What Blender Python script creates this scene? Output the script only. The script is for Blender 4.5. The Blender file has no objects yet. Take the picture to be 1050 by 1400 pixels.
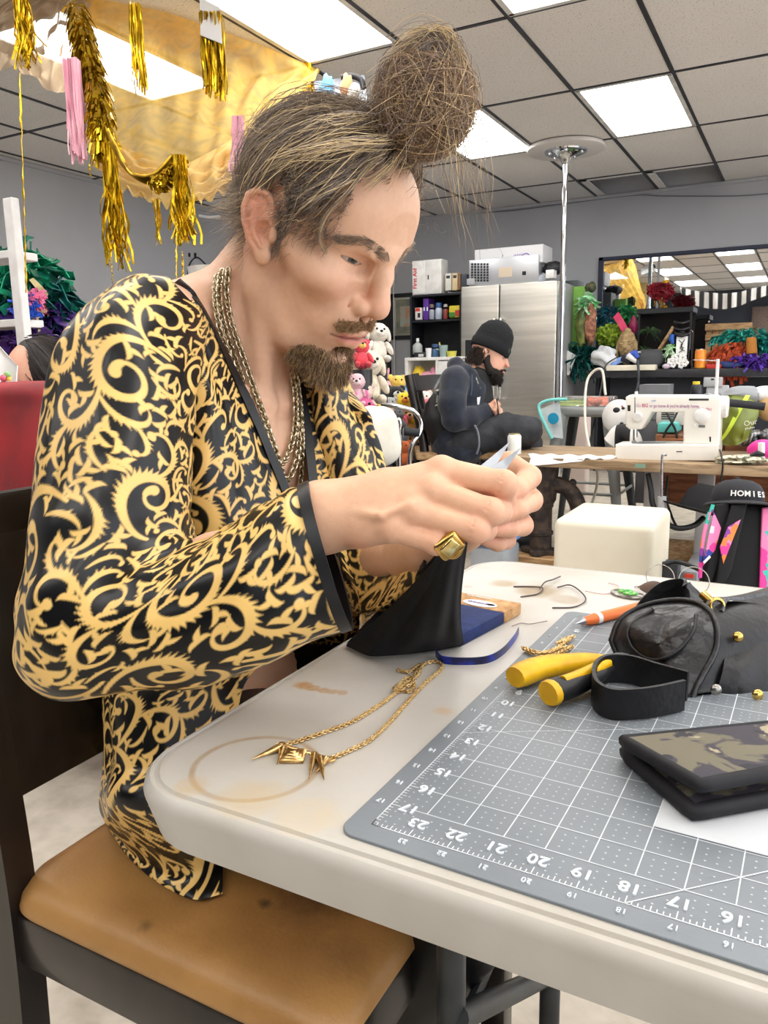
import bpy, bmesh, math, random
import numpy as np
from mathutils import Matrix, Vector
S = bpy.context.scene
COL = S.collection
random.seed(7)
RNG = np.random.default_rng(11)

# ------------------------------------------------------------------ camera
FPX, YAW, PITCH, ROLL = 1058.3, 0.4971, 0.1815, -0.0162
CAM = np.array([0.0, 0.0, 1.012])
def cam_axes(yaw, pitch, roll):
    r = np.array([math.cos(yaw), math.sin(yaw), 0.0]); f = np.array([-math.sin(yaw), math.cos(yaw), 0.0]); u = np.array([0, 0, 1.0])
    f, u = f*math.cos(pitch) - u*math.sin(pitch), u*math.cos(pitch) + f*math.sin(pitch)
    return r*math.cos(roll) + u*math.sin(roll), u*math.cos(roll) - r*math.sin(roll), f
CR, CU, CF = cam_axes(YAW, PITCH, ROLL)
cd = bpy.data.cameras.new('camera'); cam = bpy.data.objects.new('camera', cd); COL.objects.link(cam)
cd.sensor_fit = 'VERTICAL'; cd.sensor_height = 24.0; cd.lens = FPX/1400*24.0; cd.clip_start = 0.02; cd.clip_end = 60
cam.matrix_world = Matrix(((CR[0], CU[0], -CF[0], CAM[0]), (CR[1], CU[1], -CF[1], CAM[1]), (CR[2], CU[2], -CF[2], CAM[2]), (0, 0, 0, 1)))
S.camera = cam
# ------------------------------------------------------------------ world and exposure
w = bpy.data.worlds.new('world'); S.world = w; w.use_nodes = True
w.node_tree.nodes['Background'].inputs[0].default_value = (0.9, 0.93, 1.0, 1); w.node_tree.nodes['Background'].inputs[1].default_value = 3.0
S.view_settings.view_transform = 'Standard'; S.view_settings.look = 'None'; S.view_settings.gamma = 1.0; S.view_settings.use_curve_mapping = False
S.view_settings.exposure = 0.12
PANEL_W = 8.5          # emission strength of the ceiling troffers

# ------------------------------------------------------------------ helpers
def ray(x, y): return CR*((x-525)/FPX) + CU*((700-y)/FPX) + CF
def at(x, y, d): return CAM + ray(x, y)*d                 # point at depth d along the viewing axis
def atz(x, y, z): r = ray(x, y); return CAM + r*((z-CAM[2])/r[2])
def aty(x, y, Y): r = ray(x, y); return CAM + r*((Y-CAM[1])/r[1])
def atx(x, y, X): r = ray(x, y); return CAM + r*((X-CAM[0])/r[0])
V3 = lambda *a: np.array(a, float)
def nrm(v): v = np.asarray(v, float); return v/(np.linalg.norm(v)+1e-12)
def rotz(a): c, s = math.cos(a), math.sin(a); return np.array([[c, -s, 0], [s, c, 0], [0, 0, 1.0]])
def rotx(a): c, s = math.cos(a), math.sin(a); return np.array([[1.0, 0, 0], [0, c, -s], [0, s, c]])
def roty(a): c, s = math.cos(a), math.sin(a); return np.array([[c, 0, s], [0, 1.0, 0], [-s, 0, c]])
def basis(z, x=(1, 0, 0)):
    z = nrm(z); x = np.asarray(x, float); x = x - z*np.dot(x, z)
    if np.linalg.norm(x) < 1e-6: x = np.cross(z, (0.3, 1, 0.2))
    x = nrm(x); return np.stack([x, np.cross(z, x), z], 1)
def catmull(P, n):
    P = np.asarray(P, float); m = len(P)
    if m == 2: t = np.linspace(0, 1, n).reshape((-1,)+(1,)*(P.ndim-1)); return P[0]*(1-t) + P[1]*t
    t = np.linspace(0, m-1, n); i = np.minimum(t.astype(int), m-2); u = (t-i).reshape((-1,)+(1,)*(P.ndim-1))
    Q = np.concatenate([2*P[:1]-P[1:2], P, 2*P[-1:]-P[-2:-1]])
    a, b, c, d = Q[i], Q[i+1], Q[i+2], Q[i+3]
    return 0.5*((2*b) + (-a+c)*u + (2*a-5*b+4*c-d)*u**2 + (-a+3*b-3*c+d)*u**3)
WL = {}
class G:
    def __init__(s): s.v = []; s.f = []; s.n = 0
    def add(s, v, f):
        v = np.asarray(v, float).reshape(-1, 3); s.v.append(v); o = s.n; s.f += [tuple(int(i)+o for i in q) for q in f]; s.n += len(v); return s
    def box(s, c, d, M=None):
        x, y, z = np.asarray(d, float)/2
        v = np.array([(a*x, b*y, e*z) for a in (-1, 1) for b in (-1, 1) for e in (-1, 1)])
        if M is not None: v = v @ np.asarray(M).T
        return s.add(v + np.asarray(c), [(0, 1, 3, 2), (4, 6, 7, 5), (0, 4, 5, 1), (2, 3, 7, 6), (0, 2, 6, 4), (1, 5, 7, 3)])
    def rbox(s, c, d, r=0.01, seg=3, M=None):
        bm = bmesh.new(); bmesh.ops.create_cube(bm, size=1.0)
        for q in bm.verts: q.co = Vector((q.co.x*d[0], q.co.y*d[1], q.co.z*d[2]))
        bmesh.ops.bevel(bm, geom=bm.edges[:], offset=min(r, min(d)*0.49), segments=seg, profile=0.5, affect='EDGES')
        return s.bm(bm, c, M)
    def bm(s, bm, c=(0, 0, 0), M=None):
        bm.verts.index_update(); v = np.array([q.co[:] for q in bm.verts])
        if M is not None: v = v @ np.asarray(M).T
        f = [[q.index for q in p.verts] for p in bm.faces]; bm.free()
        return s.add(v + np.asarray(c), f)
    def prism(s, poly, z0, z1, M=None, c=(0, 0, 0), bevel=0, seg=2):
        bm = bmesh.new(); vs = [bm.verts.new((p[0], p[1], z0)) for p in poly]; fc = bm.faces.new(vs)
        r = bmesh.ops.extrude_face_region(bm, geom=[fc])
        for q in r['geom']:
            if isinstance(q, bmesh.types.BMVert): q.co.z = z1
        bmesh.ops.recalc_face_normals(bm, faces=bm.faces[:])
        if bevel: bmesh.ops.bevel(bm, geom=[e for e in bm.edges if abs(e.verts[0].co.z-e.verts[1].co.z) < 1e-6], offset=bevel, segments=seg, profile=0.5, affect='EDGES')
        return s.bm(bm, c, M)
    def tube(s, P, r, n=8, closed=False, cap=True, flat=None):
        P = np.asarray(P, float); m = len(P); r = np.broadcast_to(np.asarray(r, float), (m,)) if np.ndim(r) < 2 else np.asarray(r)
        T = np.gradient(P, axis=0) if not closed else np.roll(P, -1, 0)-np.roll(P, 1, 0)
        a = np.arange(n)*2*math.pi/n; x = np.array([0.31, 0.2, 0.93]); V = []
        for i in range(m):
            B = basis(T[i], x); x = B[:, 0]
            rx, ry = (r[i], r[i]) if np.ndim(r[i]) == 0 else r[i]
            if flat is not None: B = basis(T[i], flat); x = B[:, 0]
            V.append(P[i] + np.outer(np.cos(a)*rx, B[:, 0]) + np.outer(np.sin(a)*ry, B[:, 1]))
        F = []
        for i in range(m if closed else m-1):
            j = (i+1) % m
            for k in range(n): F.append((i*n+k, i*n+(k+1) % n, j*n+(k+1) % n, j*n+k))
        if cap and not closed: F += [tuple(range(n))[::-1], tuple((m-1)*n+k for k in range(n))]
        return s.add(np.concatenate(V), F)
    def lathe(s, prof, n=24, c=(0, 0, 0), M=None, sx=1, sy=1):
        a = np.arange(n)*2*math.pi/n; V = np.concatenate([np.stack([np.cos(a)*r*sx, np.sin(a)*r*sy, np.full(n, z)], 1) for r, z in prof])
        if M is not None: V = V @ np.asarray(M).T
        F = [(i*n+k, i*n+(k+1) % n, (i+1)*n+(k+1) % n, (i+1)*n+k) for i in range(len(prof)-1) for k in range(n)]
        if prof[0][0] > 1e-6: F.append(tuple(range(n))[::-1])
        if prof[-1][0] > 1e-6: F.append(tuple((len(prof)-1)*n+k for k in range(n)))
        return s.add(V + np.asarray(c), F)
    def ell(s, c, r, M=None, n=16, bump=0, seed=0, freq=5):
        r = np.broadcast_to(np.asarray(r, float), (3,)); m = max(5, n*2//3)
        th = np.linspace(0, math.pi, m); a = np.arange(n)*2*math.pi/n
        V = np.concatenate([np.stack([np.sin(t)*np.cos(a), np.sin(t)*np.sin(a), np.full(n, np.cos(t))], 1) for t in th])
        if bump:
            q = np.random.default_rng(seed).normal(size=(6, 3))*freq; ph = np.random.default_rng(seed+1).uniform(0, 6.3, 6)
            V = V*(1+bump*np.sin(V@q.T+ph).sum(1)/2.5)[:, None]
        V = V*r
        if M is not None: V = V @ np.asarray(M).T
        F = [(i*n+k, (i+1)*n+k, (i+1)*n+(k+1) % n, i*n+(k+1) % n) for i in range(m-1) for k in range(n)]
        return s.add(V + np.asarray(c), F)
    def grid(s, P, cu=False, cv=False):
        P = np.asarray(P, float); a, b = P.shape[:2]; F = []
        for i in range(a if cu else a-1):
            for j in range(b if cv else b-1):
                F.append((i*b+j, ((i+1) % a)*b+j, ((i+1) % a)*b+(j+1) % b, i*b+(j+1) % b))
        return s.add(P, F)
    def slab(s, P, th, cv=False):            # a sheet with real thickness th
        P = np.asarray(P, float); a, b = P.shape[:2]
        N = np.cross(np.gradient(P, axis=0), np.gradient(P, axis=1)); N /= np.linalg.norm(N, axis=2, keepdims=True)+1e-12
        V = np.concatenate([(P+N*th/2).reshape(-1, 3), (P-N*th/2).reshape(-1, 3)]); o = a*b; F = []
        for i in range(a-1):
            for j in range(b if cv else b-1):
                q = (i*b+j, (i+1)*b+j, (i+1)*b+(j+1) % b, i*b+(j+1) % b); F += [q, tuple(k+o for k in q[::-1])]
        rim = [(i*b, (i+1)*b) for i in range(a-1)] + [((i+1)*b+b-1, i*b+b-1) for i in range(a-1)] if not cv else []
        rim += [(j+1, j) for j in range(b-1)] + [((a-1)*b+j, (a-1)*b+j+1) for j in range(b-1)]
        if cv: rim += [(0, b-1), ((a-1)*b+b-1, (a-1)*b)]
        F += [(p, p+o, q+o, q) for q, p in rim]
        return s.add(V, F)
    def ring(s, c, R, r, M=None, n=32, k=8, sx=1, sy=1, a0=0, a1=2*math.pi):
        full = abs(a1-a0-2*math.pi) < 1e-3; t = np.linspace(a0, a1, n, endpoint=not full)
        P = np.stack([np.cos(t)*R*sx, np.sin(t)*R*sy, 0*t], 1)
        if M is not None: P = P @ np.asarray(M).T
        return s.tube(P+np.asarray(c), r, k, closed=full)
    def xf(s, M=None, t=(0, 0, 0)):
        s.v = [(v if M is None else v @ np.asarray(M).T) + np.asarray(t) for v in s.v]; return s
    def V(s): return np.concatenate(s.v)
def fast_mesh(name, V, F):
    me = bpy.data.meshes.new(name); V = np.ascontiguousarray(V, dtype=np.float32); F = np.ascontiguousarray(F, dtype=np.int32)
    k = F.shape[1]; me.vertices.add(len(V)); me.vertices.foreach_set('co', V.ravel())
    me.loops.add(F.size); me.loops.foreach_set('vertex_index', F.ravel())
    me.polygons.add(len(F)); me.polygons.foreach_set('loop_start', np.arange(0, F.size, k, dtype=np.int32))
    me.update(calc_edges=True); me.validate(); return me
def obj(name, g, mat, parent=None, smooth=40, thin=None, color=None):
    """link one mesh object; with a parent it becomes its part, else its origin goes to its base"""
    if isinstance(g, G):
        V = g.V(); lens = {len(f) for f in g.f}
        if len(lens) == 1: me = None
        else: me = 1
        base = WL[parent.name] if parent else V3((V[:, 0].min()+V[:, 0].max())/2, (V[:, 1].min()+V[:, 1].max())/2, V[:, 2].min())
        if me is None: me = fast_mesh(name, V-base, np.array(g.f))
        else: me = bpy.data.meshes.new(name); me.from_pydata((V-base).tolist(), [], g.f); me.update()
    else:
        V, F = g; base = WL[parent.name] if parent else V3((V[:, 0].min()+V[:, 0].max())/2, (V[:, 1].min()+V[:, 1].max())/2, V[:, 2].min())
        me = fast_mesh(name, V-base, F)
    if smooth:
        me.shade_smooth()
        if smooth < 180: me.set_sharp_from_angle(angle=math.radians(smooth))
    if color is not None:
        at_ = me.color_attributes.new('tint', 'FLOAT_COLOR', 'POINT'); c = np.ones((len(color), 4), np.float32); c[:, :color.shape[1]] = color; at_.data.foreach_set('color', c.ravel())
    me.materials.append(mat)
    o = bpy.data.objects.new(name, me); COL.objects.link(o)
    if parent: o.parent = parent
    else: o.location = base
    WL[o.name] = base
    return o
def thing(name, label, cat, loc, group=None):
    o = bpy.data.objects.new(name, None); COL.objects.link(o); o.location = loc; o.empty_display_size = 0.05; WL[o.name] = np.array(loc, float)
    return tag(o, label, cat, group)
def tag(o, label, cat, group=None, kind=None):
    o['label'] = label; o['category'] = cat
    if group: o['group'] = group
    if kind: o['kind'] = kind
    return o
def struct(name, g, mat, smooth=30, parent=None):
    o = obj(name, g, mat, parent, smooth)
    if not parent: o['kind'] = 'structure'
    return o
def dup(root, loc, rz, label, group=None):
    r = root.copy(); COL.objects.link(r); r.location = loc; r.rotation_euler = (0, 0, rz); r['label'] = label
    if group: r['group'] = group
    for ch in list(root.children):
        c = ch.copy(); COL.objects.link(c); c.parent = r
        for gch in ch.children:
            d = gch.copy(); COL.objects.link(d); d.parent = c
    return r
def text(name, s, size, M, c, mat, parent, align='CENTER', ext=0.0006, sx=1.0, bold=0.0):
    cu = bpy.data.curves.new(name, 'FONT'); cu.body = s; cu.size = size; cu.align_x = align; cu.align_y = 'CENTER'; cu.extrude = ext; cu.resolution_u = 3; cu.offset = bold
    o = bpy.data.objects.new(name, cu); COL.objects.link(o); bpy.context.view_layer.update()
    me = bpy.data.meshes.new_from_object(o.evaluated_get(bpy.context.evaluated_depsgraph_get())); COL.objects.unlink(o); bpy.data.objects.remove(o)
    n = len(me.vertices); V = np.zeros(n*3); me.vertices.foreach_get('co', V); V = V.reshape(-1, 3)*[sx, 1, 1]
    F = [tuple(p.vertices) for p in me.polygons]; g = G(); g.add(V @ np.asarray(M).T + np.asarray(c), F)
    if mat is None: return g
    return obj(name, g, mat, parent, 0)

def marks(name, c, M, w_, h, n, mt, parent, seed=1, th=0.0006):      # print too small to read in the photo
    rg = np.random.default_rng(seed); g = G()
    for k in range(n): hh = h*rg.uniform(.45, 1); g.box(np.asarray(c)+np.asarray(M)@np.array([(k/(n-1)-.5)*w_, (hh-h)/2, 0]), (w_/n*.55, hh, th), M)
    return obj(name, g, mt, parent, 0)

# ------------------------------------------------------------------ materials
def srgb(r, g=None, b=None):
    if g is None: r, g, b = r
    f = lambda c: ((c/255+0.055)/1.055)**2.4 if c/255 > 0.04045 else c/255/12.92
    return (f(r), f(g), f(b))
def mat(name, col, rough=0.5, metal=0.0, col2=None, nscale=8.0, lo=0.4, hi=0.6, detail=4, bump=0.0, bscale=60.0, spec=0.5, trans=0.0, alpha=1.0, sheen=0.0, sss=0.0, coat=0.0, emit=None, es=0.0, attr=False, stretch=None, ior=1.45, rough2=None, distort=0.0):
    m = bpy.data.materials.new(name); m.use_nodes = True; nt = m.node_tree; b = nt.nodes['Principled BSDF']; L = nt.links.new; N = nt.nodes.new
    I = b.inputs; I['Base Color'].default_value = (*col, 1); I['Roughness'].default_value = rough; I['Metallic'].default_value = metal
    I['Specular IOR Level'].default_value = spec; I['Transmission Weight'].default_value = trans; I['Alpha'].default_value = alpha; I['IOR'].default_value = ior
    I['Sheen Weight'].default_value = sheen; I['Coat Weight'].default_value = coat
    if sss: I['Subsurface Weight'].default_value = sss; I['Subsurface Radius'].default_value = (0.012, 0.005, 0.003); I['Subsurface Scale'].default_value = 1.0
    if emit: I['Emission Color'].default_value = (*emit, 1); I['Emission Strength'].default_value = es
    co = N('ShaderNodeTexCoord'); src = co.outputs['Object']
    if stretch:
        mp = N('ShaderNodeMapping'); mp.inputs['Scale'].default_value = stretch; L(src, mp.inputs[0]); src = mp.outputs[0]
    if col2 is not None or attr:
        if col2 is not None:
            t = N('ShaderNodeTexNoise'); t.inputs['Scale'].default_value = nscale; t.inputs['Detail'].default_value = detail; t.inputs['Distortion'].default_value = distort; L(src, t.inputs[0])
            r = N('ShaderNodeMapRange'); r.inputs[1].default_value = lo; r.inputs[2].default_value = hi; L(t.outputs[0], r.inputs[0])
            x = N('ShaderNodeMix'); x.data_type = 'RGBA'; x.inputs[6].default_value = (*col, 1); x.inputs[7].default_value = (*col2, 1); L(r.outputs[0], x.inputs[0]); outc = x.outputs[2]
            if rough2 is not None:
                q = N('ShaderNodeMapRange'); q.inputs[3].default_value = rough; q.inputs[4].default_value = rough2; L(r.outputs[0], q.inputs[0]); L(q.outputs[0], I['Roughness'])
        if attr:
            a = N('ShaderNodeAttribute'); a.attribute_name = 'tint'; ac = a.outputs['Color']
            if col2 is not None:
                y = N('ShaderNodeMix'); y.data_type = 'RGBA'; y.blend_type = 'MULTIPLY'; y.inputs[0].default_value = 1.0; L(outc, y.inputs[6]); L(ac, y.inputs[7]); outc = y.outputs[2]
            else: outc = ac
        L(outc, I['Base Color'])
    if bump:
        t = N('ShaderNodeTexNoise'); t.inputs['Scale'].default_value = bscale; t.inputs['Detail'].default_value = 3; L(src, t.inputs[0])
        bp = N('ShaderNodeBump'); bp.inputs['Strength'].default_value = bump; bp.inputs['Distance'].default_value = 0.01; L(t.outputs[0], bp.inputs['Height']); L(bp.outputs[0], I['Normal'])
    return m
def pm(name, rgb, rough=0.5, **k): return mat(name, srgb(*rgb), rough, **k)      # flat-ish everyday material from an sRGB triple
_cache = {}
def cm(rgb, rough=0.5, metal=0.0, **k):
    key = (rgb, rough, metal, tuple(sorted(k.items())))
    if key not in _cache:
        c = srgb(*rgb); _cache[key] = mat('surface_%d' % len(_cache), c, rough, metal, col2=tuple(x*0.82 for x in c), nscale=14, lo=0.3, hi=0.75, **k)
    return _cache[key]
# ------------------------------------------------------------------ the room
XL, XR, YB, YF, H = -5.85, 3.2, 8.58, -3.6, 2.757
XG = [-1.46+0.61*k for k in range(-8, 9)]; YG = [5.32+1.22*k for k in range(-8, 4)]
m_floor = mat('concrete', srgb(196, 187, 172), 0.55, col2=srgb(158, 148, 132), nscale=16, lo=0.3, hi=0.78, detail=10, bump=0.15, bscale=40, distort=0.2)
m_wall = mat('grey_wall_paint', srgb(186, 188, 193), 0.75, col2=srgb(178, 180, 186), nscale=1.2, bump=0.03, bscale=150)
m_dark_wall = mat('charcoal_wall_paint', srgb(44, 48, 58), 0.7, col2=srgb(36, 40, 50), nscale=1.0)
m_grid = mat('ceiling_grid_paint', srgb(52, 55, 62), 0.5, col2=srgb(40, 42, 48), nscale=9)
def tile_mat():
    m = mat('ceiling_tile', srgb(206, 202, 199), 0.9, bump=0.25, bscale=90)
    nt = m.node_tree; b = nt.nodes['Principled BSDF']; N = nt.nodes.new; L = nt.links.new
    co = N('ShaderNodeTexCoord'); t = N('ShaderNodeTexNoise'); t.inputs['Scale'].default_value = 110; t.inputs['Detail'].default_value = 2; L(co.outputs['Object'], t.inputs[0])
    r = N('ShaderNodeMapRange'); r.inputs[1].default_value = 0.30; r.inputs[2].default_value = 0.38; L(t.outputs[0], r.inputs[0])
    t2 = N('ShaderNodeTexNoise'); t2.inputs['Scale'].default_value = 1.3; L(co.outputs['Object'], t2.inputs[0])
    x2 = N('ShaderNodeMix'); x2.data_type = 'RGBA'; x2.inputs[6].default_value = (*srgb(236, 233, 230), 1); x2.inputs[7].default_value = (*srgb(224, 220, 217), 1); L(t2.outputs[0], x2.inputs[0])
    x = N('ShaderNodeMix'); x.data_type = 'RGBA'; x.inputs[6].default_value = (*srgb(140, 134, 128), 1); L(x2.outputs[2], x.inputs[7]); L(r.outputs[0], x.inputs[0]); L(x.outputs[2], b.inputs['Base Color'])
    return m
m_tile = tile_mat()
struct('floor', G().box(((XL+XR)/2, (YB+YF)/2, -0.05), (XR-XL+0.4, YB-YF+0.4, 0.1)), m_floor)
struct('wall_back', G().box(((XL+XR)/2, YB+0.05, H/2+0.2), (XR-XL, 0.1, H+0.4)), m_wall)
struct('wall_left', G().box((XL-0.05, (YB+YF)/2, H/2+0.2), (0.1, YB-YF+0.2, H+0.4)), m_wall)
DY0, DY1, DZ = -3.2, 6.6, 2.6        # bay opening added to the unseen right wall to let daylight in
struct('wall_right', G().box((XR+0.05, (YB+DY1)/2, H/2+0.2), (0.1, YB-DY1+0.2, H+0.4)).box((XR+0.05, (YF+DY0)/2, H/2+0.2), (0.1, DY0-YF+0.2, H+0.4)).box((XR+0.05, (DY0+DY1)/2, (DZ+H+0.6)/2), (0.1, DY1-DY0, H+0.6-DZ)), m_wall)
struct('added_bay_door', G().tube([(XR-0.25, DY0, DZ-0.02), (XR-0.25, DY1, DZ-0.02)], 0.16, 16), m_wall)  # rolled-up door invented along with the daylight opening
struct('ground', G().box((XR+10.1, 2, -0.06), (20, 40, 0.1)), mat('added_pale_yard', srgb(190, 188, 184), 0.8, col2=srgb(170, 168, 164), nscale=2))  # bright yard added outside the bay opening, serving its daylight
struct('wall_front', G().box(((XL+XR)/2, YF-0.05, H/2+0.2), (XR-XL, 0.1, H+0.4)), m_dark_wall)
struct('trim_back', G().box(((XL+XR)/2, YB-0.012, H-0.018), (XR-XL, 0.024, 0.03)), m_wall)
struct('trim_left', G().box((XL+0.012, (YB+YF)/2, H-0.018), (0.024, YB-YF, 0.03)), m_wall)
# lay-in tiles; the lights and two missing tiles leave holes
PAN = [(x, y) for x in (-3.9, -2.68, -1.46, -0.24, 0.98, 2.2) for y in (-2.0, 0.44, 2.88, 5.32)]
key = lambda x, y: (round(x, 2), round(y, 2))
PS = {key(*p) for p in PAN}
HOLES = [(-2.07+0.0, 6.54+1.22), (-1.46, 6.54+1.22)]
HS = {key(*p) for p in HOLES}
g = G()
edgesX = [XL] + [x for x in XG if XL+0.05 < x < XR-0.05] + [XR]; edgesY = [YF] + [y for y in YG if YF+0.05 < y < YB-0.02] + [YB]
for i in range(len(edgesX)-1):
    for j in range(len(edgesY)-1):
        x0, x1, y0, y1 = edgesX[i], edgesX[i+1], edgesY[j], edgesY[j+1]
        if key(x0, y0) in PS: continue
        if key(x0, y0) in HS:                      # half the tile is broken away
            g.box(((x0+x1)/2, y0+0.05, H+0.009), (x1-x0, 0.10, 0.014)); g.box((x0+0.04, (y0+y1)/2, H+0.009), (0.08, y1-y0, 0.014)); continue
        g.box(((x0+x1)/2, (y0+y1)/2, H+0.009), (x1-x0-0.004, y1-y0-0.004, 0.014))
struct('ceiling', g, m_tile)
g = G()
for x in edgesX[1:-1]: g.box((x, (YB+YF)/2, H-0.001), (0.026, YB-YF, 0.006)); g.box((x, (YB+YF)/2, H+0.018), (0.004, YB-YF, 0.03))
for y in edgesY[1:-1]: g.box(((XL+XR)/2, y, H-0.0005), (XR-XL, 0.026, 0.006))
struct('ceiling_grid', g, m_grid)['kind'] = 'structure'
struct('ceiling_void', G().box(((XL+XR)/2, (YB+YF)/2, H+0.44), (XR-XL+.2, YB-YF+.2, 0.04)), m_dark_wall)
m_diff = mat('lit_diffuser', srgb(250, 250, 250), 0.6, emit=(1.0, 0.985, 0.96), es=PANEL_W)
m_frame = mat('troffer_frame', srgb(225, 224, 222), 0.4, col2=srgb(205, 204, 203))
for k, (x, y) in enumerate(PAN):
    near = {(-1.46, 5.32): 'square-looking lit ceiling panel right above the pole plate', (-1.46, 2.88): 'lit ceiling panel cut off by the top edge of the picture',
            (-2.68, 2.88): 'largest lit ceiling panel over the yellow drape and hair bun', (-2.68, 5.32): 'lit ceiling panel half hidden behind the hair bun',
            (-3.9, 5.32): 'lit ceiling panel far back behind the man\'s head', (-3.9, 2.88): 'lit ceiling panel glowing through the sheer yellow drape'}  # far-back panel is an added lamp that brightens the back walls
    t = thing('ceiling_light', near.get(key(x, y), 'lit ceiling panel outside the picture lighting the room'), 'ceiling light', (x+0.305, y+0.61, H-0.004), 'ceiling troffers' if key(x, y) in near else 'ceiling troffers out of view')
    g = G()
    for sx in (-1, 1): g.box((x+0.305+sx*0.283, y+0.61, H+0.002), (0.03, 1.19, 0.014))
    for sy in (-1, 1): g.box((x+0.305, y+0.61+sy*0.588, H+0.002), (0.59, 0.03, 0.014))
    g.box((x+0.305, y+0.61, H+0.09), (0.6, 1.2, 0.008))
    for sx in (-1, 1): g.box((x+0.305+sx*0.297, y+0.61, H+0.05), (0.006, 1.2, 0.09))
    for sy in (-1, 1): g.box((x+0.305, y+0.61+sy*0.6, H+0.05), (0.6, 0.006, 0.09))
    obj('frame', g, m_frame, t)
    obj('diffuser', G().box((x+0.305, y+0.61, H+0.006), (0.54, 1.15, 0.006)), m_diff, t)
# ------------------------------------------------------------------ folding table and cutting mat
TZ = 0.735
TX0, TX1, TY0, TY1 = -0.410, 1.42, 0.341, 1.060
def rrect(x0, x1, y0, y1, r, n=8):
    P = []
    for cx, cy, a in ((x1-r, y1-r, 0), (x0+r, y1-r, 90), (x0+r, y0+r, 180), (x1-r, y0+r, 270)):
        for k in range(n+1): t = math.radians(a+90*k/n); P.append((cx+r*math.cos(t), cy+r*math.sin(t)))
    return P
m_plastic = mat('white_table_plastic', srgb(193, 189, 182), 0.38, col2=srgb(172, 165, 152), nscale=7, lo=0.45, hi=0.8, detail=8, bump=0.02, bscale=300)
def stain_mat():
    m = m_plastic; nt = m.node_tree; b = nt.nodes['Principled BSDF']; N = nt.nodes.new; L = nt.links.new
    base = b.inputs['Base Color'].links[0].from_socket
    geo = N('ShaderNodeNewGeometry')
    def blob(cur, c, rad, wid, col, amt, nz=30):
        sub = N('ShaderNodeVectorMath'); sub.operation = 'SUBTRACT'; sub.inputs[1].default_value = c; L(geo.outputs['Position'], sub.inputs[0])
        le = N('ShaderNodeVectorMath'); le.operation = 'LENGTH'; L(sub.outputs[0], le.inputs[0])
        t = N('ShaderNodeTexNoise'); t.inputs['Scale'].default_value = nz; t.inputs['Detail'].default_value = 5; L(geo.outputs['Position'], t.inputs[0])
        w_ = N('ShaderNodeMath'); w_.operation = 'MULTIPLY_ADD'; L(t.outputs[0], w_.inputs[0]); w_.inputs[1].default_value = rad*0.7 if wid > rad else wid*0.8; L(le.outputs[1], w_.inputs[2])
        d = N('ShaderNodeMath'); d.operation = 'SUBTRACT'; L(w_.outputs[0], d.inputs[0]); d.inputs[1].default_value = rad
        if wid < rad: a = N('ShaderNodeMath'); a.operation = 'ABSOLUTE'; L(d.outputs[0], a.inputs[0]); d = a
        r = N('ShaderNodeMapRange'); r.inputs[1].default_value = wid if wid < rad else 0.0; r.inputs[2].default_value = wid*0.3 if wid < rad else -rad*0.3; r.inputs[4].default_value = amt; L(d.outputs[0], r.inputs[0])
        mm = N('ShaderNodeMath'); mm.operation = 'MULTIPLY'; L(r.outputs[0], mm.inputs[0]); L(t.outputs[0], mm.inputs[1])
        x = N('ShaderNodeMix'); x.data_type = 'RGBA'; L(mm.outputs[0], x.inputs[0]); L(cur, x.inputs[6]); x.inputs[7].default_value = (*srgb(*col), 1); return x.outputs[2]
    c = base
    p = lambda x, y: tuple(atz(x, y, TZ))
    c = blob(c, p(350, 1048), 0.046, 0.0034, (160, 132, 96), 1.3)
    c = blob(c, p(260, 1075), 0.022, 1, (190, 160, 110), 0.8, 60)
    c = blob(c, p(345, 1090), 0.045, 1, (196, 170, 124), 0.7, 50)
    c = blob(c, p(415, 937), 0.016, 1, (176, 122, 40), 1.3, 120); c = blob(c, p(428, 941), 0.012, 1, (176, 122, 40), 1.3, 120); c = blob(c, p(442, 944), 0.011, 1, (176, 122, 40), 1.2, 120); c = blob(c, p(455, 946), 0.010, 1, (176, 122, 40), 1.0, 120); c = blob(c, p(468, 947), 0.010, 1, (176, 122, 40), 1.0, 120)
    c = blob(c, p(606, 972), 0.014, 1, (196, 150, 80), 0.8, 80)
    c = blob(c, p(735, 808), 0.052, 1, (150, 128, 96), 1.6, 22); c = blob(c, p(690, 798), 0.035, 1, (160, 138, 106), 1.4, 25); c = blob(c, p(775, 820), 0.035, 1, (150, 128, 96), 1.3, 25)
    c = blob(c, p(640, 802), 0.012, 1, (150, 140, 125), 0.8, 60)
    c = blob(c, (*atz(612, 1213, TZ)[:2], TZ-0.010), 0.008, 1, (220, 175, 100), 0.6, 90)
    c = blob(c, p(420, 1115), 0.04, 1, (206, 180, 130), 0.6, 60)
    L(c, b.inputs['Base Color'])
stain_mat()
table = thing('folding_table', 'long off-white plastic folding table with stained top and grey legs', 'table', ((TX0+TX1)/2, (TY0+TY1)/2, 0))
g = G()
R0 = [(0.0, TZ-0.039, 0.006), (0.0, TZ-0.010, 0.0), (0.0015, TZ-0.0045, 0), (0.005, TZ-0.0012, 0), (0.0075, TZ-0.0010, 0), (0.0085, TZ-0.0026, 0), (0.0105, TZ-0.0026, 0), (0.0118, TZ-0.0004, 0), (0.015, TZ, 0)]
rings = [np.array([(x, y, z) for x, y in rrect(TX0+i+j, TX1-i-j, TY0+i+j, TY1-i-j, 0.062-i)]) for i, z, j in R0]
rings.insert(0, np.array([(x, y, TZ-0.041) for x, y in rrect(TX0+0.01, TX1-0.01, TY0+0.01, TY1-0.01, 0.055)]))
rings.insert(0, np.array([(x, y, TZ-0.024) for x, y in rrect(TX0+0.03, TX1-0.03, TY0+0.03, TY1-0.03, 0.04)]))
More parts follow.
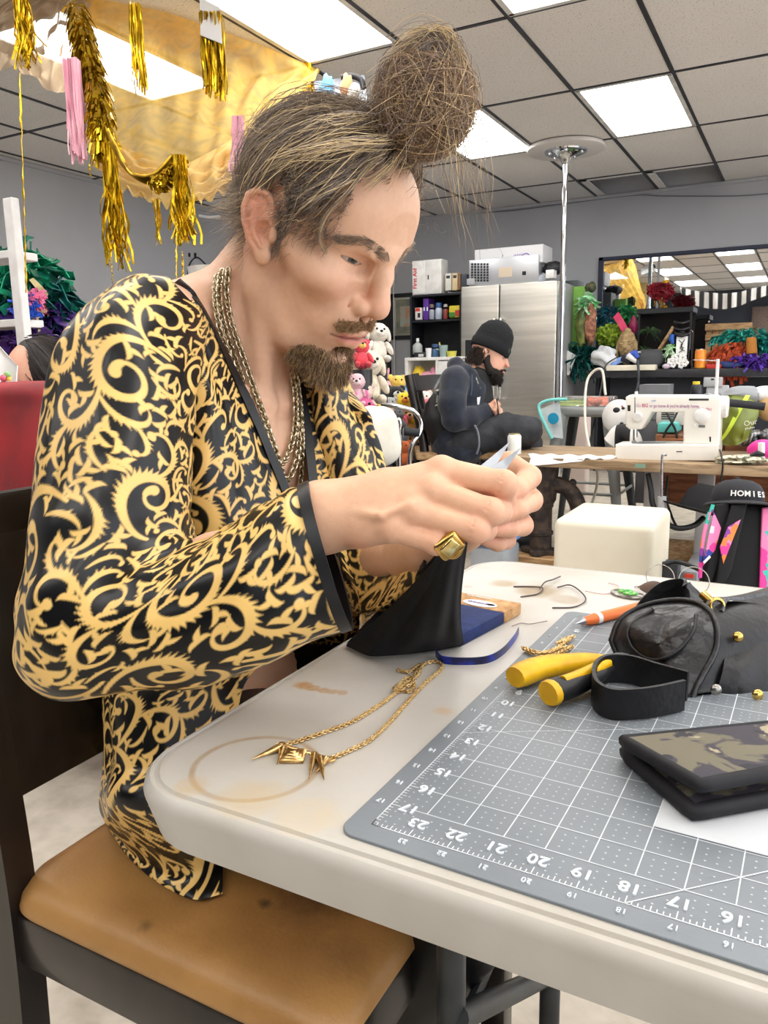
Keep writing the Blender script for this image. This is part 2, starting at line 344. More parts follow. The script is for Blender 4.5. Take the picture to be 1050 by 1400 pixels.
n = len(rings[0]); g.grid(np.array(rings), cv=True); g.f.append(tuple((len(rings)-1)*n+k for k in range(n))); g.f.append(tuple(range(n))[::-1])
obj('table_top', g, m_plastic, table, 35)
m_leg = mat('grey_leg_steel', srgb(52, 56, 58), 0.45, col2=srgb(42, 45, 47), nscale=20)
q1, q2 = at(617, 1300, .70), at(752, 1350, .95)
for ox in (0, 1.30):
    for q, r in ((q1, .0135), (q2, .0125)): obj('leg', G().tube([(q[0]+ox, q[1], TZ-.03), (q[0]+ox, q[1], .35), (q[0]+ox, q[1], 0)], r, 14), m_leg, table)
    obj('cross_bar', G().tube([at(625, 1392, .70)+(ox, 0, 0), at(746, 1334, .95)+(ox, 0, 0)], .0115, 12), m_leg, table)
    obj('brace', G().tube([at(632, 1400, .72)+(ox, 0, 0), at(668, 1320, .86)+(ox, 0, 0), at(690, 1296, .92)+(ox, 0, 0)], .006, 8), m_leg, table)
# cutting mat 24 x 18 in, turned a degree
IN = 0.0254
MR = rotz(-0.0191); MO = np.array([-0.2165, 0.3766, TZ])
def mp_(u, v, z=0.0022): return MO + MR @ np.array([u*IN, v*IN, z])
cmat = thing('cutting_mat', 'grey self-healing cutting mat with white inch grid on folding table', 'cutting mat', mp_(12, 9, 0))
m_mat = mat('grey_mat_vinyl', srgb(122, 128, 133), 0.42, col2=srgb(115, 121, 127), nscale=6, bump=0.02, bscale=400)
m_white_ink = mat('white_ink', srgb(222, 226, 230), 0.5, col2=srgb(205, 210, 214), nscale=60)
m_pale_ink = mat('pale_ink', srgb(186, 192, 197), 0.5, col2=srgb(176, 182, 187), nscale=60)
g = G(); n = 6; P0 = rrect(-0.62, 24.62, -0.62, 18.62, 0.45)
g.add([mp_(u, v, z) for z in (0.0001, 0.0016, 0.0020) for u, v in ([(a, b) for a, b in P0] if z < 0.0019 else rrect(-0.6, 24.6, -0.6, 18.6, 0.43))],
      [tuple(range(2*len(P0), 3*len(P0)))] + [(r*len(P0)+k, r*len(P0)+(k+1) % len(P0), (r+1)*len(P0)+(k+1) % len(P0), (r+1)*len(P0)+k) for r in (0, 1) for k in range(len(P0))])
obj('mat_sheet', g, m_mat, cmat, 30)
def line(g, u0, v0, u1, v1, w_, z=0.0022):
    a, b = mp_(u0, v0, z), mp_(u1, v1, z); d = nrm(b-a); s_ = np.cross((0, 0, 1), d)*w_*IN/2
    g.add([a-s_, a+s_, b+s_, b-s_], [(0, 3, 2, 1)])
gl = G(); gt = G(); gd = G()
for u in range(1, 24): line(gl, u, 0.55 if u > 12 else 1, u, 17, 0.028)
for v in range(1, 18): line(gl, 0.55, v, 23.4, v, 0.025, .00226)
line(gl, 6.02, 0.02, 15, 9, 0.03, .00232); line(gl, 0, 5.4, 9, 5.4+9*math.tan(math.radians(30)), 0.02, .00236); line(gl, 23, 1, 12, 12, 0.03, .00234)
for (u0, v0, u1, v1) in ((0, 0, 24, 0), (0, 0, 0, 18), (0, 18, 24, 18), (24, 0, 24, 18)): line(gl, u0, v0, u1, v1, 0.03)
for k in range(0, 24*8+1):
    L_ = 0.26 if k % 8 == 0 else (0.17 if k % 4 == 0 else 0.12); u = k/8
    line(gt, u, -0.02, u, L_, 0.025); line(gt, u, 18.02, u, 18-L_, 0.025)
for k in range(0, 18*8+1):
    L_ = 0.26 if k % 8 == 0 else (0.17 if k % 4 == 0 else 0.12); v = k/8
    line(gt, -0.02, v, L_, v, 0.025)
for u in range(0, 16):
    for v in range(0, 14):
        for a in range(1, 4):
            for b in range(1, 4): line(gd, u+a/4-0.022, v+b/4, u+a/4+0.022, v+b/4, 0.04)
obj('grid_lines', gl, m_white_ink, cmat, 0); obj('ruler_ticks', gt, m_white_ink, cmat, 0); obj('grid_dots', gd, m_pale_ink, cmat, 0)
g = G(); flip = MR @ rotz(math.pi)
for k in range(8, 24):
    q = text('n', str(k), 0.0122, flip, mp_(24-k, 0.52, 0.0024), None, None, bold=0.0002); g.add(q.V(), q.f)
    q = text('n', str(k), 0.0058, flip, mp_(24-k, -0.28, 0.0024), None, None); g.add(q.V(), q.f)
rt = MR @ rotz(math.pi)
for k in range(1, 18):
    q = text('n', str(k), 0.0122, rt, mp_(0.52, 18-k, 0.0024), None, None, bold=0.0002); g.add(q.V(), q.f)
    q = text('n', str(k), 0.0058, rt, mp_(-0.3, 18-k, 0.0024), None, None); g.add(q.V(), q.f)
q = text('n', '22', 0.02, rt, mp_(3.2, 17.3, 0.0024), None, None); g.add(q.V(), q.f)
obj('numbers', g, m_white_ink, cmat, 0)
g = G()
for k in range(9): line(g, 2.2+0.34*k, 13.6, 2.2+0.34*k, 16.6-0.5*(k % 3), 0.07)
obj('printed_notes', g, m_pale_ink, cmat, 0)
# ------------------------------------------------------------------ signed-distance sculpting for bodies
def smin(a, b, k): h = np.maximum(k-np.abs(a-b), 0)/k; return np.minimum(a, b)-h*h*k*0.25
def smax(a, b, k): return -smin(-a, -b, k)
def d_ell(p, c, r, M=None):
    q = p-np.asarray(c, np.float32)
    if M is not None: q = q @ np.asarray(M, np.float32)
    r = np.asarray(r, np.float32); k0 = np.sqrt(((q/r)**2).sum(-1)); k1 = np.sqrt(((q/(r*r))**2).sum(-1))+1e-9
    return k0*(k0-1)/k1
def d_cap(p, a, b, ra, rb):
    a = np.asarray(a, np.float32); b = np.asarray(b, np.float32); ab = b-a
    t = np.clip(((p-a)@ab)/(ab@ab+1e-9), 0, 1); q = p-a-t[..., None]*ab
    return np.sqrt((q*q).sum(-1))-(ra+(rb-ra)*t)
def d_poly(p, pts, rs, k=0):
    d = None
    for i in range(len(pts)-1):
        e = d_cap(p, pts[i], pts[i+1], rs[i], rs[i+1]); d = e if d is None else (smin(d, e, k) if k else np.minimum(d, e))
    return d
class Field:
    def __init__(s, xs, ys, zs):
        s.ax = [np.asarray(a, np.float32) for a in (xs, ys, zs)]; s.d = np.full([len(a) for a in s.ax], 1.0, np.float32)*1e3
    def sl(s, lo, hi): return tuple(slice(max(0, int(np.searchsorted(a, l))-1), int(np.searchsorted(a, h))+1) for a, l, h in zip(s.ax, lo, hi))
    def pts(s, sl): return np.stack(np.meshgrid(*[a[q] for a, q in zip(s.ax, sl)], indexing='ij'), -1)
    def op(s, fn, lo, hi, k=0.0, mode='u'):
        sl = s.sl(np.asarray(lo), np.asarray(hi))
        if any(q.stop <= q.start for q in sl): return
        cur = s.d[sl]
        if cur.size == 0: return
        e = fn(s.pts(sl)).astype(np.float32)
        if mode == 'u': s.d[sl] = smin(cur, e, k) if k else np.minimum(cur, e)
        else: s.d[sl] = smax(cur, -e, k) if k else np.maximum(cur, -e)
    def ell(s, c, r, k=0, M=None, mode='u'):
        c = np.asarray(c, float); m = max(np.broadcast_to(r, (3,)))*1.02+k*1.5
        s.op(lambda p: d_ell(p, c, np.broadcast_to(r, (3,)), M), c-m, c+m, k, mode)
    def poly(s, pts, rs, k=0, mode='u', kk=0):
        pts = np.asarray(pts, float); rs = np.broadcast_to(rs, (len(pts),)); m = max(rs)+k*1.5
        s.op(lambda p: d_poly(p, pts, rs, kk), pts.min(0)-m, pts.max(0)+m, k, mode)
    def mesh(s):
        d = s.d; ins = d < 0; X = np.array(d.shape)
        c = [ins[i:X[0]-1+i, j:X[1]-1+j, k:X[2]-1+k] for i in (0, 1) for j in (0, 1) for k in (0, 1)]
        cnt = sum(q.astype(np.int8) for q in c); act = (cnt > 0) & (cnt < 8); idx = np.full(act.shape, -1, np.int64); I = np.argwhere(act); idx[act] = np.arange(len(I))
        P = np.zeros((len(I), 3)); W = np.zeros(len(I)); ax = s.ax
        for (a, b) in [((0,0,0),(1,0,0)),((0,1,0),(1,1,0)),((0,0,1),(1,0,1)),((0,1,1),(1,1,1)),((0,0,0),(0,1,0)),((1,0,0),(1,1,0)),((0,0,1),(0,1,1)),((1,0,1),(1,1,1)),((0,0,0),(0,0,1)),((1,0,0),(1,0,1)),((0,1,0),(0,1,1)),((1,1,0),(1,1,1))]:
            A = I+np.array(a); B = I+np.array(b); da = d[tuple(A.T)]; db = d[tuple(B.T)]; m = (da < 0) != (db < 0)
            t = np.where(m, da/np.where(m, da-db, 1), 0)[:, None]
            pa = np.stack([ax[i][A[:, i]] for i in range(3)], 1); pb = np.stack([ax[i][B[:, i]] for i in range(3)], 1)
            P += np.where(m[:, None], pa+(pb-pa)*t, 0); W += m
        P /= W[:, None]; F = []
        for axn in range(3):
            sl0 = [slice(None)]*3; sl1 = [slice(None)]*3; sl0[axn] = slice(0, -1); sl1[axn] = slice(1, None)
            e = ins[tuple(sl0)] != ins[tuple(sl1)]; o = [i for i in range(3) if i != axn]
            E = np.argwhere(e); ok = (E[:, o[0]] > 0) & (E[:, o[1]] > 0) & (E[:, o[0]] < X[o[0]]-1) & (E[:, o[1]] < X[o[1]]-1); E = E[ok]
            q = []
            for (u, v) in ((0, 0), (1, 0), (1, 1), (0, 1)):
                T = E.copy(); T[:, o[0]] -= u; T[:, o[1]] -= v; q.append(idx[tuple(T.T)])
            q = np.stack(q, 1); fl = ins[tuple(E.T)]
            if axn == 1: fl = ~fl
            q[fl] = q[fl][:, ::-1]; F.append(q)
        F = np.concatenate(F); F = F[(F >= 0).all(1)]
        return P, F[:, ::-1]
def join(parts):
    V, F, o = [], [], 0
    for v, f in parts: V.append(v); F.append(f+o); o += len(v)
    return np.concatenate(V), np.concatenate(F)
def steps(*seg):          # (start, stop, step) pieces of a rectilinear axis
    a = np.concatenate([np.arange(x0, x1, st) for x0, x1, st in seg]+[[seg[-1][1]]]); return a
def strands(curves, radii, cols, name, mat_, parent, tip=0.35):
    """many hairs as three-sided tapered tubes in one mesh; curves [n, m, 3]"""
    C_ = np.asarray(curves, float); n, m = C_.shape[:2]; T = np.gradient(C_, axis=1); T /= np.linalg.norm(T, axis=2, keepdims=True)+1e-12
    a = np.cross(T, np.array([0.3, 0.5, 0.81])); a /= np.linalg.norm(a, axis=2, keepdims=True)+1e-9; b = np.cross(T, a)
    taper = np.concatenate([np.linspace(0.8, 1, m//2), np.linspace(1, tip, m-m//2)])[None, :, None]; r = np.asarray(radii)[:, None, None]*taper
    V = np.stack([C_+r*(a*math.cos(t)+b*math.sin(t)) for t in (0, 2.094, 4.189)], 2).reshape(-1, 3)
    base = (np.arange(n)*m)[:, None, None]+np.arange(m-1)[None, :, None]; k = np.arange(3)[None, None]
    F = np.stack([base*3+k, base*3+(k+1) % 3, (base+1)*3+(k+1) % 3, (base+1)*3+k], -1).reshape(-1, 4)
    c = np.repeat(np.asarray(cols, np.float32), m*3, axis=0)
    return obj(name, (V, F), mat_, parent, 180, color=c)
# ------------------------------------------------------------------ the man at the table: head, neck and chest
def rodr(wv):
    t = np.linalg.norm(wv); k = wv/t; K = np.array([[0, -k[2], k[1]], [k[2], 0, -k[0]], [-k[1], k[0], 0]]); return np.eye(3)+math.sin(t)*K+(1-math.cos(t))*K@K
HR = rodr(np.array([0.097, 0.618, -0.056])); HO = np.array([-0.477, 0.726, 1.158])
def hw(p): return HO + (np.asarray(p, float)*0.001) @ HR.T          # head frame in mm -> world
def wh(P): return ((np.asarray(P, float)-HO) @ HR)*1000.0
def eye_frame(s):
    """axes of the eye opening: out of the face, towards the temple, up; s = side"""
    n = nrm((.89, s*.45, -.02)); t = nrm((-.45, s*.89, 0)); E = np.stack([n, t, nrm(np.cross(n, t)*s)], 1); E[:, 2] *= np.sign(E[2, 2]); c = np.array([75.5, s*32.5, 15.0])-n*4.2
    base = lambda tau: .17*tau-.6
    def slit(p):
        q = (p-c.astype(np.float32)) @ E.astype(np.float32); tau = q[..., 1]; w_ = np.maximum(1-np.abs((tau+.5)/16.2)**2.2, 0)**.75; up = base(tau)+1.6*w_; lo = base(tau)-3.9*w_
        d = np.maximum(np.maximum(q[..., 2]-up, lo-q[..., 2]), np.maximum(np.abs(tau+.5)-16.0, 1.5-q[..., 0])); return np.maximum(d, -d_ell(q, (0, 0, 0), (7.4, 18.0, 12.0)))
    return E, c, base, slit
def sculpt_head():
    f = Field(steps((-210, 10, 3.2), (10, 136, 1.3), (136, 215, 3.2)), steps((-190, -98, 3.5), (-98, 98, 1.35), (98, 170, 3.5)), steps((-330, -128, 3.6), (-128, 62, 1.3), (62, 152, 2.6)))
    f.ell((6, 0, 43), (89, 74, 78)); f.ell((50, 0, 48), (50, 60, 54), 25)
    f.ell((44, 0, -22), (50, 57, 72), 25)                                     # face block
    f.ell((60, 0, -62), (42, 42, 44), 22)
    for s in (-1, 1):
        f.poly([(2, s*55, -30), (8, s*52, -62), (50, s*36, -92), (84, s*13, -104)], [16, 15, 15, 14], 20, kk=10)   # jaw
        f.ell((64, s*45, -12), (24, 22, 18), 22)                            # cheekbone
        f.poly([(26, s*59, -4), (58, s*52, -8)], [6, 9], 22)               # zygomatic arch
        f.poly([(93, s*11, 30), (82, s*30, 37), (64, s*49, 33)], [9, 9.5, 8.5], 14)   # brow
    f.ell((84, 0, -103), (17, 20, 16), 16)
    f.ell((80, 0, -50), (27, 30, 30), 18)                                    # muzzle
    for s in (-1, 1):
        f.ell((92, s*34, 13), (11, 18, 9), 10, mode='s')                   # eye socket
        f.ell((92, s*18.5, 10), (8, 5.5, 9), 8, mode='s')
        f.ell((96, s*32, -28), (14, 16, 18), 12, mode='s') if False else None
    f.poly([(93, 0, 26), (101, 0, 8), (112, 0, -14)], [9.5, 9.5, 10.5], 11, kk=6)     # nose
    f.ell((113.5, 0, -22), (12, 12.5, 11), 7)
    for s in (-1, 1):
        f.ell((101, s*14, -27), (11.5, 8, 9), 5); f.poly([(104, s*20.5, -17), (97, s*23.5, -24), (92.5, s*22.5, -34)], [1.1, 1.2, .9], 4.5, mode='s'); f.ell((105, s*6.5, -38), (6, 4, 5), 2, mode='s')
    f.poly([(103, 0, -34), (102, 0, -42)], [5, 4.5], 6)                      # septum
    for s in (-1, 1):                                                        # eye and lids
        E, c, base, sl_ = eye_frame(s)
        f.ell(c, (10.4, 21.0, 14.5), 5, M=E)
        f.op(sl_, c-26, c+26, 0.5, 's')
        f.poly([c+E@np.array(v, float) for v in ((7.0, -11, 4.2), (9.0, -3, 8.4), (8.2, 6, 9.2), (4.8, 14, 8.2))], [.8, 1.0, 1.0, .8], 2.4, mode='s')   # lid crease
    f.ell((99, 0, -52), (5, 6, 10), 5)                                       # philtrum mound
    for s in (-1, 1):
        f.poly([(106.5, s*4, -55), (102, s*15, -57.5), (92.5, s*27, -61)], [4.8, 4.2, 2.0], 4, kk=3)   # upper lip
        f.poly([(104.5, s*2, -68.5), (101, s*13, -67.5), (92.5, s*26, -62.5)], [6.4, 5.4, 2.0], 4, kk=3)   # lower lip
    f.poly([(112, 0, -61.8), (106, 13, -62.2), (91, 30, -63)], [1.7, 1.7, 1.6], 1.6, mode='s'); f.poly([(112, 0, -61.8), (106, -13, -62.2), (91, -30, -63)], [1.7, 1.7, 1.6], 1.6, mode='s')
    f.ell((99, 0, -84), (8, 16, 6), 8, mode='s')
    for s in (-1, 1):                                                        # ear
        o = np.array([9.0, s*70.0, 0.0]); eb = nrm((-0.90, s*0.42, -0.28)); eu = nrm((-0.36, s*0.10, 1.0)); en = np.cross(eb, eu)*(1 if s < 0 else -1); en = nrm(en)
        if en[1]*s < 0: en = -en
        E = np.stack([eb, eu, en], 1); q = lambda a, b, c=0: o+E@np.array([a, b, c], float)
        f.ell(q(14, 6, 1), (16, 30, 3.6), 4, M=E); f.ell(q(6, 0, -3), (9, 22, 8), 6, M=E); f.ell(q(14, 8, -2.5), (15, 28, 4.6), 3, M=E); f.ell(q(18, 20, 1.0), (12, 17, 4.0), 3, M=E)
        f.ell(q(9, -3, 6.5), (8.5, 13, 7.5), 2, M=E, mode='s')
        hel = [q(1, 8, 3), q(0, 24, 4), q(7, 35, 4.5), q(17, 36.5, 5), q(26, 30, 5.5), q(30, 18, 5.5), q(29, 4, 5), q(24, -10, 4), q(15, -22, 3)]
        f.poly(hel, [2.2, 3.0, 3.2, 3.2, 3.1, 3.0, 2.8, 2.6, 3.0], 2.0); f.ell(q(9, -25, 2.5), (8.5, 8.5, 4.2), 4, M=E)
        f.poly([q(20, 22, 4), q(21, 8, 5), q(18, -6, 5), q(11, -15, 5)], [2.4, 2.8, 2.6, 2.4], 2.5)
        f.ell(q(-1, -3, 4.5), (4, 6.5, 4), 3, M=E)
    # neck, throat, shoulders and chest are given in the world
    W = lambda x, y, d: wh(at(x, y, d)); w = lambda P: wh(P)
    f.poly([(-22, 0, -34), (-36, 2, -95), w((-0.590, 0.716, 1.04))], [53, 52, 56], 22, kk=20)
    f.poly([(6, 0, -72), w((-0.555, 0.716, 1.035)), w((-0.560, 0.716, 0.985))], [34, 36, 36], 24, kk=20)
    f.poly([(-12, -58, -30), w((-0.528, 0.698, 0.985))], [12, 9.5], 14); f.poly([(-12, 58, -30), w((-0.528, 0.734, 0.985))], [12, 9.5], 14)
    f.ell((26, 0, -112), (14, 11, 14), 16)
    f.op(lambda p: d_ell(p, w((-0.615, 0.716, 0.89)), (98, 150, 160), (HR.T@roty(-0.15)).astype(np.float32)), (-400, -250, -500), (250, 250, 100), 34)     # rib cage
    f.poly([w((-0.61, 0.69, 1.075)), w((-0.565, 0.565, 1.05))], [44, 40], 30); f.poly([w((-0.61, 0.745, 1.075)), w((-0.60, 0.87, 1.04))], [44, 40], 30)
    for sy in (0.655, 0.775): f.ell(w((-0.540, sy, 0.92)), (40, 55, 50), 30)
    f.poly([w((-0.524, 0.703, 0.974)), w((-0.545, 0.585, 1.04))], [5, 5], 16); f.poly([w((-0.524, 0.729, 0.974)), w((-0.585, 0.85, 1.04))], [5, 5], 16)
    return f
HF = sculpt_head()
hv, hf = HF.mesh()
def sm(x, a, b): t = np.clip((x-a)/(b-a), 0, 1); return t*t*(3-2*t)
def gauss(p, c, r): return np.exp(-(((p-np.asarray(c))/np.asarray(r))**2).sum(1))
def head_tint(p):
    q = p.copy(); q[:, 1] = np.abs(q[:, 1]); base = np.array(srgb(224, 181, 152)); T = np.tile(base, (len(p), 1))
    def mixin(m, col, a): T[:] = T*(1-(m*a)[:, None])+np.array(srgb(*col))*(m*a)[:, None]
    mixin(gauss(q, (110, 0, -20), (18, 16, 16)), (222, 150, 130), 0.5)
    mixin(gauss(q, (82, 42, -14), (22, 20, 18)), (224, 160, 138), 0.35)
    mixin(gauss(q, (-14, 80, 6), (22, 14, 40)), (222, 138, 116), 0.65)
    mixin(gauss(q, (84, 32, 3), (10, 14, 5)), (206, 158, 138), 0.3)
    mixin(gauss(q, (90, 20, 20), (10, 10, 10)), (204, 156, 136), 0.3)
    lip = np.clip(1.25*(np.exp(-((q[:, 2]+62.3)/7.5)**2))-0.15, 0, 1)*(q[:, 0] > 88)*(q[:, 1] < 28)*sm(q[:, 1], 29, 22)*sm(q[:, 0], 88, 93)
    mixin(lip, (200, 122, 110), 0.85)
    mixin(np.exp(-((q[:, 2]+62.0+.035*q[:, 1])/1.5)**2)*(q[:, 0] > 86)*(q[:, 1] < 31), (120, 58, 54), 0.8)
    stub = gauss(q, (70, 20, -95), (40, 40, 24))+0.7*gauss(q, (98, 14, -47), (14, 22, 9))+0.5*gauss(q, (20, 60, -62), (25, 16, 40))
    mixin(np.clip(stub, 0, 1), (150, 116, 92), 0.45)
    mixin(sm(q[:, 2], -140, -240), (232, 190, 160), 0.6)
    return T
# ------------------------------------------------------------------ hands and arms (skeletons in space, metres)
A3 = lambda t: np.array([at(*q) for q in t])
R_WRIST = at(438, 708, 0.592); L_WRIST = at(588, 748, 0.715)
RH = dict(index=A3([(603, 645, .580), (688, 662, .570), (689, 683, .590), (668, 680, .606)]), middle=A3([(590, 672, .570), (670, 700, .560), (684, 700, .580), (686, 690, .598)]),
          ring=A3([(566, 700, .565), (650, 724, .558), (664, 724, .578), (656, 712, .594)]), pinky=A3([(534, 722, .567), (596, 742, .562), (617, 741, .576), (618, 726, .590)]))
RT = A3([(478, 706, .612), (565, 690, .632), (625, 684, .628), (662, 680, .614)])
LH = dict(index=A3([(694, 634, .665), (724, 652, .638), (706, 669, .616), (678, 684, .602)]), middle=A3([(700, 655, .672), (726, 684, .640), (706, 696, .616), (680, 706, .604)]),
          ring=A3([(694, 682, .676), (714, 718, .645), (696, 722, .622), (672, 722, .608)]), pinky=A3([(680, 705, .678), (692, 738, .650), (680, 742, .632), (662, 736, .620)]))
LT = A3([(620, 725, .690), (640, 700, .655), (655, 690, .632), (672, 682, .616)])
def sculpt_hands():
    lo = np.array([1e9]*3); hi = -lo
    for q in list(RH.values())+list(LH.values())+[RT, LT, R_WRIST[None], L_WRIST[None]]: lo = np.minimum(lo, q.min(0)); hi = np.maximum(hi, q.max(0))
    lo -= 0.05; hi += 0.05; st = 0.00135
    f = Field(*[np.arange(lo[i], hi[i], st) for i in range(3)])
    def palm(Wr, Hd, sc):
        for i, k in enumerate(('index', 'middle', 'ring', 'pinky')):
            off = (np.array((0, 0, 1.0))*(0.010-0.0065*i))
            f.poly([Wr+off, (Wr+off)*0.45+Hd[k][0]*0.55, Hd[k][0]], [0.0165*sc, 0.0125*sc, 0.0108*sc], 0.014, kk=0.008)
    R_ = {'index': (.0112, .0098, .0088, .0074), 'middle': (.0112, .0098, .0088, .0074), 'ring': (.0106, .0093, .0083, .0070), 'pinky': (.0094, .0082, .0072, .0062)}
    palm(L_WRIST, LH, 0.95)
    for k, q in LH.items(): f.poly(q, [r*0.95 for r in R_[k]], 0.002, kk=0.003)
    f.poly(LT, [.013, .0105, .0098, .0078], 0.008, kk=0.004)
    palm(R_WRIST, RH, 1.0)
    f.poly([R_WRIST+(RT[0]-R_WRIST)*0.4, RT[0], RT[1]], [.016, .0165, .0125], 0.014, kk=0.006); f.poly(RT[1:], [.0122, .0102, .0082], 0.005, kk=0.004)
    for k, q in RH.items():
        f.poly(q, R_[k], 0.0022, kk=0.0025)
        f.ell(q[0]-CF*0.004+CU*0.002, 0.0092, 0.006)                          # knuckle
        f.ell(q[1], R_[k][1]*1.04, 0.004)
    for k in ('index', 'middle', 'ring'):                                    # tendons under the skin
        a = R_WRIST*0.8+RH[k][0]*0.2; f.poly([a-CF*0.0125+np.array((0, 0, .004)), (a+RH[k][0])/2-CF*0.0113, RH[k][0]-CF*0.0085], [.0022, .0026, .003], 0.006)
    f.poly([at(470, 700, .575), at(520, 705, .553), at(560, 690, .553)], [.0016]*3, .005); f.poly([at(485, 730, .577), at(520, 705, .553)], [.0016]*2, .005)
    for k, q in list(RH.items())[:3]:                                        # skin folds at the finger joints
        d = nrm(q[1]-q[0]); m = q[1]-d*0.004; n_ = nrm(np.cross(d, CF)); rr = R_[k][1]
        f.poly([m+n_*rr*t-CF*rr*math.sqrt(max(0, 1.06-t*t)) for t in (-.7, -.3, .2, .6)], [.0005]*4, .0012, mode='s')
    E_R = at(92, 838, 0.635)
    f.poly([R_WRIST+nrm(R_WRIST-RH['middle'][0])*0.105+np.array((0, .004, -.012)), R_WRIST], [0.0255, 0.0245], 0.012); f.poly([L_WRIST+nrm(at(515, 775, .90)-L_WRIST)*0.065, L_WRIST], [0.027, 0.0235], 0.012)
    return f
FH = sculpt_hands(); nv, nf = FH.mesh()
def hand_tint(p):
    T = np.tile(np.array(srgb(222, 176, 144)), (len(p), 1))
    for q in list(RH.values())+list(LH.values()):
        for j, a in ((0, .35), (1, .45), (2, .3), (3, .55)):
            m = np.exp(-(((p-q[j])**2).sum(1))/0.012**2)*a; T = T*(1-m[:, None])+np.array(srgb(220, 146, 124))*m[:, None]
    m = np.exp(-(((p-at(493, 738, .575))**2).sum(1))/0.010**2)*0.6; T = T*(1-m[:, None])+np.array(srgb(214, 120, 80))*m[:, None]
    return T
def sculpt_rest():
    f = Field(np.arange(-0.86, 0.3, 0.009), np.arange(0.28, 1.1, 0.009), np.arange(0.02, 1.17, 0.009))
    cap = lambda P, r, k=0.03: f.poly(P, r, k, kk=0.02)
    cap([(-.62, .716, 0.96), (-.635, .715, .80), (-.635, .71, .62)], [.085, .085, .09]); f.ell((-.63, .715, .88), (.085, .13, .13), .05); f.ell((-.635, .72, .575), (.10, .14, .095), .05)
    cap([(-.565, .575, 1.03), at(125, 862, .640), R_WRIST+nrm(R_WRIST-RH['middle'][0])*0.09+np.array((0, .004, -.012))], [.042, .030, .0225]); cap([(-.59, .84, 1.03), at(505, 770, .91), L_WRIST+nrm(at(515, 775, .90)-L_WRIST)*.09], [.042, .032, .024])
    for sy in (0, 1):
        y = .65+.16*sy
        cap([(-.60, y, .560), (-.22, y+.01+.02*sy, .595)], [.078, .062]); cap([(-.22, y+.01+.02*sy, .59), (-.46, y+.06, .10)], [.056, .038]); cap([(-.48, y+.06, .065), (-.34, y+.06, .045)], [.036, .026])
    return f
tv, tf = sculpt_rest().mesh()
BV, BF = join([(hw(hv), hf), (nv, nf), (tv, tf)])
BT = np.concatenate([head_tint(hv), hand_tint(nv), np.tile(np.array(srgb(222, 176, 146)), (len(tv), 1))])
MAN_AT = (-0.60, 0.715, 0.47)
man = thing('person', 'seated man with messy hair bun and beard in black and gold scroll robe, sewing', 'person', MAN_AT)
m_skin = mat('skin', (1, 1, 1), 0.48, col2=(0.965, 0.945, 0.93), nscale=160, attr=True, sss=0.12, bump=0.05, bscale=900, spec=0.4)
obj('body', (BV, BF), m_skin, man, 180, color=BT)
# eyes
m_eye = mat('eye', (1, 1, 1), 0.12, attr=True)
for s, nm in ((-1, 'eye'), (1, 'eye')):
    E, c, base, _ = eye_frame(s); g = G(); g.ell((0, 0, 0), (8.5, 19.0, 13.0), n=96); V = g.V(); rr = np.hypot(V[:, 1]+4.0, V[:, 2]+1.5); fr = V[:, 0] > 0; g.v = [hw(c+V @ E.T)]
    colr = np.where((fr & (rr < 2.4))[:, None], srgb(16, 13, 12), np.where((fr & (rr < 5.6))[:, None], srgb(86, 90, 88), srgb(206, 192, 184)))
    obj(nm, g, m_eye, man, 180, color=colr)
m_hair = mat('hair', (1, 1, 1), 0.42, attr=True, spec=0.35)
m_scalp = mat('hair_mass', srgb(104, 91, 80), 0.6, col2=srgb(72, 63, 56), nscale=60, lo=.3, hi=.7, detail=5, bump=0.6, bscale=90, stretch=(1, 1, 1))
# ---------------- hair combed to a bun on top of the head
rg = np.random.default_rng(5)
SKC = np.array([6.0, 0, 43.0]); SKR = np.array([89.0, 74.5, 78.0])
def shell(az, el, off):           # point on the skull at azimuth / elevation (deg), off mm outside
    a, e = np.radians(az), np.radians(el); d = np.stack([np.cos(e)*np.cos(a), np.cos(e)*np.sin(a), np.sin(e)], -1)
    c = SKC; r = SKR; k = 1/np.sqrt(((d/r)**2).sum(-1)); return c+d*(k+off)[..., None]
BUN = np.array([60, 0, 164.0]); BASE = np.array([48, 0, 130.0]); KB = 0.8
def hairline(az):                 # lowest elevation covered with hair, by |azimuth| (0 front .. 180 back)
    return np.interp(np.abs(az), [0, 25, 42, 55, 66, 78, 92, 105, 120, 150, 180], [44, 42, 30, 12, -6, -22, 4, -2, -40, -56, -60])
# cap of combed hair as one solid shell
AZ, EL = np.meshgrid(np.linspace(-180, 180, 145), np.linspace(0, 1, 46), indexing='ij')
lo = hairline(AZ)+3*np.sin(AZ*0.35)+2*np.sin(AZ*0.9+1); EE = lo+(90-lo)*EL
thick = (3+7*sm(EL, 0.0, 0.22))*(0.75+0.25*sm(np.abs(AZ), 30, 80))+1.4*np.sin(AZ*0.8+EL*6)+1.2*np.sin(AZ*2.1+2)
thick = np.where(EL == 0, -6, thick); top = shell(AZ, EE, thick)
front = np.exp(-((AZ/75)**2))*sm(EL, .45, 1.0); top[..., 0] += 10*front; top[..., 2] += 6*front
hairmass = obj('hair', G().grid(hw(top)), m_scalp, man, 180)
SC = {}
def hair_cols(n, dark=(126, 114, 108), mid=(160, 144, 128), light=(226, 200, 156), p=(.55, .33, .12)):
    c = np.array([srgb(*dark), srgb(*mid), srgb(*light)]); k = rg.choice(3, n, p=p); return c[k]*rg.uniform(.8, 1.15, (n, 1))
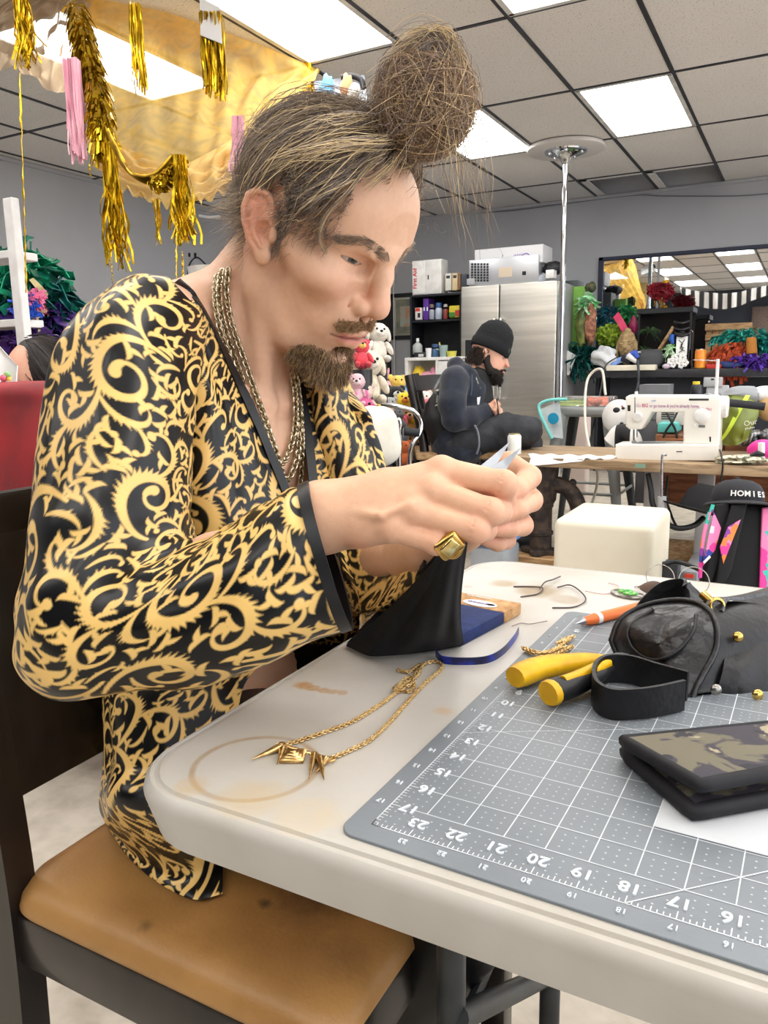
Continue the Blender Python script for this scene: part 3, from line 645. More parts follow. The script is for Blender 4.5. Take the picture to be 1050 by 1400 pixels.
def combed(n, az0, az1, wob=4.0, offm=7, spread=3.5, p=(.55, .33, .12), m=16, curl=0.0, rad=(0.22, 0.42)):
    az = rg.uniform(az0, az1, n); e0 = hairline(az)+np.abs(rg.normal(0, 14, n)); t = np.linspace(0, 1, m)[None]
    P0 = shell(az, e0, np.full(n, 3.0)); u0 = P0-SKC; u0 /= np.linalg.norm(u0, axis=1, keepdims=True); u1 = nrm(BASE-SKC)
    ang = np.arccos(np.clip(u0@u1, -1, 1))[:, None]; s0 = np.sin(ang*(1-t))/np.sin(ang); s1 = np.sin(ang*t)/np.sin(ang)
    D = s0[..., None]*u0[:, None]+s1[..., None]*u1; D /= np.linalg.norm(D, axis=2, keepdims=True)
    r = SKR; k = 1/np.sqrt(((D/r)**2).sum(-1)); h = 2+(offm+rg.normal(0, spread, (n, 1)))*np.minimum(t*4, 1)**0.7
    C_ = SKC+D*(k+h)[..., None]
    fr = np.exp(-((az/75)**2))[:, None]*sm(t, .5, 1); C_[..., 0] += 10*fr; C_[..., 2] += 6*fr
    C_ += (wob*np.sin(t*rg.uniform(4, 11, (n, 1))+rg.uniform(0, 6, (n, 1)))*np.minimum(t*3, 1))[..., None]*rg.normal(0, .6, (n, 1, 3))
    if curl: C_ += curl*np.stack([np.sin(t*rg.uniform(14, 26, (n, 1))+rg.uniform(0, 6, (n, 1))), np.cos(t*rg.uniform(14, 26, (n, 1))), np.sin(t*20+rg.uniform(0, 6, (n, 1)))], -1)*np.minimum(t*4, 1)[..., None]
    return C_, rg.uniform(*rad, n), hair_cols(n, p=p)
sets = [combed(2600, -178, -12), combed(900, -70, 70, p=(.45, .35, .2)), combed(900, 12, 178), combed(260, -150, -40, offm=10, spread=5, p=(.1, .4, .5), wob=7, rad=(.3, .55)), combed(420, -175, -60, offm=9, spread=6, curl=3.0)]
# loose frizz round the back and the nape
def frizz(n, az0, az1, el0, el1, length, p=(.35, .45, .2), rad=(.16, .28), droop=0.5, m=12):
    az = rg.uniform(az0, az1, n); el = rg.uniform(el0, el1, n); P0 = shell(az, el, np.full(n, 8.0)); d = P0-SKC; d /= np.linalg.norm(d, axis=1, keepdims=True)
    d = d+rg.normal(0, .55, (n, 3)); t = np.linspace(0, 1, m)[None, :, None]; L_ = rg.uniform(.4, 1, (n, 1, 1))*length
    dn = np.array([0.58*-1, 0, -0.81]); C_ = P0[:, None]+d[:, None]*L_*t+dn*L_*t*t*droop
    w_ = rg.uniform(8, 22, (n, 1)); ph = rg.uniform(0, 6, (n, 1)); tt = t[..., 0]
    C_ += (np.stack([np.sin(tt*w_+ph), np.cos(tt*w_*1.1+ph), np.sin(tt*w_*.8+2+ph)], -1)*rg.uniform(1, 5, (n, 1, 1)))*np.minimum(t*3, 1)
    return C_, rg.uniform(*rad, n), hair_cols(n, p=p)
sets += [frizz(1500, 120, 240, -45, 20, 17, rad=(.1, .18)), frizz(1300, -178, -100, -58, -15, 20, droop=1.0, rad=(.1, .18)), frizz(700, -175, -50, 15, 85, 15, droop=.2, p=(.15, .45, .4), rad=(.1, .2)), frizz(240, 40, 90, -20, 50, 26, droop=.6, p=(.2, .5, .3)), frizz(120, -80, -55, -5, 20, 14, droop=.8)]
sets += [frizz(520, -86, -44, -18, 30, 15, droop=.7, p=(.6, .3, .1)), frizz(160, -60, -20, 34, 60, 9, droop=.3)]
def pack(sets): return np.concatenate([s_[0] for s_ in sets]), np.concatenate([s_[1] for s_ in sets])*1e-3, np.concatenate([s_[2] for s_ in sets])
def resample(C_, m): 
    k = C_.shape[1]; x = np.linspace(0, k-1, m); i = np.minimum(x.astype(int), k-2); u = (x-i)[None, :, None]; return C_[:, i]*(1-u)+C_[:, i+1]*u
sets = [(resample(a, 14), b, c) for a, b, c in sets]
C_, r_, c_ = pack(sets); strands(hw(C_), r_, c_, 'combed_strands', m_hair, hairmass)
# the bun: a lump of coils
g = G(); g.ell(hw(BUN), (0.040, 0.038, 0.040), M=HR, n=28, bump=.16, seed=3, freq=4); g.ell(hw(BASE+np.array([2, 0, 4])), (0.034, 0.034, 0.024), M=HR, n=20, bump=.1, seed=4)
g.ell(hw(BUN+np.array([-8, -5, 28])), (0.024, 0.022, 0.030), M=HR, n=20, bump=.15, seed=8)
bun = obj('bun', g, m_scalp, man, 180)
n = 2300; ax_ = rg.normal(size=(n, 3)); ax_ /= np.linalg.norm(ax_, axis=1, keepdims=True); b1 = np.cross(ax_, rg.normal(size=(n, 3))); b1 /= np.linalg.norm(b1, axis=1, keepdims=True); b2 = np.cross(ax_, b1)
t = np.linspace(0, 1, 16)[None]*rg.uniform(1.5, 4.2, (n, 1)); rr = (1.03+rg.exponential(.05, (n, 1)))+0.05*np.sin(t*5+rg.uniform(0, 6, (n, 1)))
U = (b1[:, None]*np.cos(t)[..., None]+b2[:, None]*np.sin(t)[..., None])*rr[..., None]+ax_[:, None]*rg.uniform(-.35, .35, (n, 1, 1))
C1 = BUN+U*np.array([41, 39, 42])
n2 = 320; a0 = rg.uniform(0, 6.28, n2); t2 = np.linspace(0, 1, 16)[None]                    # the loose loop standing up out of the bun
top = BUN+np.array([-8, -6, 66])+rg.normal(0, 7, (n2, 3)); p0 = BUN+np.stack([-30+rg.normal(0, 9, n2), -18+rg.normal(0, 10, n2), 18+rg.normal(0, 10, n2)], 1); p2 = BUN+np.stack([34+rg.normal(0, 8, n2), 0+rg.normal(0, 12, n2), 2+rg.normal(0, 14, n2)], 1)
t_ = t2[..., None]; C2 = p0[:, None]*(1-t_)**2+2*t_*(1-t_)*(top+np.array([0, 0, 26]))[:, None]+p2[:, None]*t_**2+rg.normal(0, 1, (n2, 1, 3))*np.sin(t_*9)*3
n3 = 230; d3 = rg.normal(size=(n3, 3)); d3 /= np.linalg.norm(d3, axis=1, keepdims=True); L3 = rg.uniform(14, 44, (n3, 1, 1)); C3 = BUN+(d3*40)[:, None]+d3[:, None]*L3*t_*.6+np.array([-.2, 0, -.8])*L3*t_**2+rg.normal(0, 1, (n3, 1, 3))*np.sin(t_*rg.uniform(4, 12, (n3, 1, 1)))*5
n4 = 46; q0 = BUN+np.stack([rg.uniform(25, 50, n4), rg.uniform(-30, 30, n4), rg.uniform(-15, 25, n4)], 1); dn = (np.array([0, 0, -1.0]) @ HR)
C4 = q0[:, None]+np.array([1, 0, .1])*t_*rg.uniform(8, 34, (n4, 1, 1))+dn*rg.uniform(50, 110, (n4, 1, 1))*t_**1.6+rg.normal(0, 1, (n4, 1, 3))*np.sin(t_*7)*5
CC = np.concatenate([C1, C2, C3, C4]); N_ = len(CC)
cols = np.concatenate([hair_cols(n, (140, 117, 100), (176, 148, 120), (222, 192, 146), (.45, .40, .15)), hair_cols(n2, p=(.1, .4, .5)), hair_cols(n3, p=(.2, .5, .3)), hair_cols(n4, p=(.1, .4, .5))])
strands(hw(CC), rg.uniform(.2, .42, N_)*1e-3, cols, 'bun_strands', m_hair, bun)
# loose golden locks: over the temple and brow and from the bun over the forehead
def lock(pts, n, sp, p=(.05, .25, .7), rad=(.25, .45)):
    base = catmull(pts, 16); off = rg.normal(0, sp*1.5, (n, 1, 3)); tt = np.linspace(0, 1, 16)[None, :, None]
    C_ = base[None]+off*(0.5+0.8*np.abs(tt-.3))+rg.normal(0, 1, (n, 1, 3))*np.sin(tt*rg.uniform(3, 9, (n, 1, 1)))*sp*.7
    return C_, rg.uniform(*rad, n), hair_cols(n, p=p)
PXB = (BV-CAM) @ np.stack([CR, CU, CF]).T; PXB = np.stack([525+FPX*PXB[:, 0]/PXB[:, 2], 700-FPX*PXB[:, 1]/PXB[:, 2], PXB[:, 2]], 1)
def front(x, y, r=5, dmin=0):            # distance at which the body is first met along a sight line
    k = (np.abs(PXB[:, 0]-x) < r) & (np.abs(PXB[:, 1]-y) < r) & (PXB[:, 2] > dmin); return PXB[k, 2].min() if k.any() else None
def wl(*q):
    o = []
    for x, y, lift in q:
        d = front(x, y); d = (o[-1][1] if o else .78) if d is None else d-lift; o.append((wh(at(x, y, d)), d))
    return np.array([k[0] for k in o])
LK = [lock(wl((520, 215, .03), (500, 232, .018), (476, 262, .012), (450, 288, .010), (438, 312, .010), (438, 330, .010), (446, 347, .010)), 30, 0.7),
      lock(wl((560, 185, .03), (525, 195, .035), (475, 195, .036), (425, 205, .036), (375, 222, .034)), 26, 4.0), lock(wl((555, 180, .03), (505, 165, .035), (455, 168, .036), (415, 188, .036)), 26, 5.0),
      lock(wl((550, 185, .03), (545, 205, .02), (535, 225, .012), (505, 252, .010)), 34, 2.2), lock(wl((555, 185, .03), (558, 212, .016), (550, 238, .012)), 34, 2.4), lock(wl((540, 190, .03), (570, 205, .02), (590, 196, .02)), 26, 2.5),
      lock(wl((520, 215, .03), (490, 235, .012), (450, 255, .018), (415, 280, .02)), 30, 4.0, (.3, .5, .2))]
C_, r_, c_ = pack(LK); strands(hw(C_), r_, c_, 'loose_locks', m_hair, hairmass)
# sideburn
n = 420; u = rg.uniform(0, 1, n); P0 = np.stack([10+rg.normal(0, 6, n)+6*u, -70.5+2*u, 38-55*u], 1); d = np.stack([rg.normal(-.1, .3, n), rg.normal(-.25, .15, n), -1+rg.normal(0, .2, n)], 1)
t_ = np.linspace(0, 1, 7)[None, :, None]; SB = P0[:, None]+d[:, None]*rg.uniform(7, 14, (n, 1, 1))*t_
strands(hw(np.concatenate([SB, SB*np.array([1, -1, 1])])), np.full(2*n, .00022), hair_cols(2*n, p=(.7, .25, .05)), 'sideburns', m_hair, hairmass)
# ---------------- beard, moustache and brows: strands grown from the face surface
def grow(center, rad, n, dirf, length, cols, flt=None, rad_mm=(.16, .30), m=8, curl=1.2):
    k = np.where((((hv-np.asarray(center))/np.asarray(rad))**2).sum(1) < 1)[0]
    if flt is not None: k = k[flt(hv[k])]
    k = rg.choice(k, n); P0 = hv[k]+rg.normal(0, .7, (n, 3)); D = dirf(P0)+rg.normal(0, .25, (n, 3)); D /= np.linalg.norm(D, axis=1, keepdims=True)
    t = np.linspace(0, 1, m)[None, :, None]; L_ = (length(P0) if callable(length) else np.full(n, length))*rg.uniform(.6, 1.1, n)
    C_ = P0[:, None]+D[:, None]*L_[:, None, None]*t+rg.normal(0, 1, (n, 1, 3))*np.sin(t*rg.uniform(3, 8, (n, 1, 1)))*curl
    return C_, rg.uniform(*rad_mm, n), cols(n)
bc = lambda n: hair_cols(n, (100, 84, 70), (150, 122, 90), (200, 166, 116), (.42, .36, .22))
mc = lambda n: hair_cols(n, (140, 108, 78), (176, 140, 100), (206, 170, 124), (.4, .4, .2))
outw = lambda P, dn=(.15, 0, -1): np.asarray(dn)+np.stack([0*P[:, 0]+.35, P[:, 1]/45, 0*P[:, 2]], 1)
BE = [grow((74, 0, -98), (40, 46, 22), 5200, outw, lambda P: 6+15*np.exp(-((P[:, 0]-95)/20)**2)*np.exp(-(P[:, 1]/30)**2)+5*(P[:, 2] < -98), bc, flt=lambda P: (P[:, 2] < -84-0.05*np.maximum(0, 90-P[:, 0])) & (P[:, 2] > -122)),
      grow((100, 0, -80), (12, 9, 7), 160, lambda P: np.tile((.3, 0, -1.0), (len(P), 1)), 8, bc)]
C_, r_, c_ = pack(BE); beard = strands(hw(C_), r_, c_, 'beard', m_hair, man)
MO_ = [grow((98, 0, -50), (18, 31, 11), 1500, lambda P: np.stack([0*P[:, 0]+.3, P[:, 1]/11, -0.5-.012*np.abs(P[:, 1])], 1), 6.0, mc, flt=lambda P: (P[:, 2] < -38.5) & (P[:, 2] > -47-.32*np.abs(P[:, 1])) & (P[:, 0] > 84))]
C_, r_, c_ = pack(MO_); strands(hw(C_), r_, c_, 'moustache', m_hair, man)
bw = lambda n: hair_cols(n, (128, 110, 94), (150, 130, 110), (170, 148, 124), (.5, .35, .15))
for s in (-1, 1):
    cr = catmull(np.array([(99, s*11, 28), (90, s*25, 36), (78, s*42, 39.5), (66, s*56, 32)]), 40); d_ = np.abs(hv[:, None, 1:]-cr[None, ::4, 1:]).sum(2).min(1) if False else np.where(hv[:, 0] > 50, np.linalg.norm(hv[:, None, 1:]-cr[None, ::3, 1:], axis=2).min(1), 99)
    k = np.where(d_ < 4.4)[0]; k = rg.choice(k, 520); P0 = hv[k]; D = np.stack([-.25+0*P0[:, 0], s*1.0+0*P0[:, 0], .25-0.012*(np.abs(P0[:, 1])-20)], 1)+rg.normal(0, .2, (520, 3)); t_ = np.linspace(0, 1, 6)[None, :, None]
    strands(hw(P0[:, None]+D[:, None]*t_*rg.uniform(4, 7.5, (520, 1, 1))), np.full(520, .00019), bw(520), 'eyebrow', m_hair, man)
# ------------------------------------------------------------------ black and gold scroll robe
def scroll_tile(N=840, size=0.29, seed=4):
    """periodic tile of acanthus scrolls: signed distance in metres, negative inside the gold"""
    rg = np.random.default_rng(seed); D = np.full((N, N), 1.0, np.float32); st = size/N
    def stamp(x, y, r):
        m = int(r/st)+9; ix, iy = int(round(x/st)), int(round(y/st)); I = np.arange(ix-m, ix+m+1); J = np.arange(iy-m, iy+m+1)
        d = np.sqrt((I[:, None]*st-x)**2+(J[None]*st-y)**2)-r; a, b = np.ix_(I % N, J % N); D[a, b] = np.minimum(D[a, b], d)
    def path(P, W):
        P = np.asarray(P); L = np.concatenate([[0], np.cumsum(np.linalg.norm(np.diff(P, axis=0), axis=1))]); n = max(2, int(L[-1]/0.0006)); t = np.linspace(0, L[-1], n)
        for x, y, r in zip(np.interp(t, L, P[:, 0]), np.interp(t, L, P[:, 1]), np.interp(t, L, W)): stamp(x, y, r)
    def dist(x, y): return D[int(round(x/st)) % N, int(round(y/st)) % N]
    def lobes(x, y, a, s, hand):           # small forked acanthus tip
        for da, l, c in ((-62, .75, -.9), (-4, 1.05, hand*.5), (58, .75, .9)):
            b = a+math.radians(da); P = [(x+math.cos(b+c*q)*s*l*q, y+math.sin(b+c*q)*s*l*q) for q in np.linspace(0, 1, 8)]
            path(P, np.array([.14, .17, .20, .20, .17, .12, .07, .015])*s)
    from collections import deque
    Q = deque(); 
    def vine(x, y, a, hand, L, w, skip):
        """one curling stem; stops before it meets another, returns its points"""
        n = int(L/.0012); P = []; b = a; k1 = rg.uniform(.85, 1.15)/(.0045+.040*L)
        for i in range(n):
            q = i/n; x += math.cos(b)*.0012; y += math.sin(b)*.0012; b += hand*.0012*(17+(k1-17)*q**1.5)*(1 if q < .9 else 1.25)
            if i*.0012 > skip and dist(x, y) < w*1.05+.0036: break
            P.append((x, y))
        m = len(P)
        if m*.0012 < max(.017, .62*L): return False
        P = np.array(P); full = m > .85*n; q = np.linspace(0, 1, m)
        W = w*(.38+.64*np.sin(np.pi*np.clip(q*1.05+.02, 0, 1))**1.2)
        if full: e = max(3, m//14); W[-e:] = np.linspace(w*.6, w*1.25, e)
        else: W[-max(3, m//6):] *= np.linspace(1, .35, max(3, m//6))
        path(P, W)
        if not full: lobes(P[-1][0], P[-1][1], math.atan2(*(P[-1]-P[-3])[::-1]), w*4.4, hand)
        for f in np.arange(.16, .66, .0042/(m*.0012)*1.0):        # combed outer edge
            k = min(m-2, int(f*m)); d = P[k+1]-P[k-1]; d /= np.linalg.norm(d); o = np.array([d[1], -d[0]])*hand; v = o*.62-d*.95*(-1); v /= np.linalg.norm(v); s_ = w*2.1*math.sin(math.pi*(f-.12)/.58)
            T = [P[k]+v*s_*t+o*s_*.3*t*t for t in np.linspace(0, 1.15, 6)]
            if dist(*(T[-1]+o*.004)) > .0028: path(T, W[k]*np.array([.8, .7, .55, .38, .2, .04]))
        for f, dl in ((.10, .62), (.30, .70), (.52, .5)):
            k = min(m-2, int(f*m)); d = P[k+1]-P[k-1]; Q.append((P[k][0], P[k][1], math.atan2(d[1], d[0])-hand*rg.uniform(.45, .8), -hand, L*dl*rg.uniform(.85, 1.2), max(.0016, w*.84), w*3.1))
        d = P[-2]-P[-3]
        return True
    for L, w, tries in ((.175, .0042, 40), (.13, .0036, 200), (.085, .0030, 500), (.055, .0024, 800), (.034, .0019, 900)):
        for _ in range(tries):
            x, y = rg.uniform(0, size, 2)
            if dist(x, y) < w*3+.002: continue
            Q.append((x, y, rg.uniform(0, 6.28), rg.choice([-1, 1]), L, w, 0))
            while Q:
                c = Q.popleft()
                if c[4] > .026: vine(*c)
    for _ in range(900):
        x, y = rg.uniform(0, size, 2); d = dist(x, y)
        if d > .0066: lobes(x, y, rg.uniform(0, 6.28), min(.012, d*1.25), rg.choice([-1, 1]))
    return D
TILE = scroll_tile(); TSZ = 0.285
def pattern(u, v):
    N = len(TILE); x = (u/TSZ*N) % N; y = (v/TSZ*N) % N; i = x.astype(int); j = y.astype(int); a = x-i; b = y-j
    g_ = lambda p, q: TILE[p % N, q % N]
    d = g_(i, j)*(1-a)*(1-b)+g_(i+1, j)*a*(1-b)+g_(i, j+1)*(1-a)*b+g_(i+1, j+1)*a*b
    return np.clip(0.5-d/0.0011, 0, 1)
GOLD = np.array(srgb(229, 189, 113)); BLK = np.array(srgb(6, 7, 10))
def robe_mat():
    m = mat('printed_satin', (1, 1, 1), 0.34, attr=True, spec=0.42); return m
m_robe = robe_mat(); m_trim = mat('black_satin_trim', srgb(8, 9, 13), 0.42, col2=srgb(5, 5, 8), nscale=40)
def dense(P, nu, nv):
    Q = catmull(P, nu); return np.swapaxes(catmull(np.swapaxes(Q, 0, 1), nv), 0, 1)
def cloth(name, P, parent, nu, nv, folds=None, closed=False, uo=(0, 0), rot=0.0):
    Q = dense(P, nu, nv)
    N_ = np.cross(np.gradient(Q, axis=0), np.gradient(Q, axis=1)); N_ /= np.linalg.norm(N_, axis=2, keepdims=True)+1e-12
    du = np.linalg.norm(np.diff(Q, axis=1), axis=2); u = np.concatenate([np.zeros((nu, 1)), np.cumsum(du, axis=1)], 1); u = u-u.mean(1, keepdims=True)*0
    dv = np.linalg.norm(np.diff(Q, axis=0), axis=2).mean(1); v = np.concatenate([[0], np.cumsum(dv)])[:, None]+0*u
    u = u-u[:, nv//2:nv//2+1]
    if folds is not None: Q = Q+N_*folds(np.linspace(0, 1, nu)[:, None], np.linspace(0, 1, nv)[None], u, v)[..., None]
    uu = u*math.cos(rot)-v*math.sin(rot)+uo[0]; vv = u*math.sin(rot)+v*math.cos(rot)+uo[1]
    k = pattern(uu.ravel(), vv.ravel())[:, None]; col = BLK*(1-k)+GOLD*k
    I = np.arange(nu*nv).reshape(nu, nv); F = np.stack([I[:-1, :-1], I[1:, :-1], I[1:, 1:], I[:-1, 1:]], -1).reshape(-1, 4)
    return obj(name, (Q.reshape(-1, 3), F), m_robe, parent, 180, color=col), Q
def vnoise(x, y, seed):
    rg = np.random.default_rng(seed); r = 0
    for k in range(7): a, b, p = rg.uniform(.5, 1.6), rg.uniform(.5, 1.6)*rg.choice([-1, 1]), rg.uniform(0, 6.28); r = r+np.sin(a*x+b*y+p+1.3*np.sin(.7*b*x-.6*a*y+p))
    return r/3.2
robe = thing('robe', '', '', MAN_AT) if False else None
RP = bpy.data.objects.new('robe', None); COL.objects.link(RP); RP.parent = man; WL['robe'] = WL['person']
# right sleeve
ST = [((232, 381), (280, 432), .742, .030), ((190, 384), (277, 466), .722, .052), ((145, 408), (273, 506), .705, .066), ((108, 452), (269, 552), .690, .070), ((82, 515), (266, 604), .676, .072), ((66, 600), (265, 652), .662, .074),
      ((53, 690), (265, 696), .650, .076), ((42, 780), (267, 730), .640, .078), ((31, 850), (274, 738), .633, .080), ((40, 910), (286, 733), .628, .080), ((92, 957), (302, 723), .622, .078), ((190, 946), (327, 708), .612, .072), ((270, 933), (356, 694), .604, .066),
      ((340, 914), (380, 682), .598, .060), ((402, 892), (396, 675), .593, .054), ((470, 862), (411, 664), .588, .048)]
rows = []
for (A, B, d, h) in ST:
    a, b = at(*A, d), at(*B, d); c = (a+b)/2; e = (b-a)/2
    rows.append([c+e*math.cos(t)*abs(math.cos(t))**-0.15*1.0+CF*h*math.sin(t) if abs(math.cos(t)) > 1e-3 else c+CF*h*math.sin(t) for t in np.linspace(math.pi/2, math.pi/2-2*math.pi, 25)])
def f_sleeve(s, t, u, v):
    near = np.sin(np.pi*t)**1.0; up = sm(s, .05, .2)*(1-sm(s, .5, .62)); lowr = sm(s, .55, .7)
    a = 0.0042*up*vnoise(u*34+2*np.sin(v*9), v*5, 1)+0.0032*lowr*vnoise(u*20+v*26, v*14-u*8, 2)
    kink = np.exp(-((s-.54-.10*np.cos(2*np.pi*t))/.05)**2)
    return (a-0.010*kink*vnoise(u*16, v*42, 3)*0.8+0.0012*vnoise(u*70, v*55, 5))*sm(s, 0, .05)*(1-sm(s, .95, 1))
sl, SQ = cloth('sleeve', np.array(rows), RP, 560, 440, f_sleeve, uo=(.03, .06))
g = G(); g.slab(np.stack([SQ[-1]+(SQ[-1]-SQ[-9])/np.linalg.norm(SQ[-1]-SQ[-9], axis=1, keepdims=True)*k*0.0075 for k in (-.15, .3, .7, 1.0)])*1.0, 0.003)
obj('cuff_trim', g, m_trim, sl, 60)
# left sleeve
ST = [((455, 470), (425, 560), .93, .05), ((478, 530), (432, 610), .945, .06), ((505, 585), (440, 670), .95, .062), ((528, 645), (448, 740), .94, .064), ((545, 700), (455, 800), .92, .064), ((560, 731), (480, 838), .880, .062), ((568, 736), (520, 832), .795, .056), ((579, 742), (566, 808), .742, .046)]
rows = []
for (A, B, d, h) in ST:
    a, b = at(*A, d), at(*B, d); c = (a+b)/2; e = (b-a)/2; rows.append([c+e*math.cos(t)+CF*h*math.sin(t) for t in np.linspace(math.pi/2, math.pi/2-2*math.pi, 25)])
sl2, SQ2 = cloth('sleeve', np.array(rows), RP, 260, 240, lambda s, t, u, v: .004*vnoise(u*30, v*12, 8)*sm(s, 0, .1)*(1-sm(s, .9, 1)), uo=(.11, .02))
g = G(); g.slab(np.stack([SQ2[-1]+(SQ2[-1]-SQ2[-9])/np.linalg.norm(SQ2[-1]-SQ2[-9], axis=1, keepdims=True)*k*0.007 for k in (-.15, .3, .7, 1.0)]), 0.003)
obj('cuff_trim', g, m_trim, sl2, 60)
# body of the robe: rows run from the near lapel round the back to the far lapel
B_ = lambda x, y, d: at(x, y, d)
TR = [
 [B_(243, 384, .79), (-.605, .635, 1.095), (-.620, .650, 1.097), (-.635, .675, 1.100), (-.650, .70, 1.098), (-.655, .716, 1.098), (-.652, .735, 1.10), (-.640, .757, 1.10), (-.628, .777, 1.10), (-.61, .79, 1.095), B_(388, 430, .93)],
 [B_(277, 422, .785), B_(262, 420, .755), (-.575, .565, 1.082), (-.62, .570, 1.075), (-.69, .645, 1.055), (-.705, .716, 1.05), (-.70, .79, 1.055), (-.66, .865, 1.07), (-.60, .87, 1.075), B_(425, 470, .935), B_(398, 478, .905)],
 [B_(316, 500, .783), B_(294, 505, .755), B_(264, 520, .735), (-.625, .545, 1.0), (-.715, .62, .99), (-.735, .716, .98), (-.73, .81, .99), (-.66, .885, 1.0), B_(490, 548, .94), B_(445, 530, .915), B_(410, 532, .900)],
 [B_(344, 558, .787), B_(316, 565, .755), B_(265, 580, .725), (-.635, .545, .94), (-.725, .62, .93), (-.75, .716, .92), (-.74, .81, .93), (-.66, .885, .94), B_(510, 590, .945), B_(460, 575, .915), B_(418, 578, .895)],
 [B_(367, 612, .795), B_(334, 620, .760), B_(265, 640, .722), (-.64, .550, .89), (-.725, .62, .88), (-.75, .716, .87), (-.74, .81, .88), (-.66, .88, .89), B_(520, 640, .945), B_(470, 630, .910), B_(424, 624, .885)],
 [B_(392, 672, .800), B_(350, 690, .765), B_(265, 710, .725), (-.64, .555, .83), (-.725, .62, .82), (-.75, .716, .81), (-.74, .81, .82), (-.65, .87, .83), B_(520, 700, .930), B_(475, 690, .900), B_(432, 680, .870)],
 [B_(425, 760, .810), B_(370, 780, .775), B_(270, 790, .735), (-.645, .565, .76), (-.725, .63, .75), (-.75, .716, .74), (-.74, .80, .75), (-.64, .86, .76), B_(535, 770, .910), B_(500, 765, .885), B_(460, 755, .850)],
 [B_(440, 835, .800), B_(380, 860, .785), B_(240, 890, .745), B_(150, 900, .775), (-.73, .63, .67), (-.755, .716, .66), (-.73, .80, .67), (-.62, .85, .68), B_(545, 815, .900), B_(520, 825, .870), B_(490, 830, .835)],
 [B_(341, 925, .790), B_(280, 950, .765), B_(205, 970, .750), B_(147, 972, .785), (-.73, .625, .61), (-.755, .716, .60), (-.73, .80, .61), (-.60, .85, .62), (-.50, .84, .66), (-.46, .80, .67), (-.45, .76, .67)],
 [B_(325, 1000, .775), B_(270, 1035, .755), B_(215, 1045, .745), B_(160, 1040, .775), (-.735, .625, .565), (-.755, .716, .56), (-.73, .80, .57), (-.60, .855, .57), (-.50, .85, .62), (-.44, .81, .66), (-.42, .77, .66)],
 [B_(315, 1085, .755), B_(260, 1110, .74), B_(210, 1112, .735), B_(151, 1095, .765), (-.735, .625, .52), (-.75, .716, .51), (-.73, .80, .52), (-.60, .86, .53), (-.50, .86, .58), (-.43, .82, .64), (-.40, .78, .65)],
 [atz(306, 1160, .500), atz(262, 1185, .502), atz(215, 1175, .502), atz(156, 1132, .496), (-.735, .62, .487), (-.74, .716, .485), (-.72, .80, .487), (-.60, .87, .49), (-.50, .87, .54), (-.42, .83, .62), (-.38, .79, .64)],
 [atz(304, 1222, .478), atz(262, 1229, .478), atz(205, 1198, .479), atz(160, 1150, .479), (-.73, .61, .479), (-.73, .716, .478), (-.71, .80, .478), (-.60, .88, .478), (-.50, .88, .52), (-.41, .84, .60), (-.36, .80, .63)],
]
TR = np.array([[np.asarray(p, float) for p in r] for r in TR])
bd, TQ = cloth('robe_body', TR, RP, 620, 900, lambda s, t, u, v: (.0035*vnoise(u*30, v*9, 12)+.0012*vnoise(u*60, v*40, 13))*sm(t, 0, .03)*(1-sm(t, .97, 1))*sm(s, .12, .22)*(1-.8*sm(s, .85, 1)), uo=(.05, .13), rot=.12)
for E_, sg in ((TQ[:330, :9], 1), (TQ[:300, -9:][:, ::-1], -1)):
    P = E_[::6, 0]; O = E_[::6, 0]-E_[::6, 8]; O /= np.linalg.norm(O, axis=1, keepdims=True)
    g = G(); g.slab(np.stack([P+O*k*.006-CF*.0012 for k in (-1.0, -.3, .4, .8)], 1), .0025); obj('lapel_trim', g, m_trim, bd, 60)
# ------------------------------------------------------------------ chains round his neck
m_chain = mat('antique_silver_gold', srgb(226, 214, 186), 0.28, 1.0, col2=srgb(160, 146, 116), nscale=300)
def chain(P, link, wire, name, mt, parent, flat=0.0, tag_=None, spread=0.62):
    P = np.asarray(P, float); L = np.concatenate([[0], np.cumsum(np.linalg.norm(np.diff(P, axis=0), axis=1))]); n = max(3, int(L[-1]/(link*spread))); t = np.linspace(0, L[-1], n); C_ = np.stack([np.interp(t, L, P[:, k]) for k in range(3)], 1); T = np.gradient(C_, axis=0)
    g = G(); a = np.linspace(0, 2*math.pi, 11)[:-1]
    for i in range(n):
        nn = nrm(CAM-C_[i]) if name != 'chain_flat' else np.array([0, 0, 1.0]); Bm = basis(T[i], nn); x, y, z = Bm[:, 0], Bm[:, 1], Bm[:, 2]
        tw = math.radians(38 if i % 2 else -38) if not flat else math.radians(flat if i % 2 else -flat); s_ = y*math.cos(tw)+x*math.sin(tw)
        g.tube(C_[i]+np.outer(np.cos(a), z)*link*.5+np.outer(np.sin(a), s_)*link*.36, wire, 5, closed=True)
    return obj('necklace' if parent else 'chain_necklace', g, mt, parent, 180)
def on_skin(q, lift=.003):
    o = []; last = .80
    for x, y in q:
        d = front(x, y, 6, .735); d = last if d is None else d-lift; last = d; o.append(at(x, y, d))
    return catmull(o, 60)
for k, q in enumerate([[(303, 372), (300, 400), (305, 440), (323, 495), (345, 555), (366, 605), (381, 634), (394, 620), (403, 585), (404, 545), (400, 512)],
                       [(312, 370), (310, 400), (316, 440), (333, 490), (352, 545), (373, 605), (390, 655), (404, 635), (410, 590), (409, 550), (404, 515)],
                       [(296, 378), (294, 405), (300, 450), (320, 505), (345, 570), (372, 635), (398, 690), (411, 660), (413, 600), (411, 560), (406, 520)]]):
    chain(on_skin(q, .004+.001*k), .0088-.0004*k, .00135, 'necklace', m_chain, man)
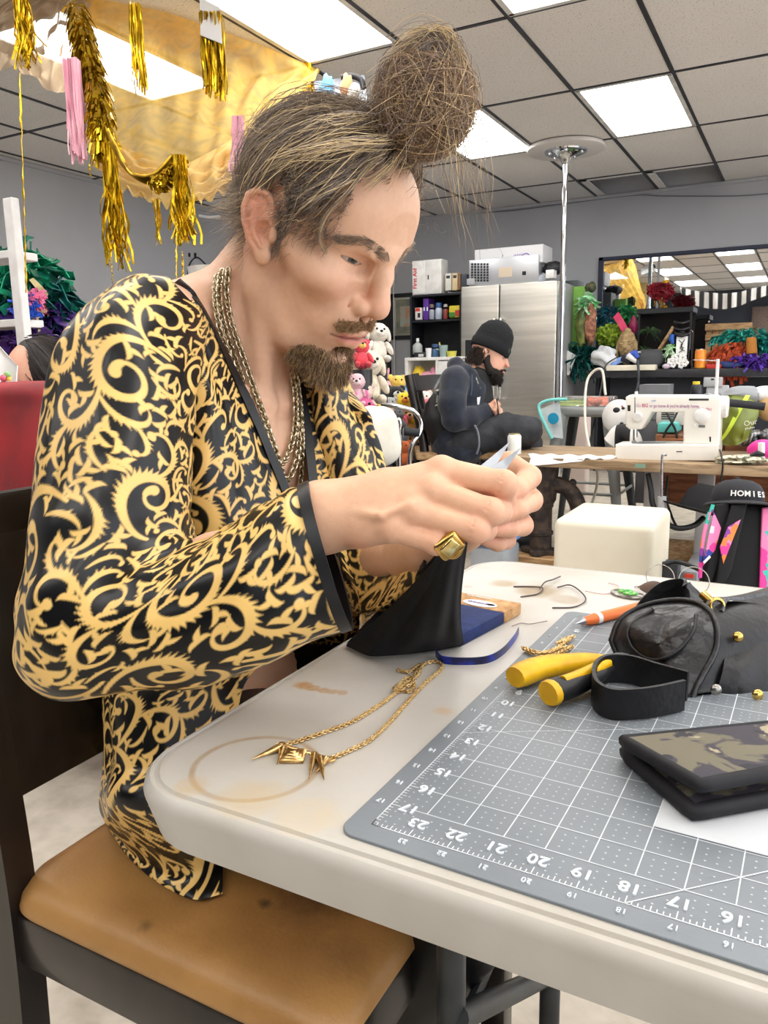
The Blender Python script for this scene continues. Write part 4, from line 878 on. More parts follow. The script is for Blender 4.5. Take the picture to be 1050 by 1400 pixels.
# signet ring
m_gold = mat('brushed_gold', srgb(226, 190, 112), 0.22, 1.0, col2=srgb(190, 150, 80), nscale=60)
rc = at(617, 743, .572); ax_ = nrm(RH['pinky'][2]-RH['pinky'][1]); Bm = basis(ax_, CU)
ring = thing('ring', 'chunky gold signet ring on the little finger of the seated man', 'ring', rc-np.array([0, 0, .012]))
obj('band', G().ring(rc, .0098, .0022, M=Bm, n=40), m_gold, ring, 180)
Br = basis(nrm(-CF*.9+CR*.15-CU*.35), CR*.75+CU*.62); c0 = at(614, 746, .556)
g = G(); g.rbox(c0, (.0205, .0165, .007), .0032, 3, M=Br); obj('bezel', g, m_gold, ring, 50)
g = G(); g.rbox(c0+Br[:, 2]*.0034, (.013, .010, .003), .0014, 2, M=Br @ rotz(.2)); obj('stone', g, mat('pale_gold_stone', srgb(236, 222, 170), 0.15, .9, col2=srgb(200, 176, 110), nscale=120), ring, 50)
f = Field(np.arange(-0.80, -0.40, 0.010), np.arange(0.50, 0.95, 0.010), np.arange(0.46, 0.76, 0.010)); f.ell((-.635, .72, .575), (.108, .148, .102)); f.poly([(-.60, .65, .560), (-.50, .655, .572)], [.086, .081], .03); f.poly([(-.60, .81, .560), (-.50, .825, .572)], [.086, .081], .03)
v, fc = f.mesh(); v[:, 2] = np.maximum(v[:, 2], .4755); obj('shorts', (v, fc), m_trim, man, 180)
for sy in (0, 1):
    y = .65+.16*sy; f = Field(np.arange(-.58, -.10, .010), np.arange(y-.09, y+.16, .010), np.arange(-.01, .70, .010)); f.poly([(-.235, y+.01+.02*sy, .555), (-.46, y+.06, .10)], [.068, .047]); f.poly([(-.48, y+.06, .062), (-.34, y+.06, .042)], [.044, .036], .02)
    v, fc = f.mesh(); v[:, 2] = np.maximum(v[:, 2], .002); obj('boot', (v, fc), m_trim, man, 180)
# ------------------------------------------------------------------ dining chair under the man
m_dwood = mat('dark_espresso_wood', srgb(34, 27, 24), 0.32, col2=srgb(22, 17, 15), nscale=30, stretch=(1, 1, .1), coat=.2)
m_leather = mat('tan_leatherette', srgb(170, 126, 72), 0.42, col2=srgb(138, 98, 52), nscale=7, lo=.42, hi=.72, detail=7, bump=.08, bscale=220)
def chair_leather():
    nt = m_leather.node_tree; b = nt.nodes['Principled BSDF']; N = nt.nodes.new; L = nt.links.new; cur = b.inputs['Base Color'].links[0].from_socket; geo = N('ShaderNodeNewGeometry')
    for (x, y, r, c, a) in ((197, 1260, .010, (70, 52, 34), .9), (362, 1232, .009, (54, 42, 32), 1.0), (175, 1305, .006, (90, 66, 40), .7), (425, 1355, .003, (230, 200, 150), .8), (430, 1225, .05, (96, 70, 44), .75), (470, 1300, .03, (110, 80, 48), .5)):
        s = N('ShaderNodeVectorMath'); s.operation = 'DISTANCE'; L(geo.outputs[0], s.inputs[0]); s.inputs[1].default_value = tuple(atz(x, y, .476)); t = N('ShaderNodeTexNoise'); t.inputs['Scale'].default_value = 90; L(geo.outputs[0], t.inputs[0])
        m_ = N('ShaderNodeMath'); m_.operation = 'MULTIPLY_ADD'; L(t.outputs[0], m_.inputs[0]); m_.inputs[1].default_value = r*.9; L(s.outputs[1], m_.inputs[2])
        q = N('ShaderNodeMapRange'); q.inputs[1].default_value = r*1.6; q.inputs[2].default_value = r*.6; q.inputs[4].default_value = a; L(m_.outputs[0], q.inputs[0])
        x_ = N('ShaderNodeMix'); x_.data_type = 'RGBA'; L(q.outputs[0], x_.inputs[0]); L(cur, x_.inputs[6]); x_.inputs[7].default_value = (*srgb(*c), 1); cur = x_.outputs[2]
    L(cur, b.inputs['Base Color'])
chair_leather()
ch = thing('dining_chair', 'dark wooden dining chair with worn tan leather seat under the robed man', 'chair', (-.53, .70, 0))
def cushion(x0, x1, y0, y1, z0, z1, r=.05, n=10):
    P = rrect(x0, x1, y0, y1, r, n); g = G(); c = np.array([(x0+x1)/2, (y0+y1)/2]); R_ = []
    for s, z in ((.97, z0), (1.0, z0+.012), (1.0, z0+.35*(z1-z0)), (.985, z0+.62*(z1-z0)), (.95, z0+.84*(z1-z0)), (.88, z0+.95*(z1-z0)), (.7, z1-.001), (.35, z1), (.02, z1)):
        R_.append([(c[0]+(p[0]-c[0])*s, c[1]+(p[1]-c[1])*s, z) for p in P])
    g.grid(np.array(R_), cv=True); g.f.append(tuple(range(len(P)))[::-1]); g.f.append(tuple((len(R_)-1)*len(P)+k for k in range(len(P)))); return g
obj('seat', cushion(-.735, -.305, .462, .935, .430, .474, .045), m_leather, ch, 60)
g = G(); g.rbox((-.52, .475, .405), (.40, .022, .062), .004, 2, M=None); g.rbox((-.52, .922, .405), (.40, .022, .062), .004, 2); g.rbox((-.322, .70, .405), (.022, .44, .062), .004, 2); g.rbox((-.715, .70, .405), (.022, .44, .062), .004, 2)
obj('seat_frame', g, m_dwood, ch, 40)
for x, y in ((-.325, .488), (-.325, .910)): obj('leg', G().rbox((x, y, .205), (.036, .036, .41), .004, 2), m_dwood, ch, 40)
for y in (.475, .925):
    P = np.array([(-.745, y, 0.0), (-.738, y, .25), (-.735, y, .45), (-.752, y, .66), (-.785, y, .87)]); g = G(); Q = catmull(P, 24); V = []
    for p in Q: V += [[p+(-.021, -.017, 0), p+(.021, -.017, 0), p+(.021, .017, 0), p+(-.021, .017, 0)]]
    g.grid(np.array(V), cv=True); g.f += [(3, 2, 1, 0), tuple(92+k for k in range(4))]; obj('back_post', g, m_dwood, ch, 40)
obj('back_panel', G().rbox((-.762, .70, .70), (.022, .43, .30), .006, 2, M=roty(-.14)), m_dwood, ch, 40)
obj('top_rail', G().rbox((-.787, .70, .86), (.03, .46, .05), .008, 2, M=roty(-.14)), m_dwood, ch, 40)
# ------------------------------------------------------------------ things in his hands
m_jersey = mat('black_jersey', srgb(8, 10, 13), 0.85, col2=srgb(5, 6, 9), nscale=50, bump=.12, bscale=500)
top = [at(602, 756, .600), at(612, 748, .590), at(622, 738, .585), at(632, 728, .590), at(640, 726, .600)]
mid = [at(558, 806, .690), at(580, 812, .668), at(600, 815, .655), at(620, 812, .660), at(631, 800, .672)]
low = [at(508, 852, .750), at(540, 864, .722), at(580, 866, .712), at(612, 858, .715), at(629, 846, .728)]
bot = [atz(474, 882, TZ+.004), atz(506, 896, TZ+.006), atz(556, 893, TZ+.004), atz(606, 887, TZ+.003), atz(633, 880, TZ+.006)]
P = catmull(np.array([top, mid, low, bot]), 48); P = np.swapaxes(catmull(np.swapaxes(P, 0, 1), 60), 0, 1)
s_, t_ = np.linspace(0, 1, 48)[:, None], np.linspace(0, 1, 60)[None]
P = P - CF*(.0045*(np.sin(t_*13+s_*2)+.7*np.sin(t_*27-s_*5))*np.minimum(1, s_*1.5)*(1-.7*s_**4))[..., None]
P[..., 2] = np.maximum(P[..., 2], TZ+.0018)
# the far side of the folded piece
P2 = P[::-1].copy(); P2 = P2 + CF*(.012+.045*np.sin(np.pi*np.linspace(0, 1, 48))[:, None]*np.ones((1, 60)))[..., None]; P2[..., 2] = np.maximum(P2[..., 2], TZ+.0018)
g = G(); g.slab(P, .0016); g.slab(P2, .0016)
for a, b in ((P[-1], P2[0]),): g.slab(np.stack([a, (a+b)/2+np.array([0, 0, .001]), b]), .0016)
tag(obj('cloth', g, m_jersey, None, 180), 'black jersey cloth pinched in the man\'s fingers and draping to the table', 'cloth')
m_steel = mat('brushed_steel', srgb(190, 192, 196), 0.28, 1.0, col2=srgb(150, 152, 156), nscale=60)
sc = thing('scissors', 'steel scissors with open blades held in the seated man\'s hands', 'scissors', at(655, 660, .615)-np.array([0, 0, .02]))
for (tip, base, w_) in (((697, 604), (652, 652), .0085), ((712, 612), (668, 652), .0085)):
    a, b = at(*tip, .640), at(*base, .615); d = nrm(b-a); s2 = nrm(np.cross(d, CF)); q = [a, a+d*.02+s2*w_*.45, b+s2*w_, b-s2*w_*.6, a+d*.01-s2*.001]
    g = G(); q = np.array(q); n_ = CF*.0009; g.add(np.concatenate([q-n_, q+n_]), [(0, 1, 2, 3, 4), (9, 8, 7, 6, 5)]+[(k, k+5, (k+1) % 5+5, (k+1) % 5) for k in range(5)]); obj('blade', g, mat('blade_steel', srgb(150, 153, 157), .42, 1.0, col2=srgb(126, 129, 133), nscale=40), sc, 20)
obj('grip', G().tube([at(662, 655, .618), at(655, 667, .600), at(650, 672, .598)], [.0045, .005, .004], 10), cm((38, 40, 150), .35), sc, 60)
# ------------------------------------------------------------------ things lying on the table
m_navy = mat('navy_book_cloth', srgb(20, 44, 100), 0.75, col2=srgb(14, 34, 84), nscale=60, bump=.25, bscale=700)
m_cork = mat('cork', srgb(206, 166, 118), 0.8, col2=srgb(172, 128, 82), nscale=70, lo=.35, hi=.65, detail=6, bump=.3, bscale=260)
m_paper = pm('white_paper', (238, 238, 236), .8)
def block(corners, z0, h, r=.002):           # a slab over four table points
    c = np.array(corners); bm = bmesh.new(); vs = [bm.verts.new((p[0], p[1], z0)) for p in c]; f = bm.faces.new(vs); e = bmesh.ops.extrude_face_region(bm, geom=[f])
    for q in e['geom']:
        if isinstance(q, bmesh.types.BMVert): q.co.z += h
    bmesh.ops.recalc_face_normals(bm, faces=bm.faces[:]); bmesh.ops.bevel(bm, geom=bm.edges[:], offset=r, segments=2, profile=.5, affect='EDGES'); return G().bm(bm)
BH = .0135
p0, p1, p2 = atz(632, 886, TZ), atz(688, 853, TZ), atz(713, 840, TZ); d1 = nrm(p2-p0); d2 = np.array([-d1[1], d1[0], 0]); p1 = p0+d1*np.dot(p1-p0, d1); W1 = .105
navy = thing('notebook', 'navy cloth notebook with cork far half beside the black cloth', 'notebook', p1+d2*.05)
obj('navy_cover', block([p0+d2*.002, p1, p1+d2*W1, p0+d2*W1], TZ+.0003, BH), m_navy, navy, 30)
cork = obj('cork_cover', block([p1+d1*.0004, p2, p2+d2*W1, p1+d1*.0004+d2*W1], TZ+.0003, BH), m_cork, navy, 30); cork['label'] = 'tan cork cover'
c0 = atz(656, 825, TZ+BH+.0006); M2 = np.stack([-d2, d1, V3(0, 0, 1)], 1)
stk = obj('sticker', G().lathe([(.0, .0005), (.021, .0005), (.0215, 0)], 40, c0, M2, sx=1, sy=.5), pm('white_sticker', (236, 234, 240), .4), navy, 60)
marks('print', c0+M2[:, 0]*-.003+np.array([0, 0, .0008]), M2, .022, .0045, 11, cm((120, 112, 160), .5), stk)
obj('print', G().lathe([(.0, .0004), (.004, .0004)], 16, c0+M2[:, 0]*.014+np.array([0, 0, .0006]), M2, sx=1.4, sy=.6), cm((214, 90, 70), .5), stk)
marks('print', atz(655, 816, TZ+BH+.0010), M2, .030, .004, 12, m_paper, navy, 2)
def ribbon(P, w_, th, name, m_, label, cat, edge=False):
    P = catmull(np.array(P), 80); T = np.gradient(P, axis=0); S_ = np.cross(T, (0, 0, 1)); S_ /= np.linalg.norm(S_, axis=1, keepdims=True); U_ = np.array([0, 0, 1.0]) if edge else S_
    g = G(); g.slab(np.stack([P-U_*w_/2, P, P+U_*w_/2], 1), th); return tag(obj(name, g, m_, None, 60), label, cat)
ribbon([atz(x, y, TZ+.0045) for x, y in ((596, 893), (606, 902), (640, 904), (668, 901), (688, 890), (703, 873), (709, 862))], .0075, .0008, 'ribbon', mat('royal_blue_satin', srgb(24, 50, 170), .3, col2=srgb(10, 18, 70), nscale=60), 'royal blue ribbon curling from under the black cloth to the mat', 'ribbon', True)
# necklace lying flat
def lay(q, z=.0022): return catmull([atz(x, y, TZ+z) for x, y in q], 120)
m_gc = mat('gold_chain', srgb(238, 208, 150), .32, 1.0, col2=srgb(206, 168, 108), nscale=200)
nk = thing('gold_necklace', 'gold necklace with spike and pyramid pendants lying on the stained table corner', 'necklace', atz(470, 985, TZ))
def flat_chain(q, link, wire, parent, name='chain', z=.0022):
    P = lay(q, z); L = np.concatenate([[0], np.cumsum(np.linalg.norm(np.diff(P, axis=0), axis=1))]); n = int(L[-1]/(link*.6)); t = np.linspace(0, L[-1], n); C_ = np.stack([np.interp(t, L, P[:, k]) for k in range(3)], 1); T = np.gradient(C_, axis=0); g = G(); a = np.linspace(0, 6.283, 9)[:-1]
    for i in range(n):
        z_ = nrm(T[i]); s2 = nrm(np.cross((0, 0, 1), z_)); u_ = np.cross(z_, s2); tw = .75 if i % 2 else -.75; s3 = s2*math.cos(tw)+u_*math.sin(tw); g.tube(C_[i]+np.outer(np.cos(a), z_)*link*.5+np.outer(np.sin(a), s3)*link*.36, wire, 4, closed=True)
    return obj(name, g, m_gc, parent, 180)
flat_chain([(383, 1020), (410, 1012), (440, 1002), (480, 987), (520, 963), (545, 945), (560, 945), (567, 936), (560, 926), (548, 934), (540, 944), (556, 934), (572, 922), (575, 908), (560, 918), (545, 916)], .0042, .00062, nk)
flat_chain([(452, 1037), (480, 1025), (505, 1012), (530, 990), (555, 962), (580, 935), (600, 918), (605, 910), (596, 904), (580, 908), (568, 922), (562, 936), (540, 940)], .0042, .00062, nk)
p0, p1 = atz(384, 1018, TZ+.003), atz(452, 1038, TZ+.003); obj('bar', G().tube([p0, p1], .0014, 8).ring(p0, .0032, .0008, n=16, k=6).ring(p1, .0032, .0008, n=16, k=6), m_gc, nk)
def spike(x0, y0, x1, y1, r=.0030):
    a, b = atz(x0, y0, TZ+.0035), atz(x1, y1, TZ+.0016); g = G(); g.tube([a, a*.9+b*.1, b], [r*.7, r, .0003], 10); g.ring(a, .0022, .0006, n=12, k=5); return g
for q in ((386, 1020, 344, 1038), (388, 1022, 379, 1045), (430, 1030, 423, 1064), (437, 1034, 443, 1066), (447, 1036, 432, 1056), (415, 1026, 412, 1040)): obj('spike_pendant', spike(*q), m_gc, nk)
c = atz(401, 1036, TZ+.0006); g = G(); hw_ = .0085; Mq = rotz(.45); V = [c+Mq@np.array(v) for v in ((-hw_, -hw_, 0), (hw_, -hw_, 0), (hw_, hw_, 0), (-hw_, hw_, 0), (-hw_, -hw_, .0015), (hw_, -hw_, .0015), (hw_, hw_, .0015), (-hw_, hw_, .0015))]
g.add(V, [(3, 2, 1, 0)]+[(k, (k+1) % 4, (k+1) % 4+4, k+4) for k in range(4)])
for k in range(4): s0 = 1-.25*k; g.add([c+Mq@np.array((sx*hw_*s0, sy*hw_*s0, .0015+.0011*k+dz)) for dz in (0, .0011) for sx, sy in ((-1, -1), (1, -1), (1, 1), (-1, 1))], [(4, 5, 6, 7)]+[(j, (j+1) % 4, (j+1) % 4+4, j+4) for j in range(4)])
obj('pyramid_pendant', g, m_gc, nk, 0)
ck = thing('gold_chain', 'short gold chain heaped on the grey mat behind the yellow pliers', 'chain', atz(750, 890, TZ+.0025))
flat_chain([(784, 870), (772, 874), (762, 880), (778, 874), (765, 884), (745, 892), (728, 890), (714, 885), (728, 893), (750, 893), (768, 886), (782, 884)], .0046, .0007, ck, z=.0050)
flat_chain([(782, 884), (765, 893), (748, 900), (738, 906), (722, 908)], .0046, .0007, ck, z=.0050)
# pliers
m_yel = mat('yellow_grip_rubber', srgb(240, 188, 22), .42, col2=srgb(222, 168, 10), nscale=40); m_blk = mat('black_grip_rubber', srgb(30, 31, 33), .5, col2=srgb(20, 21, 23), nscale=60)
pl = thing('pliers', 'yellow and black handled pliers lying on the grey cutting mat', 'pliers', atz(765, 930, TZ+.0025))
zt = TZ+.0145
A_ = catmull([atz(704, 926, zt), atz(735, 914, zt), atz(775, 907, zt), atz(808, 903, zt), atz(850, 905, zt)], 24); B2 = catmull([atz(750, 948, zt), atz(780, 938, zt), atz(812, 924, zt), atz(850, 905, zt)], 24)
f1 = np.interp(np.arange(24), [0, 2, 8, 16, 23], [.0105, .0125, .0118, .0085, .005]); g = G().tube(A_, np.stack([f1*.85, f1], 1), 14, flat=(0, 0, 1)); h1 = obj('handle', g, m_yel, pl, 60)
f2 = np.interp(np.arange(24), [0, 2, 8, 16, 23], [.0100, .0115, .0112, .0085, .005]); h2 = obj('handle', G().tube(B2, np.stack([f2*.85, f2], 1), 14, flat=(0, 0, 1)), m_blk, pl, 60)
obj('yellow_end_cap', G().tube(B2[:3]-(B2[1]-B2[0])*.3, [(.0098, .0112), (.0108, .0122), (.0103, .0118)], 14, flat=(0, 0, 1)), m_yel, h2, 60)
obj('yellow_inlay', G().tube(B2[5:20]+np.array([0, 0, .0062]), .0052, 8), m_yel, h2, 60)
j = atz(850, 905, zt); jd = nrm(A_[-1]-A_[-3])
obj('pivot', G().tube([j+(0, 0, -.006), j+(0, 0, .006)], .008, 20), m_steel, pl, 40)
for sg in (-1, 1): obj('jaw', G().tube([j, j+jd*.02+np.cross(jd, (0, 0, 1))*sg*.004, j+jd*.045+np.cross(jd, (0, 0, 1))*sg*.001], [(.006, .006), (.005, .0045), (.002, .002)], 8), m_steel, pl, 40)
# pen
pe = thing('pen', 'orange barrel pen with silver tip pointing at the mat corner', 'pen', atz(850, 836, TZ+.0025)); z = TZ+.008
a, b = atz(790, 852, z), atz(905, 822, z+.002); d = nrm(b-a); m_or = pm('orange_barrel', (232, 112, 40), .35)
obj('barrel', G().tube([a+d*.009, a+d*.012, a+d*.022, a+d*.05, b], [.0038, .0046, .0060, .0060, .0056], 16), m_or, pe, 50); obj('tip', G().tube([a-d*.003, a+d*.002, a+d*.009], [.0006, .0014, .0040], 12), m_steel, pe, 50); obj('band', G().tube([a+d*.026, a+d*.032], .0063, 16), m_paper, pe, 40)
# loose wires and threads
def wire(q, r, name, m_, label, z=.0012):
    return tag(obj(name, G().tube(catmull([atz(x, y, TZ+z+dz) for x, y, dz in q], 50), r, 6), m_, None, 60), label, 'wire' if 'wire' in name else 'thread')
m_wire = pm('brown_wire', (74, 62, 58), .5); m_thr = pm('grey_thread', (150, 140, 132), .7)
wire([(702, 802, 0), (725, 802, 0), (742, 804, .002), (735, 812, 0), (712, 816, 0)], .0009, 'wire', m_wire, 'short dark wire scrap on the brown table stain')
wire([(738, 805, .002), (745, 796, .004), (757, 792, .003), (766, 788, .001)], .0009, 'wire', m_wire, 'dark wire twig lying nearest the white box corner')
wire([(762, 803, 0), (780, 800, .002), (797, 812, .003), (800, 822, .001), (784, 830, 0), (755, 831, 0)], .0009, 'wire', m_wire, 'dark hooked wire loop in front of the pen')
wire([(700, 856, .001), (712, 852, 0), (725, 853, .001), (748, 849, .001)], .0006, 'thread', m_thr, 'pale grey thread running from notebook to mat corner')
wire([(800, 808, .001), (825, 812, 0), (842, 808, 0), (845, 801, .001), (832, 797, 0)], .0005, 'thread', pm('rose_thread', (206, 168, 160), .7), 'fine pink thread loop beside the green brooch')
# brooch and hoops at the far edge
m_sil = mat('tarnished_silver', srgb(170, 166, 158), .3, 1.0, col2=srgb(120, 116, 110), nscale=90)
br = thing('brooch', 'oval silver brooch set with green stones behind the orange pen', 'brooch', atz(858, 815, TZ)); c = atz(858, 815, TZ); Mb = rotz(-.35)
obj('setting', G().lathe([(.0, .0006), (.021, .001), (.022, .003), (.020, .0045), (.0, .0035)], 32, c, Mb, sx=1, sy=.62), m_sil, br, 50)
m_gem = mat('green_gem', srgb(40, 150, 60), .08, col2=srgb(150, 210, 120), nscale=200)
for dx, dy, r in ((-.009, 0, .0045), (0, .003, .005), (.009, 0, .0045), (.001, -.005, .004), (-.006, .006, .003), (.007, -.005, .003)): obj('gem', G().ell(c+Mb@np.array((dx, dy, .0048)), (r, r, r*.6), n=12), m_gem, br, 180)
lf = thing('leaf_earring', 'brown leaf shaped earring lying behind the green brooch', 'earring', atz(893, 807, TZ)); a, b = atz(872, 803, TZ+.004), atz(918, 812, TZ+.006); obj('leaf_blade', G().tube(catmull([a, (a+b)/2+(0, 0, .003), b], 12), np.stack([np.sin(np.linspace(.1, 3.0, 12))*.009, np.full(12, .0012)], 1), 10), cm((112, 92, 84), .4), lf, 60); obj('hook', G().ring(a, .004, .0006, n=16, k=5), m_sil, lf)
for (x, y, R, lab) in ((902, 802, .017, 'thin silver hoop earring propped by the far table edge, left one'), (948, 808, .018, 'thin silver hoop earring standing behind the black bag')):
    c = atz(x, y, TZ)+np.array([0, 0, R*.72]); tag(obj('hoop_earring', G().ring(c, R, .0006, M=basis(nrm((.25, -.8, .5))), n=40, k=6), m_sil, None, 180), lab, 'earring', 'silver hoop earrings')
# ------------------------------------------------------------------ black leather bag and camouflage wallet
m_bag = mat('black_leather', srgb(30, 30, 32), 0.34, col2=srgb(19, 19, 21), nscale=12, bump=.25, bscale=60, spec=.6)
m_bagdk = mat('black_leather_gusset', srgb(13, 13, 15), 0.45, col2=srgb(8, 8, 10), nscale=20, bump=.15, bscale=80)
bag = thing('leather_bag', 'small worn black leather bag with straps standing on the grey mat', 'bag', atz(945, 985, TZ+.0025))
OUT = [(836, 876, .735), (848, 848, .742), (880, 829, .74), (920, 821, .728), (952, 824, .710), (972, 838, .690), (981, 862, .676), (979, 890, .668), (966, 916, .660), (952, 942, .655), (942, 970, .652), (926, 982, .658), (902, 962, .680), (882, 932, .700), (862, 912, .718), (845, 896, .730)]
O_ = np.array([at(*q) for q in OUT]); O_ = catmull(np.concatenate([O_, O_[:1]]), 61)[:-1]; cc = O_.mean(0); nrm_ = nrm(np.cross(O_[5]-cc, O_[25]-cc)); nrm_ = nrm_ if np.dot(nrm_, -CF) > 0 else -nrm_
R_ = [cc+nrm_*.020+(O_-cc)*.02] + [cc+(O_-cc)*s+nrm_*.020*(1-s**2.4) for s in (.2, .4, .6, .75, .88, .96, 1.0)]
rg = np.random.default_rng(2)
R_ = np.array(R_); R_[1:-1] += nrm_*(.0022*np.sin(np.linspace(0, 22, 60))[None, :, None]*np.array([.3, .6, 1, 1, .6, .3])[:, None, None])
vback = CR*.085+CF*.022-np.array([0, 0, .004]); low_ = O_+vback*1.0; low_ = low_+(low_.mean(0)-low_)*.05
zmin = TZ+.0035
g = G(); g.grid(np.array(R_), cv=True); obj('end_panel', g, m_bag, bag, 60)
g = G(); B3 = np.array([O_, O_+vback*.35, O_+vback*.7, low_, low_+(low_.mean(0)-low_)*.5, low_+(low_.mean(0)-low_)*.97]); B3[..., 2] = np.maximum(B3[..., 2], zmin); g.grid(B3, cv=True); obj('gusset', g, m_bagdk, bag, 60)
obj('piping', G().tube(O_+nrm_*.001, .0027, 8, closed=True), m_bag, bag, 180)
P = [cc+(O_[k]-cc)*s+nrm_*(.0215*(1-s**2.4)+.001) for k, s in ((9, .78), (3, .62), (58, .55), (52, .55), (46, .35), (36, .30), (28, .48), (22, .66), (18, .80))]
obj('applique_seam', G().tube(catmull(np.array(P), 60), .0017, 6), m_bagdk, bag, 180)
def strap(q, w_, th, up, m_=m_bag, nm='strap'):
    P = catmull(np.array([at(*k) for k in q]), 50); T = np.gradient(P, axis=0); S_ = np.cross(T, up); S_ /= np.linalg.norm(S_, axis=1, keepdims=True); U_ = np.cross(S_, T); U_ /= np.linalg.norm(U_, axis=1, keepdims=True)
    g = G(); R2 = [P+S_*a*w_/2+U_*b*th/2 for a, b in ((-1, -.5), (-.92, 1), (.92, 1), (1, -.5), (1, -1), (-1, -1))]; g.grid(np.swapaxes(np.array(R2), 0, 1), cv=True); g.f += [(5, 4, 3, 2, 1, 0), tuple(49*6+k for k in range(6))]
    return obj(nm, g, m_, bag, 50)
strap([(870, 850, .76), (886, 828, .765), (908, 808, .765), (936, 804, .76), (950, 812, .74), (954, 832, .72)], .020, .003, nrm(CF+CU*.2))
strap([(976, 836, .70), (982, 820, .71), (1004, 818, .73), (1035, 812, .75), (1075, 800, .78)], .017, .003, nrm(CU+CF*.1))
lp = [atz(935, 950, TZ+.016), atz(900, 958, TZ+.016), atz(870, 962, TZ+.016), atz(835, 962, TZ+.016), atz(814, 948, TZ+.016), atz(813, 926, TZ+.016), atz(830, 914, TZ+.016), atz(862, 915, TZ+.016), atz(895, 925, TZ+.016), atz(940, 938, TZ+.016)]
P = catmull(np.array(lp), 60); g = G(); T = np.gradient(P, axis=0); S_ = np.cross(T, (0, 0, 1)); S_ /= np.linalg.norm(S_, axis=1, keepdims=True); g.slab(np.stack([P+np.array([0, 0, 1])*k for k in (-.0128, -.004, .004, .0128)], 1), .003); obj('handle_loop', g, m_bagdk, bag, 50)
# flap on the far side with studs
F_ = np.array([[at(985, 862, .70), at(1010, 842, .71), at(1025, 833, .72), at(1050, 822, .74), at(1090, 815, .76)], [at(990, 885, .68), at(1015, 880, .685), at(1036, 870, .69), at(1060, 862, .70), at(1095, 858, .72)], [at(985, 925, .66), at(1010, 925, .66), at(1034, 925, .665), at(1060, 925, .67), at(1095, 925, .69)], [at(960, 985, .665), at(1000, 992, .66), at(1030, 996, .66), at(1060, 1000, .655), at(1095, 1005, .66)]])
Q = np.swapaxes(catmull(np.swapaxes(catmull(F_, 20), 0, 1), 24), 0, 1); g = G(); g.slab(Q, .004); g.slab(Q+CF*.05-CU*.002, .004); obj('flap', g, m_bagdk, bag, 50)
m_stud = mat('brass', srgb(220, 190, 110), .2, 1.0, col2=srgb(190, 155, 80), nscale=80)
for x, y, d in ((1009, 871, .672), (1036, 950, .645), (979, 943, .645)): obj('stud', G().ell(at(x, y, d), (.0048, .0026, .0048), M=basis(CU, CR), n=16), m_stud if x > 1000 else m_sil, bag, 180)
obj('clasp', G().tube([at(960, 812, .722), at(976, 826, .712)], .0042, 12), m_stud, bag, 40); obj('clasp', G().ring(at(980, 828, .70), .006, .0018, M=basis(CF), n=20), m_stud, bag, 180)
# wallet
def camo():
    m = mat('dark_camouflage', srgb(108, 102, 84), .7, col2=srgb(58, 54, 62), nscale=26, lo=.49, hi=.53, detail=3, distort=.7, bump=.1, bscale=600); nt = m.node_tree; b = nt.nodes['Principled BSDF']; N = nt.nodes.new; L = nt.links.new; cur = b.inputs['Base Color'].links[0].from_socket
    for sc_, off, c, lo in ((34, 3.1, (160, 150, 124), .62), (30, 7.7, (40, 38, 46), .61)):
        co = N('ShaderNodeTexCoord'); mp2 = N('ShaderNodeMapping'); mp2.inputs['Location'].default_value = (off, off, off); L(co.outputs['Object'], mp2.inputs[0]); t = N('ShaderNodeTexNoise'); t.inputs['Scale'].default_value = sc_; t.inputs['Detail'].default_value = 3; t.inputs['Distortion'].default_value = .6; L(mp2.outputs[0], t.inputs[0])
        r = N('ShaderNodeMapRange'); r.inputs[1].default_value = lo-.015; r.inputs[2].default_value = lo+.015; L(t.outputs[0], r.inputs[0]); x = N('ShaderNodeMix'); x.data_type = 'RGBA'; L(r.outputs[0], x.inputs[0]); L(cur, x.inputs[6]); x.inputs[7].default_value = (*srgb(*c), 1); cur = x.outputs[2]
    L(cur, b.inputs['Base Color']); return m
m_camo = camo(); m_bind = mat('black_binding', srgb(21, 20, 25), .7, col2=srgb(15, 14, 19), nscale=80)
wa = thing('wallet', 'folded dark camouflage fabric wallet with black binding on the grey mat', 'wallet', atz(960, 1070, TZ+.0025))
def leaf_(cs, th, nm):                         # one padded leaf: four corners with heights, black bound edge, camouflage face
    C4 = np.array(cs); n = 14; u = np.linspace(0, 1, n); P = C4[0]*(1-u)[:, None, None]*(1-u)[None, :, None]+C4[1]*u[:, None, None]*(1-u)[None, :, None]+C4[2]*u[:, None, None]*u[None, :, None]+C4[3]*(1-u)[:, None, None]*u[None, :, None]
    P[..., 2] += th*.25*np.sin(np.pi*u)[:, None]*np.sin(np.pi*u)[None]; g = G(); g.slab(P, th); lf_ = obj(nm, g, m_camo, wa, 50)
    rim = np.concatenate([P[:, 0], P[-1, 1:], P[-2::-1, -1], P[0, -2:0:-1]]); obj('binding', G().tube(rim, (th*.62), 8, closed=True), m_bind, lf_, 180)
z1, z2 = TZ+.0085, TZ+.0235
leaf_([atz(856, 1030, z1), atz(948, 1110, z1), atz(1090, 1084, z1), atz(1075, 1000, z1)], .009, 'lower_leaf')
leaf_([atz(854, 1014, z2-.002), atz(958, 1074, z2+.003), atz(1090, 1050, z2+.001), atz(1070, 992, z2-.003)], .008, 'upper_leaf')
tag(obj('tracing_sheet', G().grid(np.array([[mp_(u, v, .0032) for u in np.linspace(6.02, 14, 9)] for v in np.linspace(3.02, 6.6, 5)])), mat('translucent_paper', srgb(238, 241, 244), .6, col2=srgb(230, 233, 236), nscale=20, alpha=.62), None, 0), 'translucent white tracing sheet lying on the mat under the wallet', 'sheet')
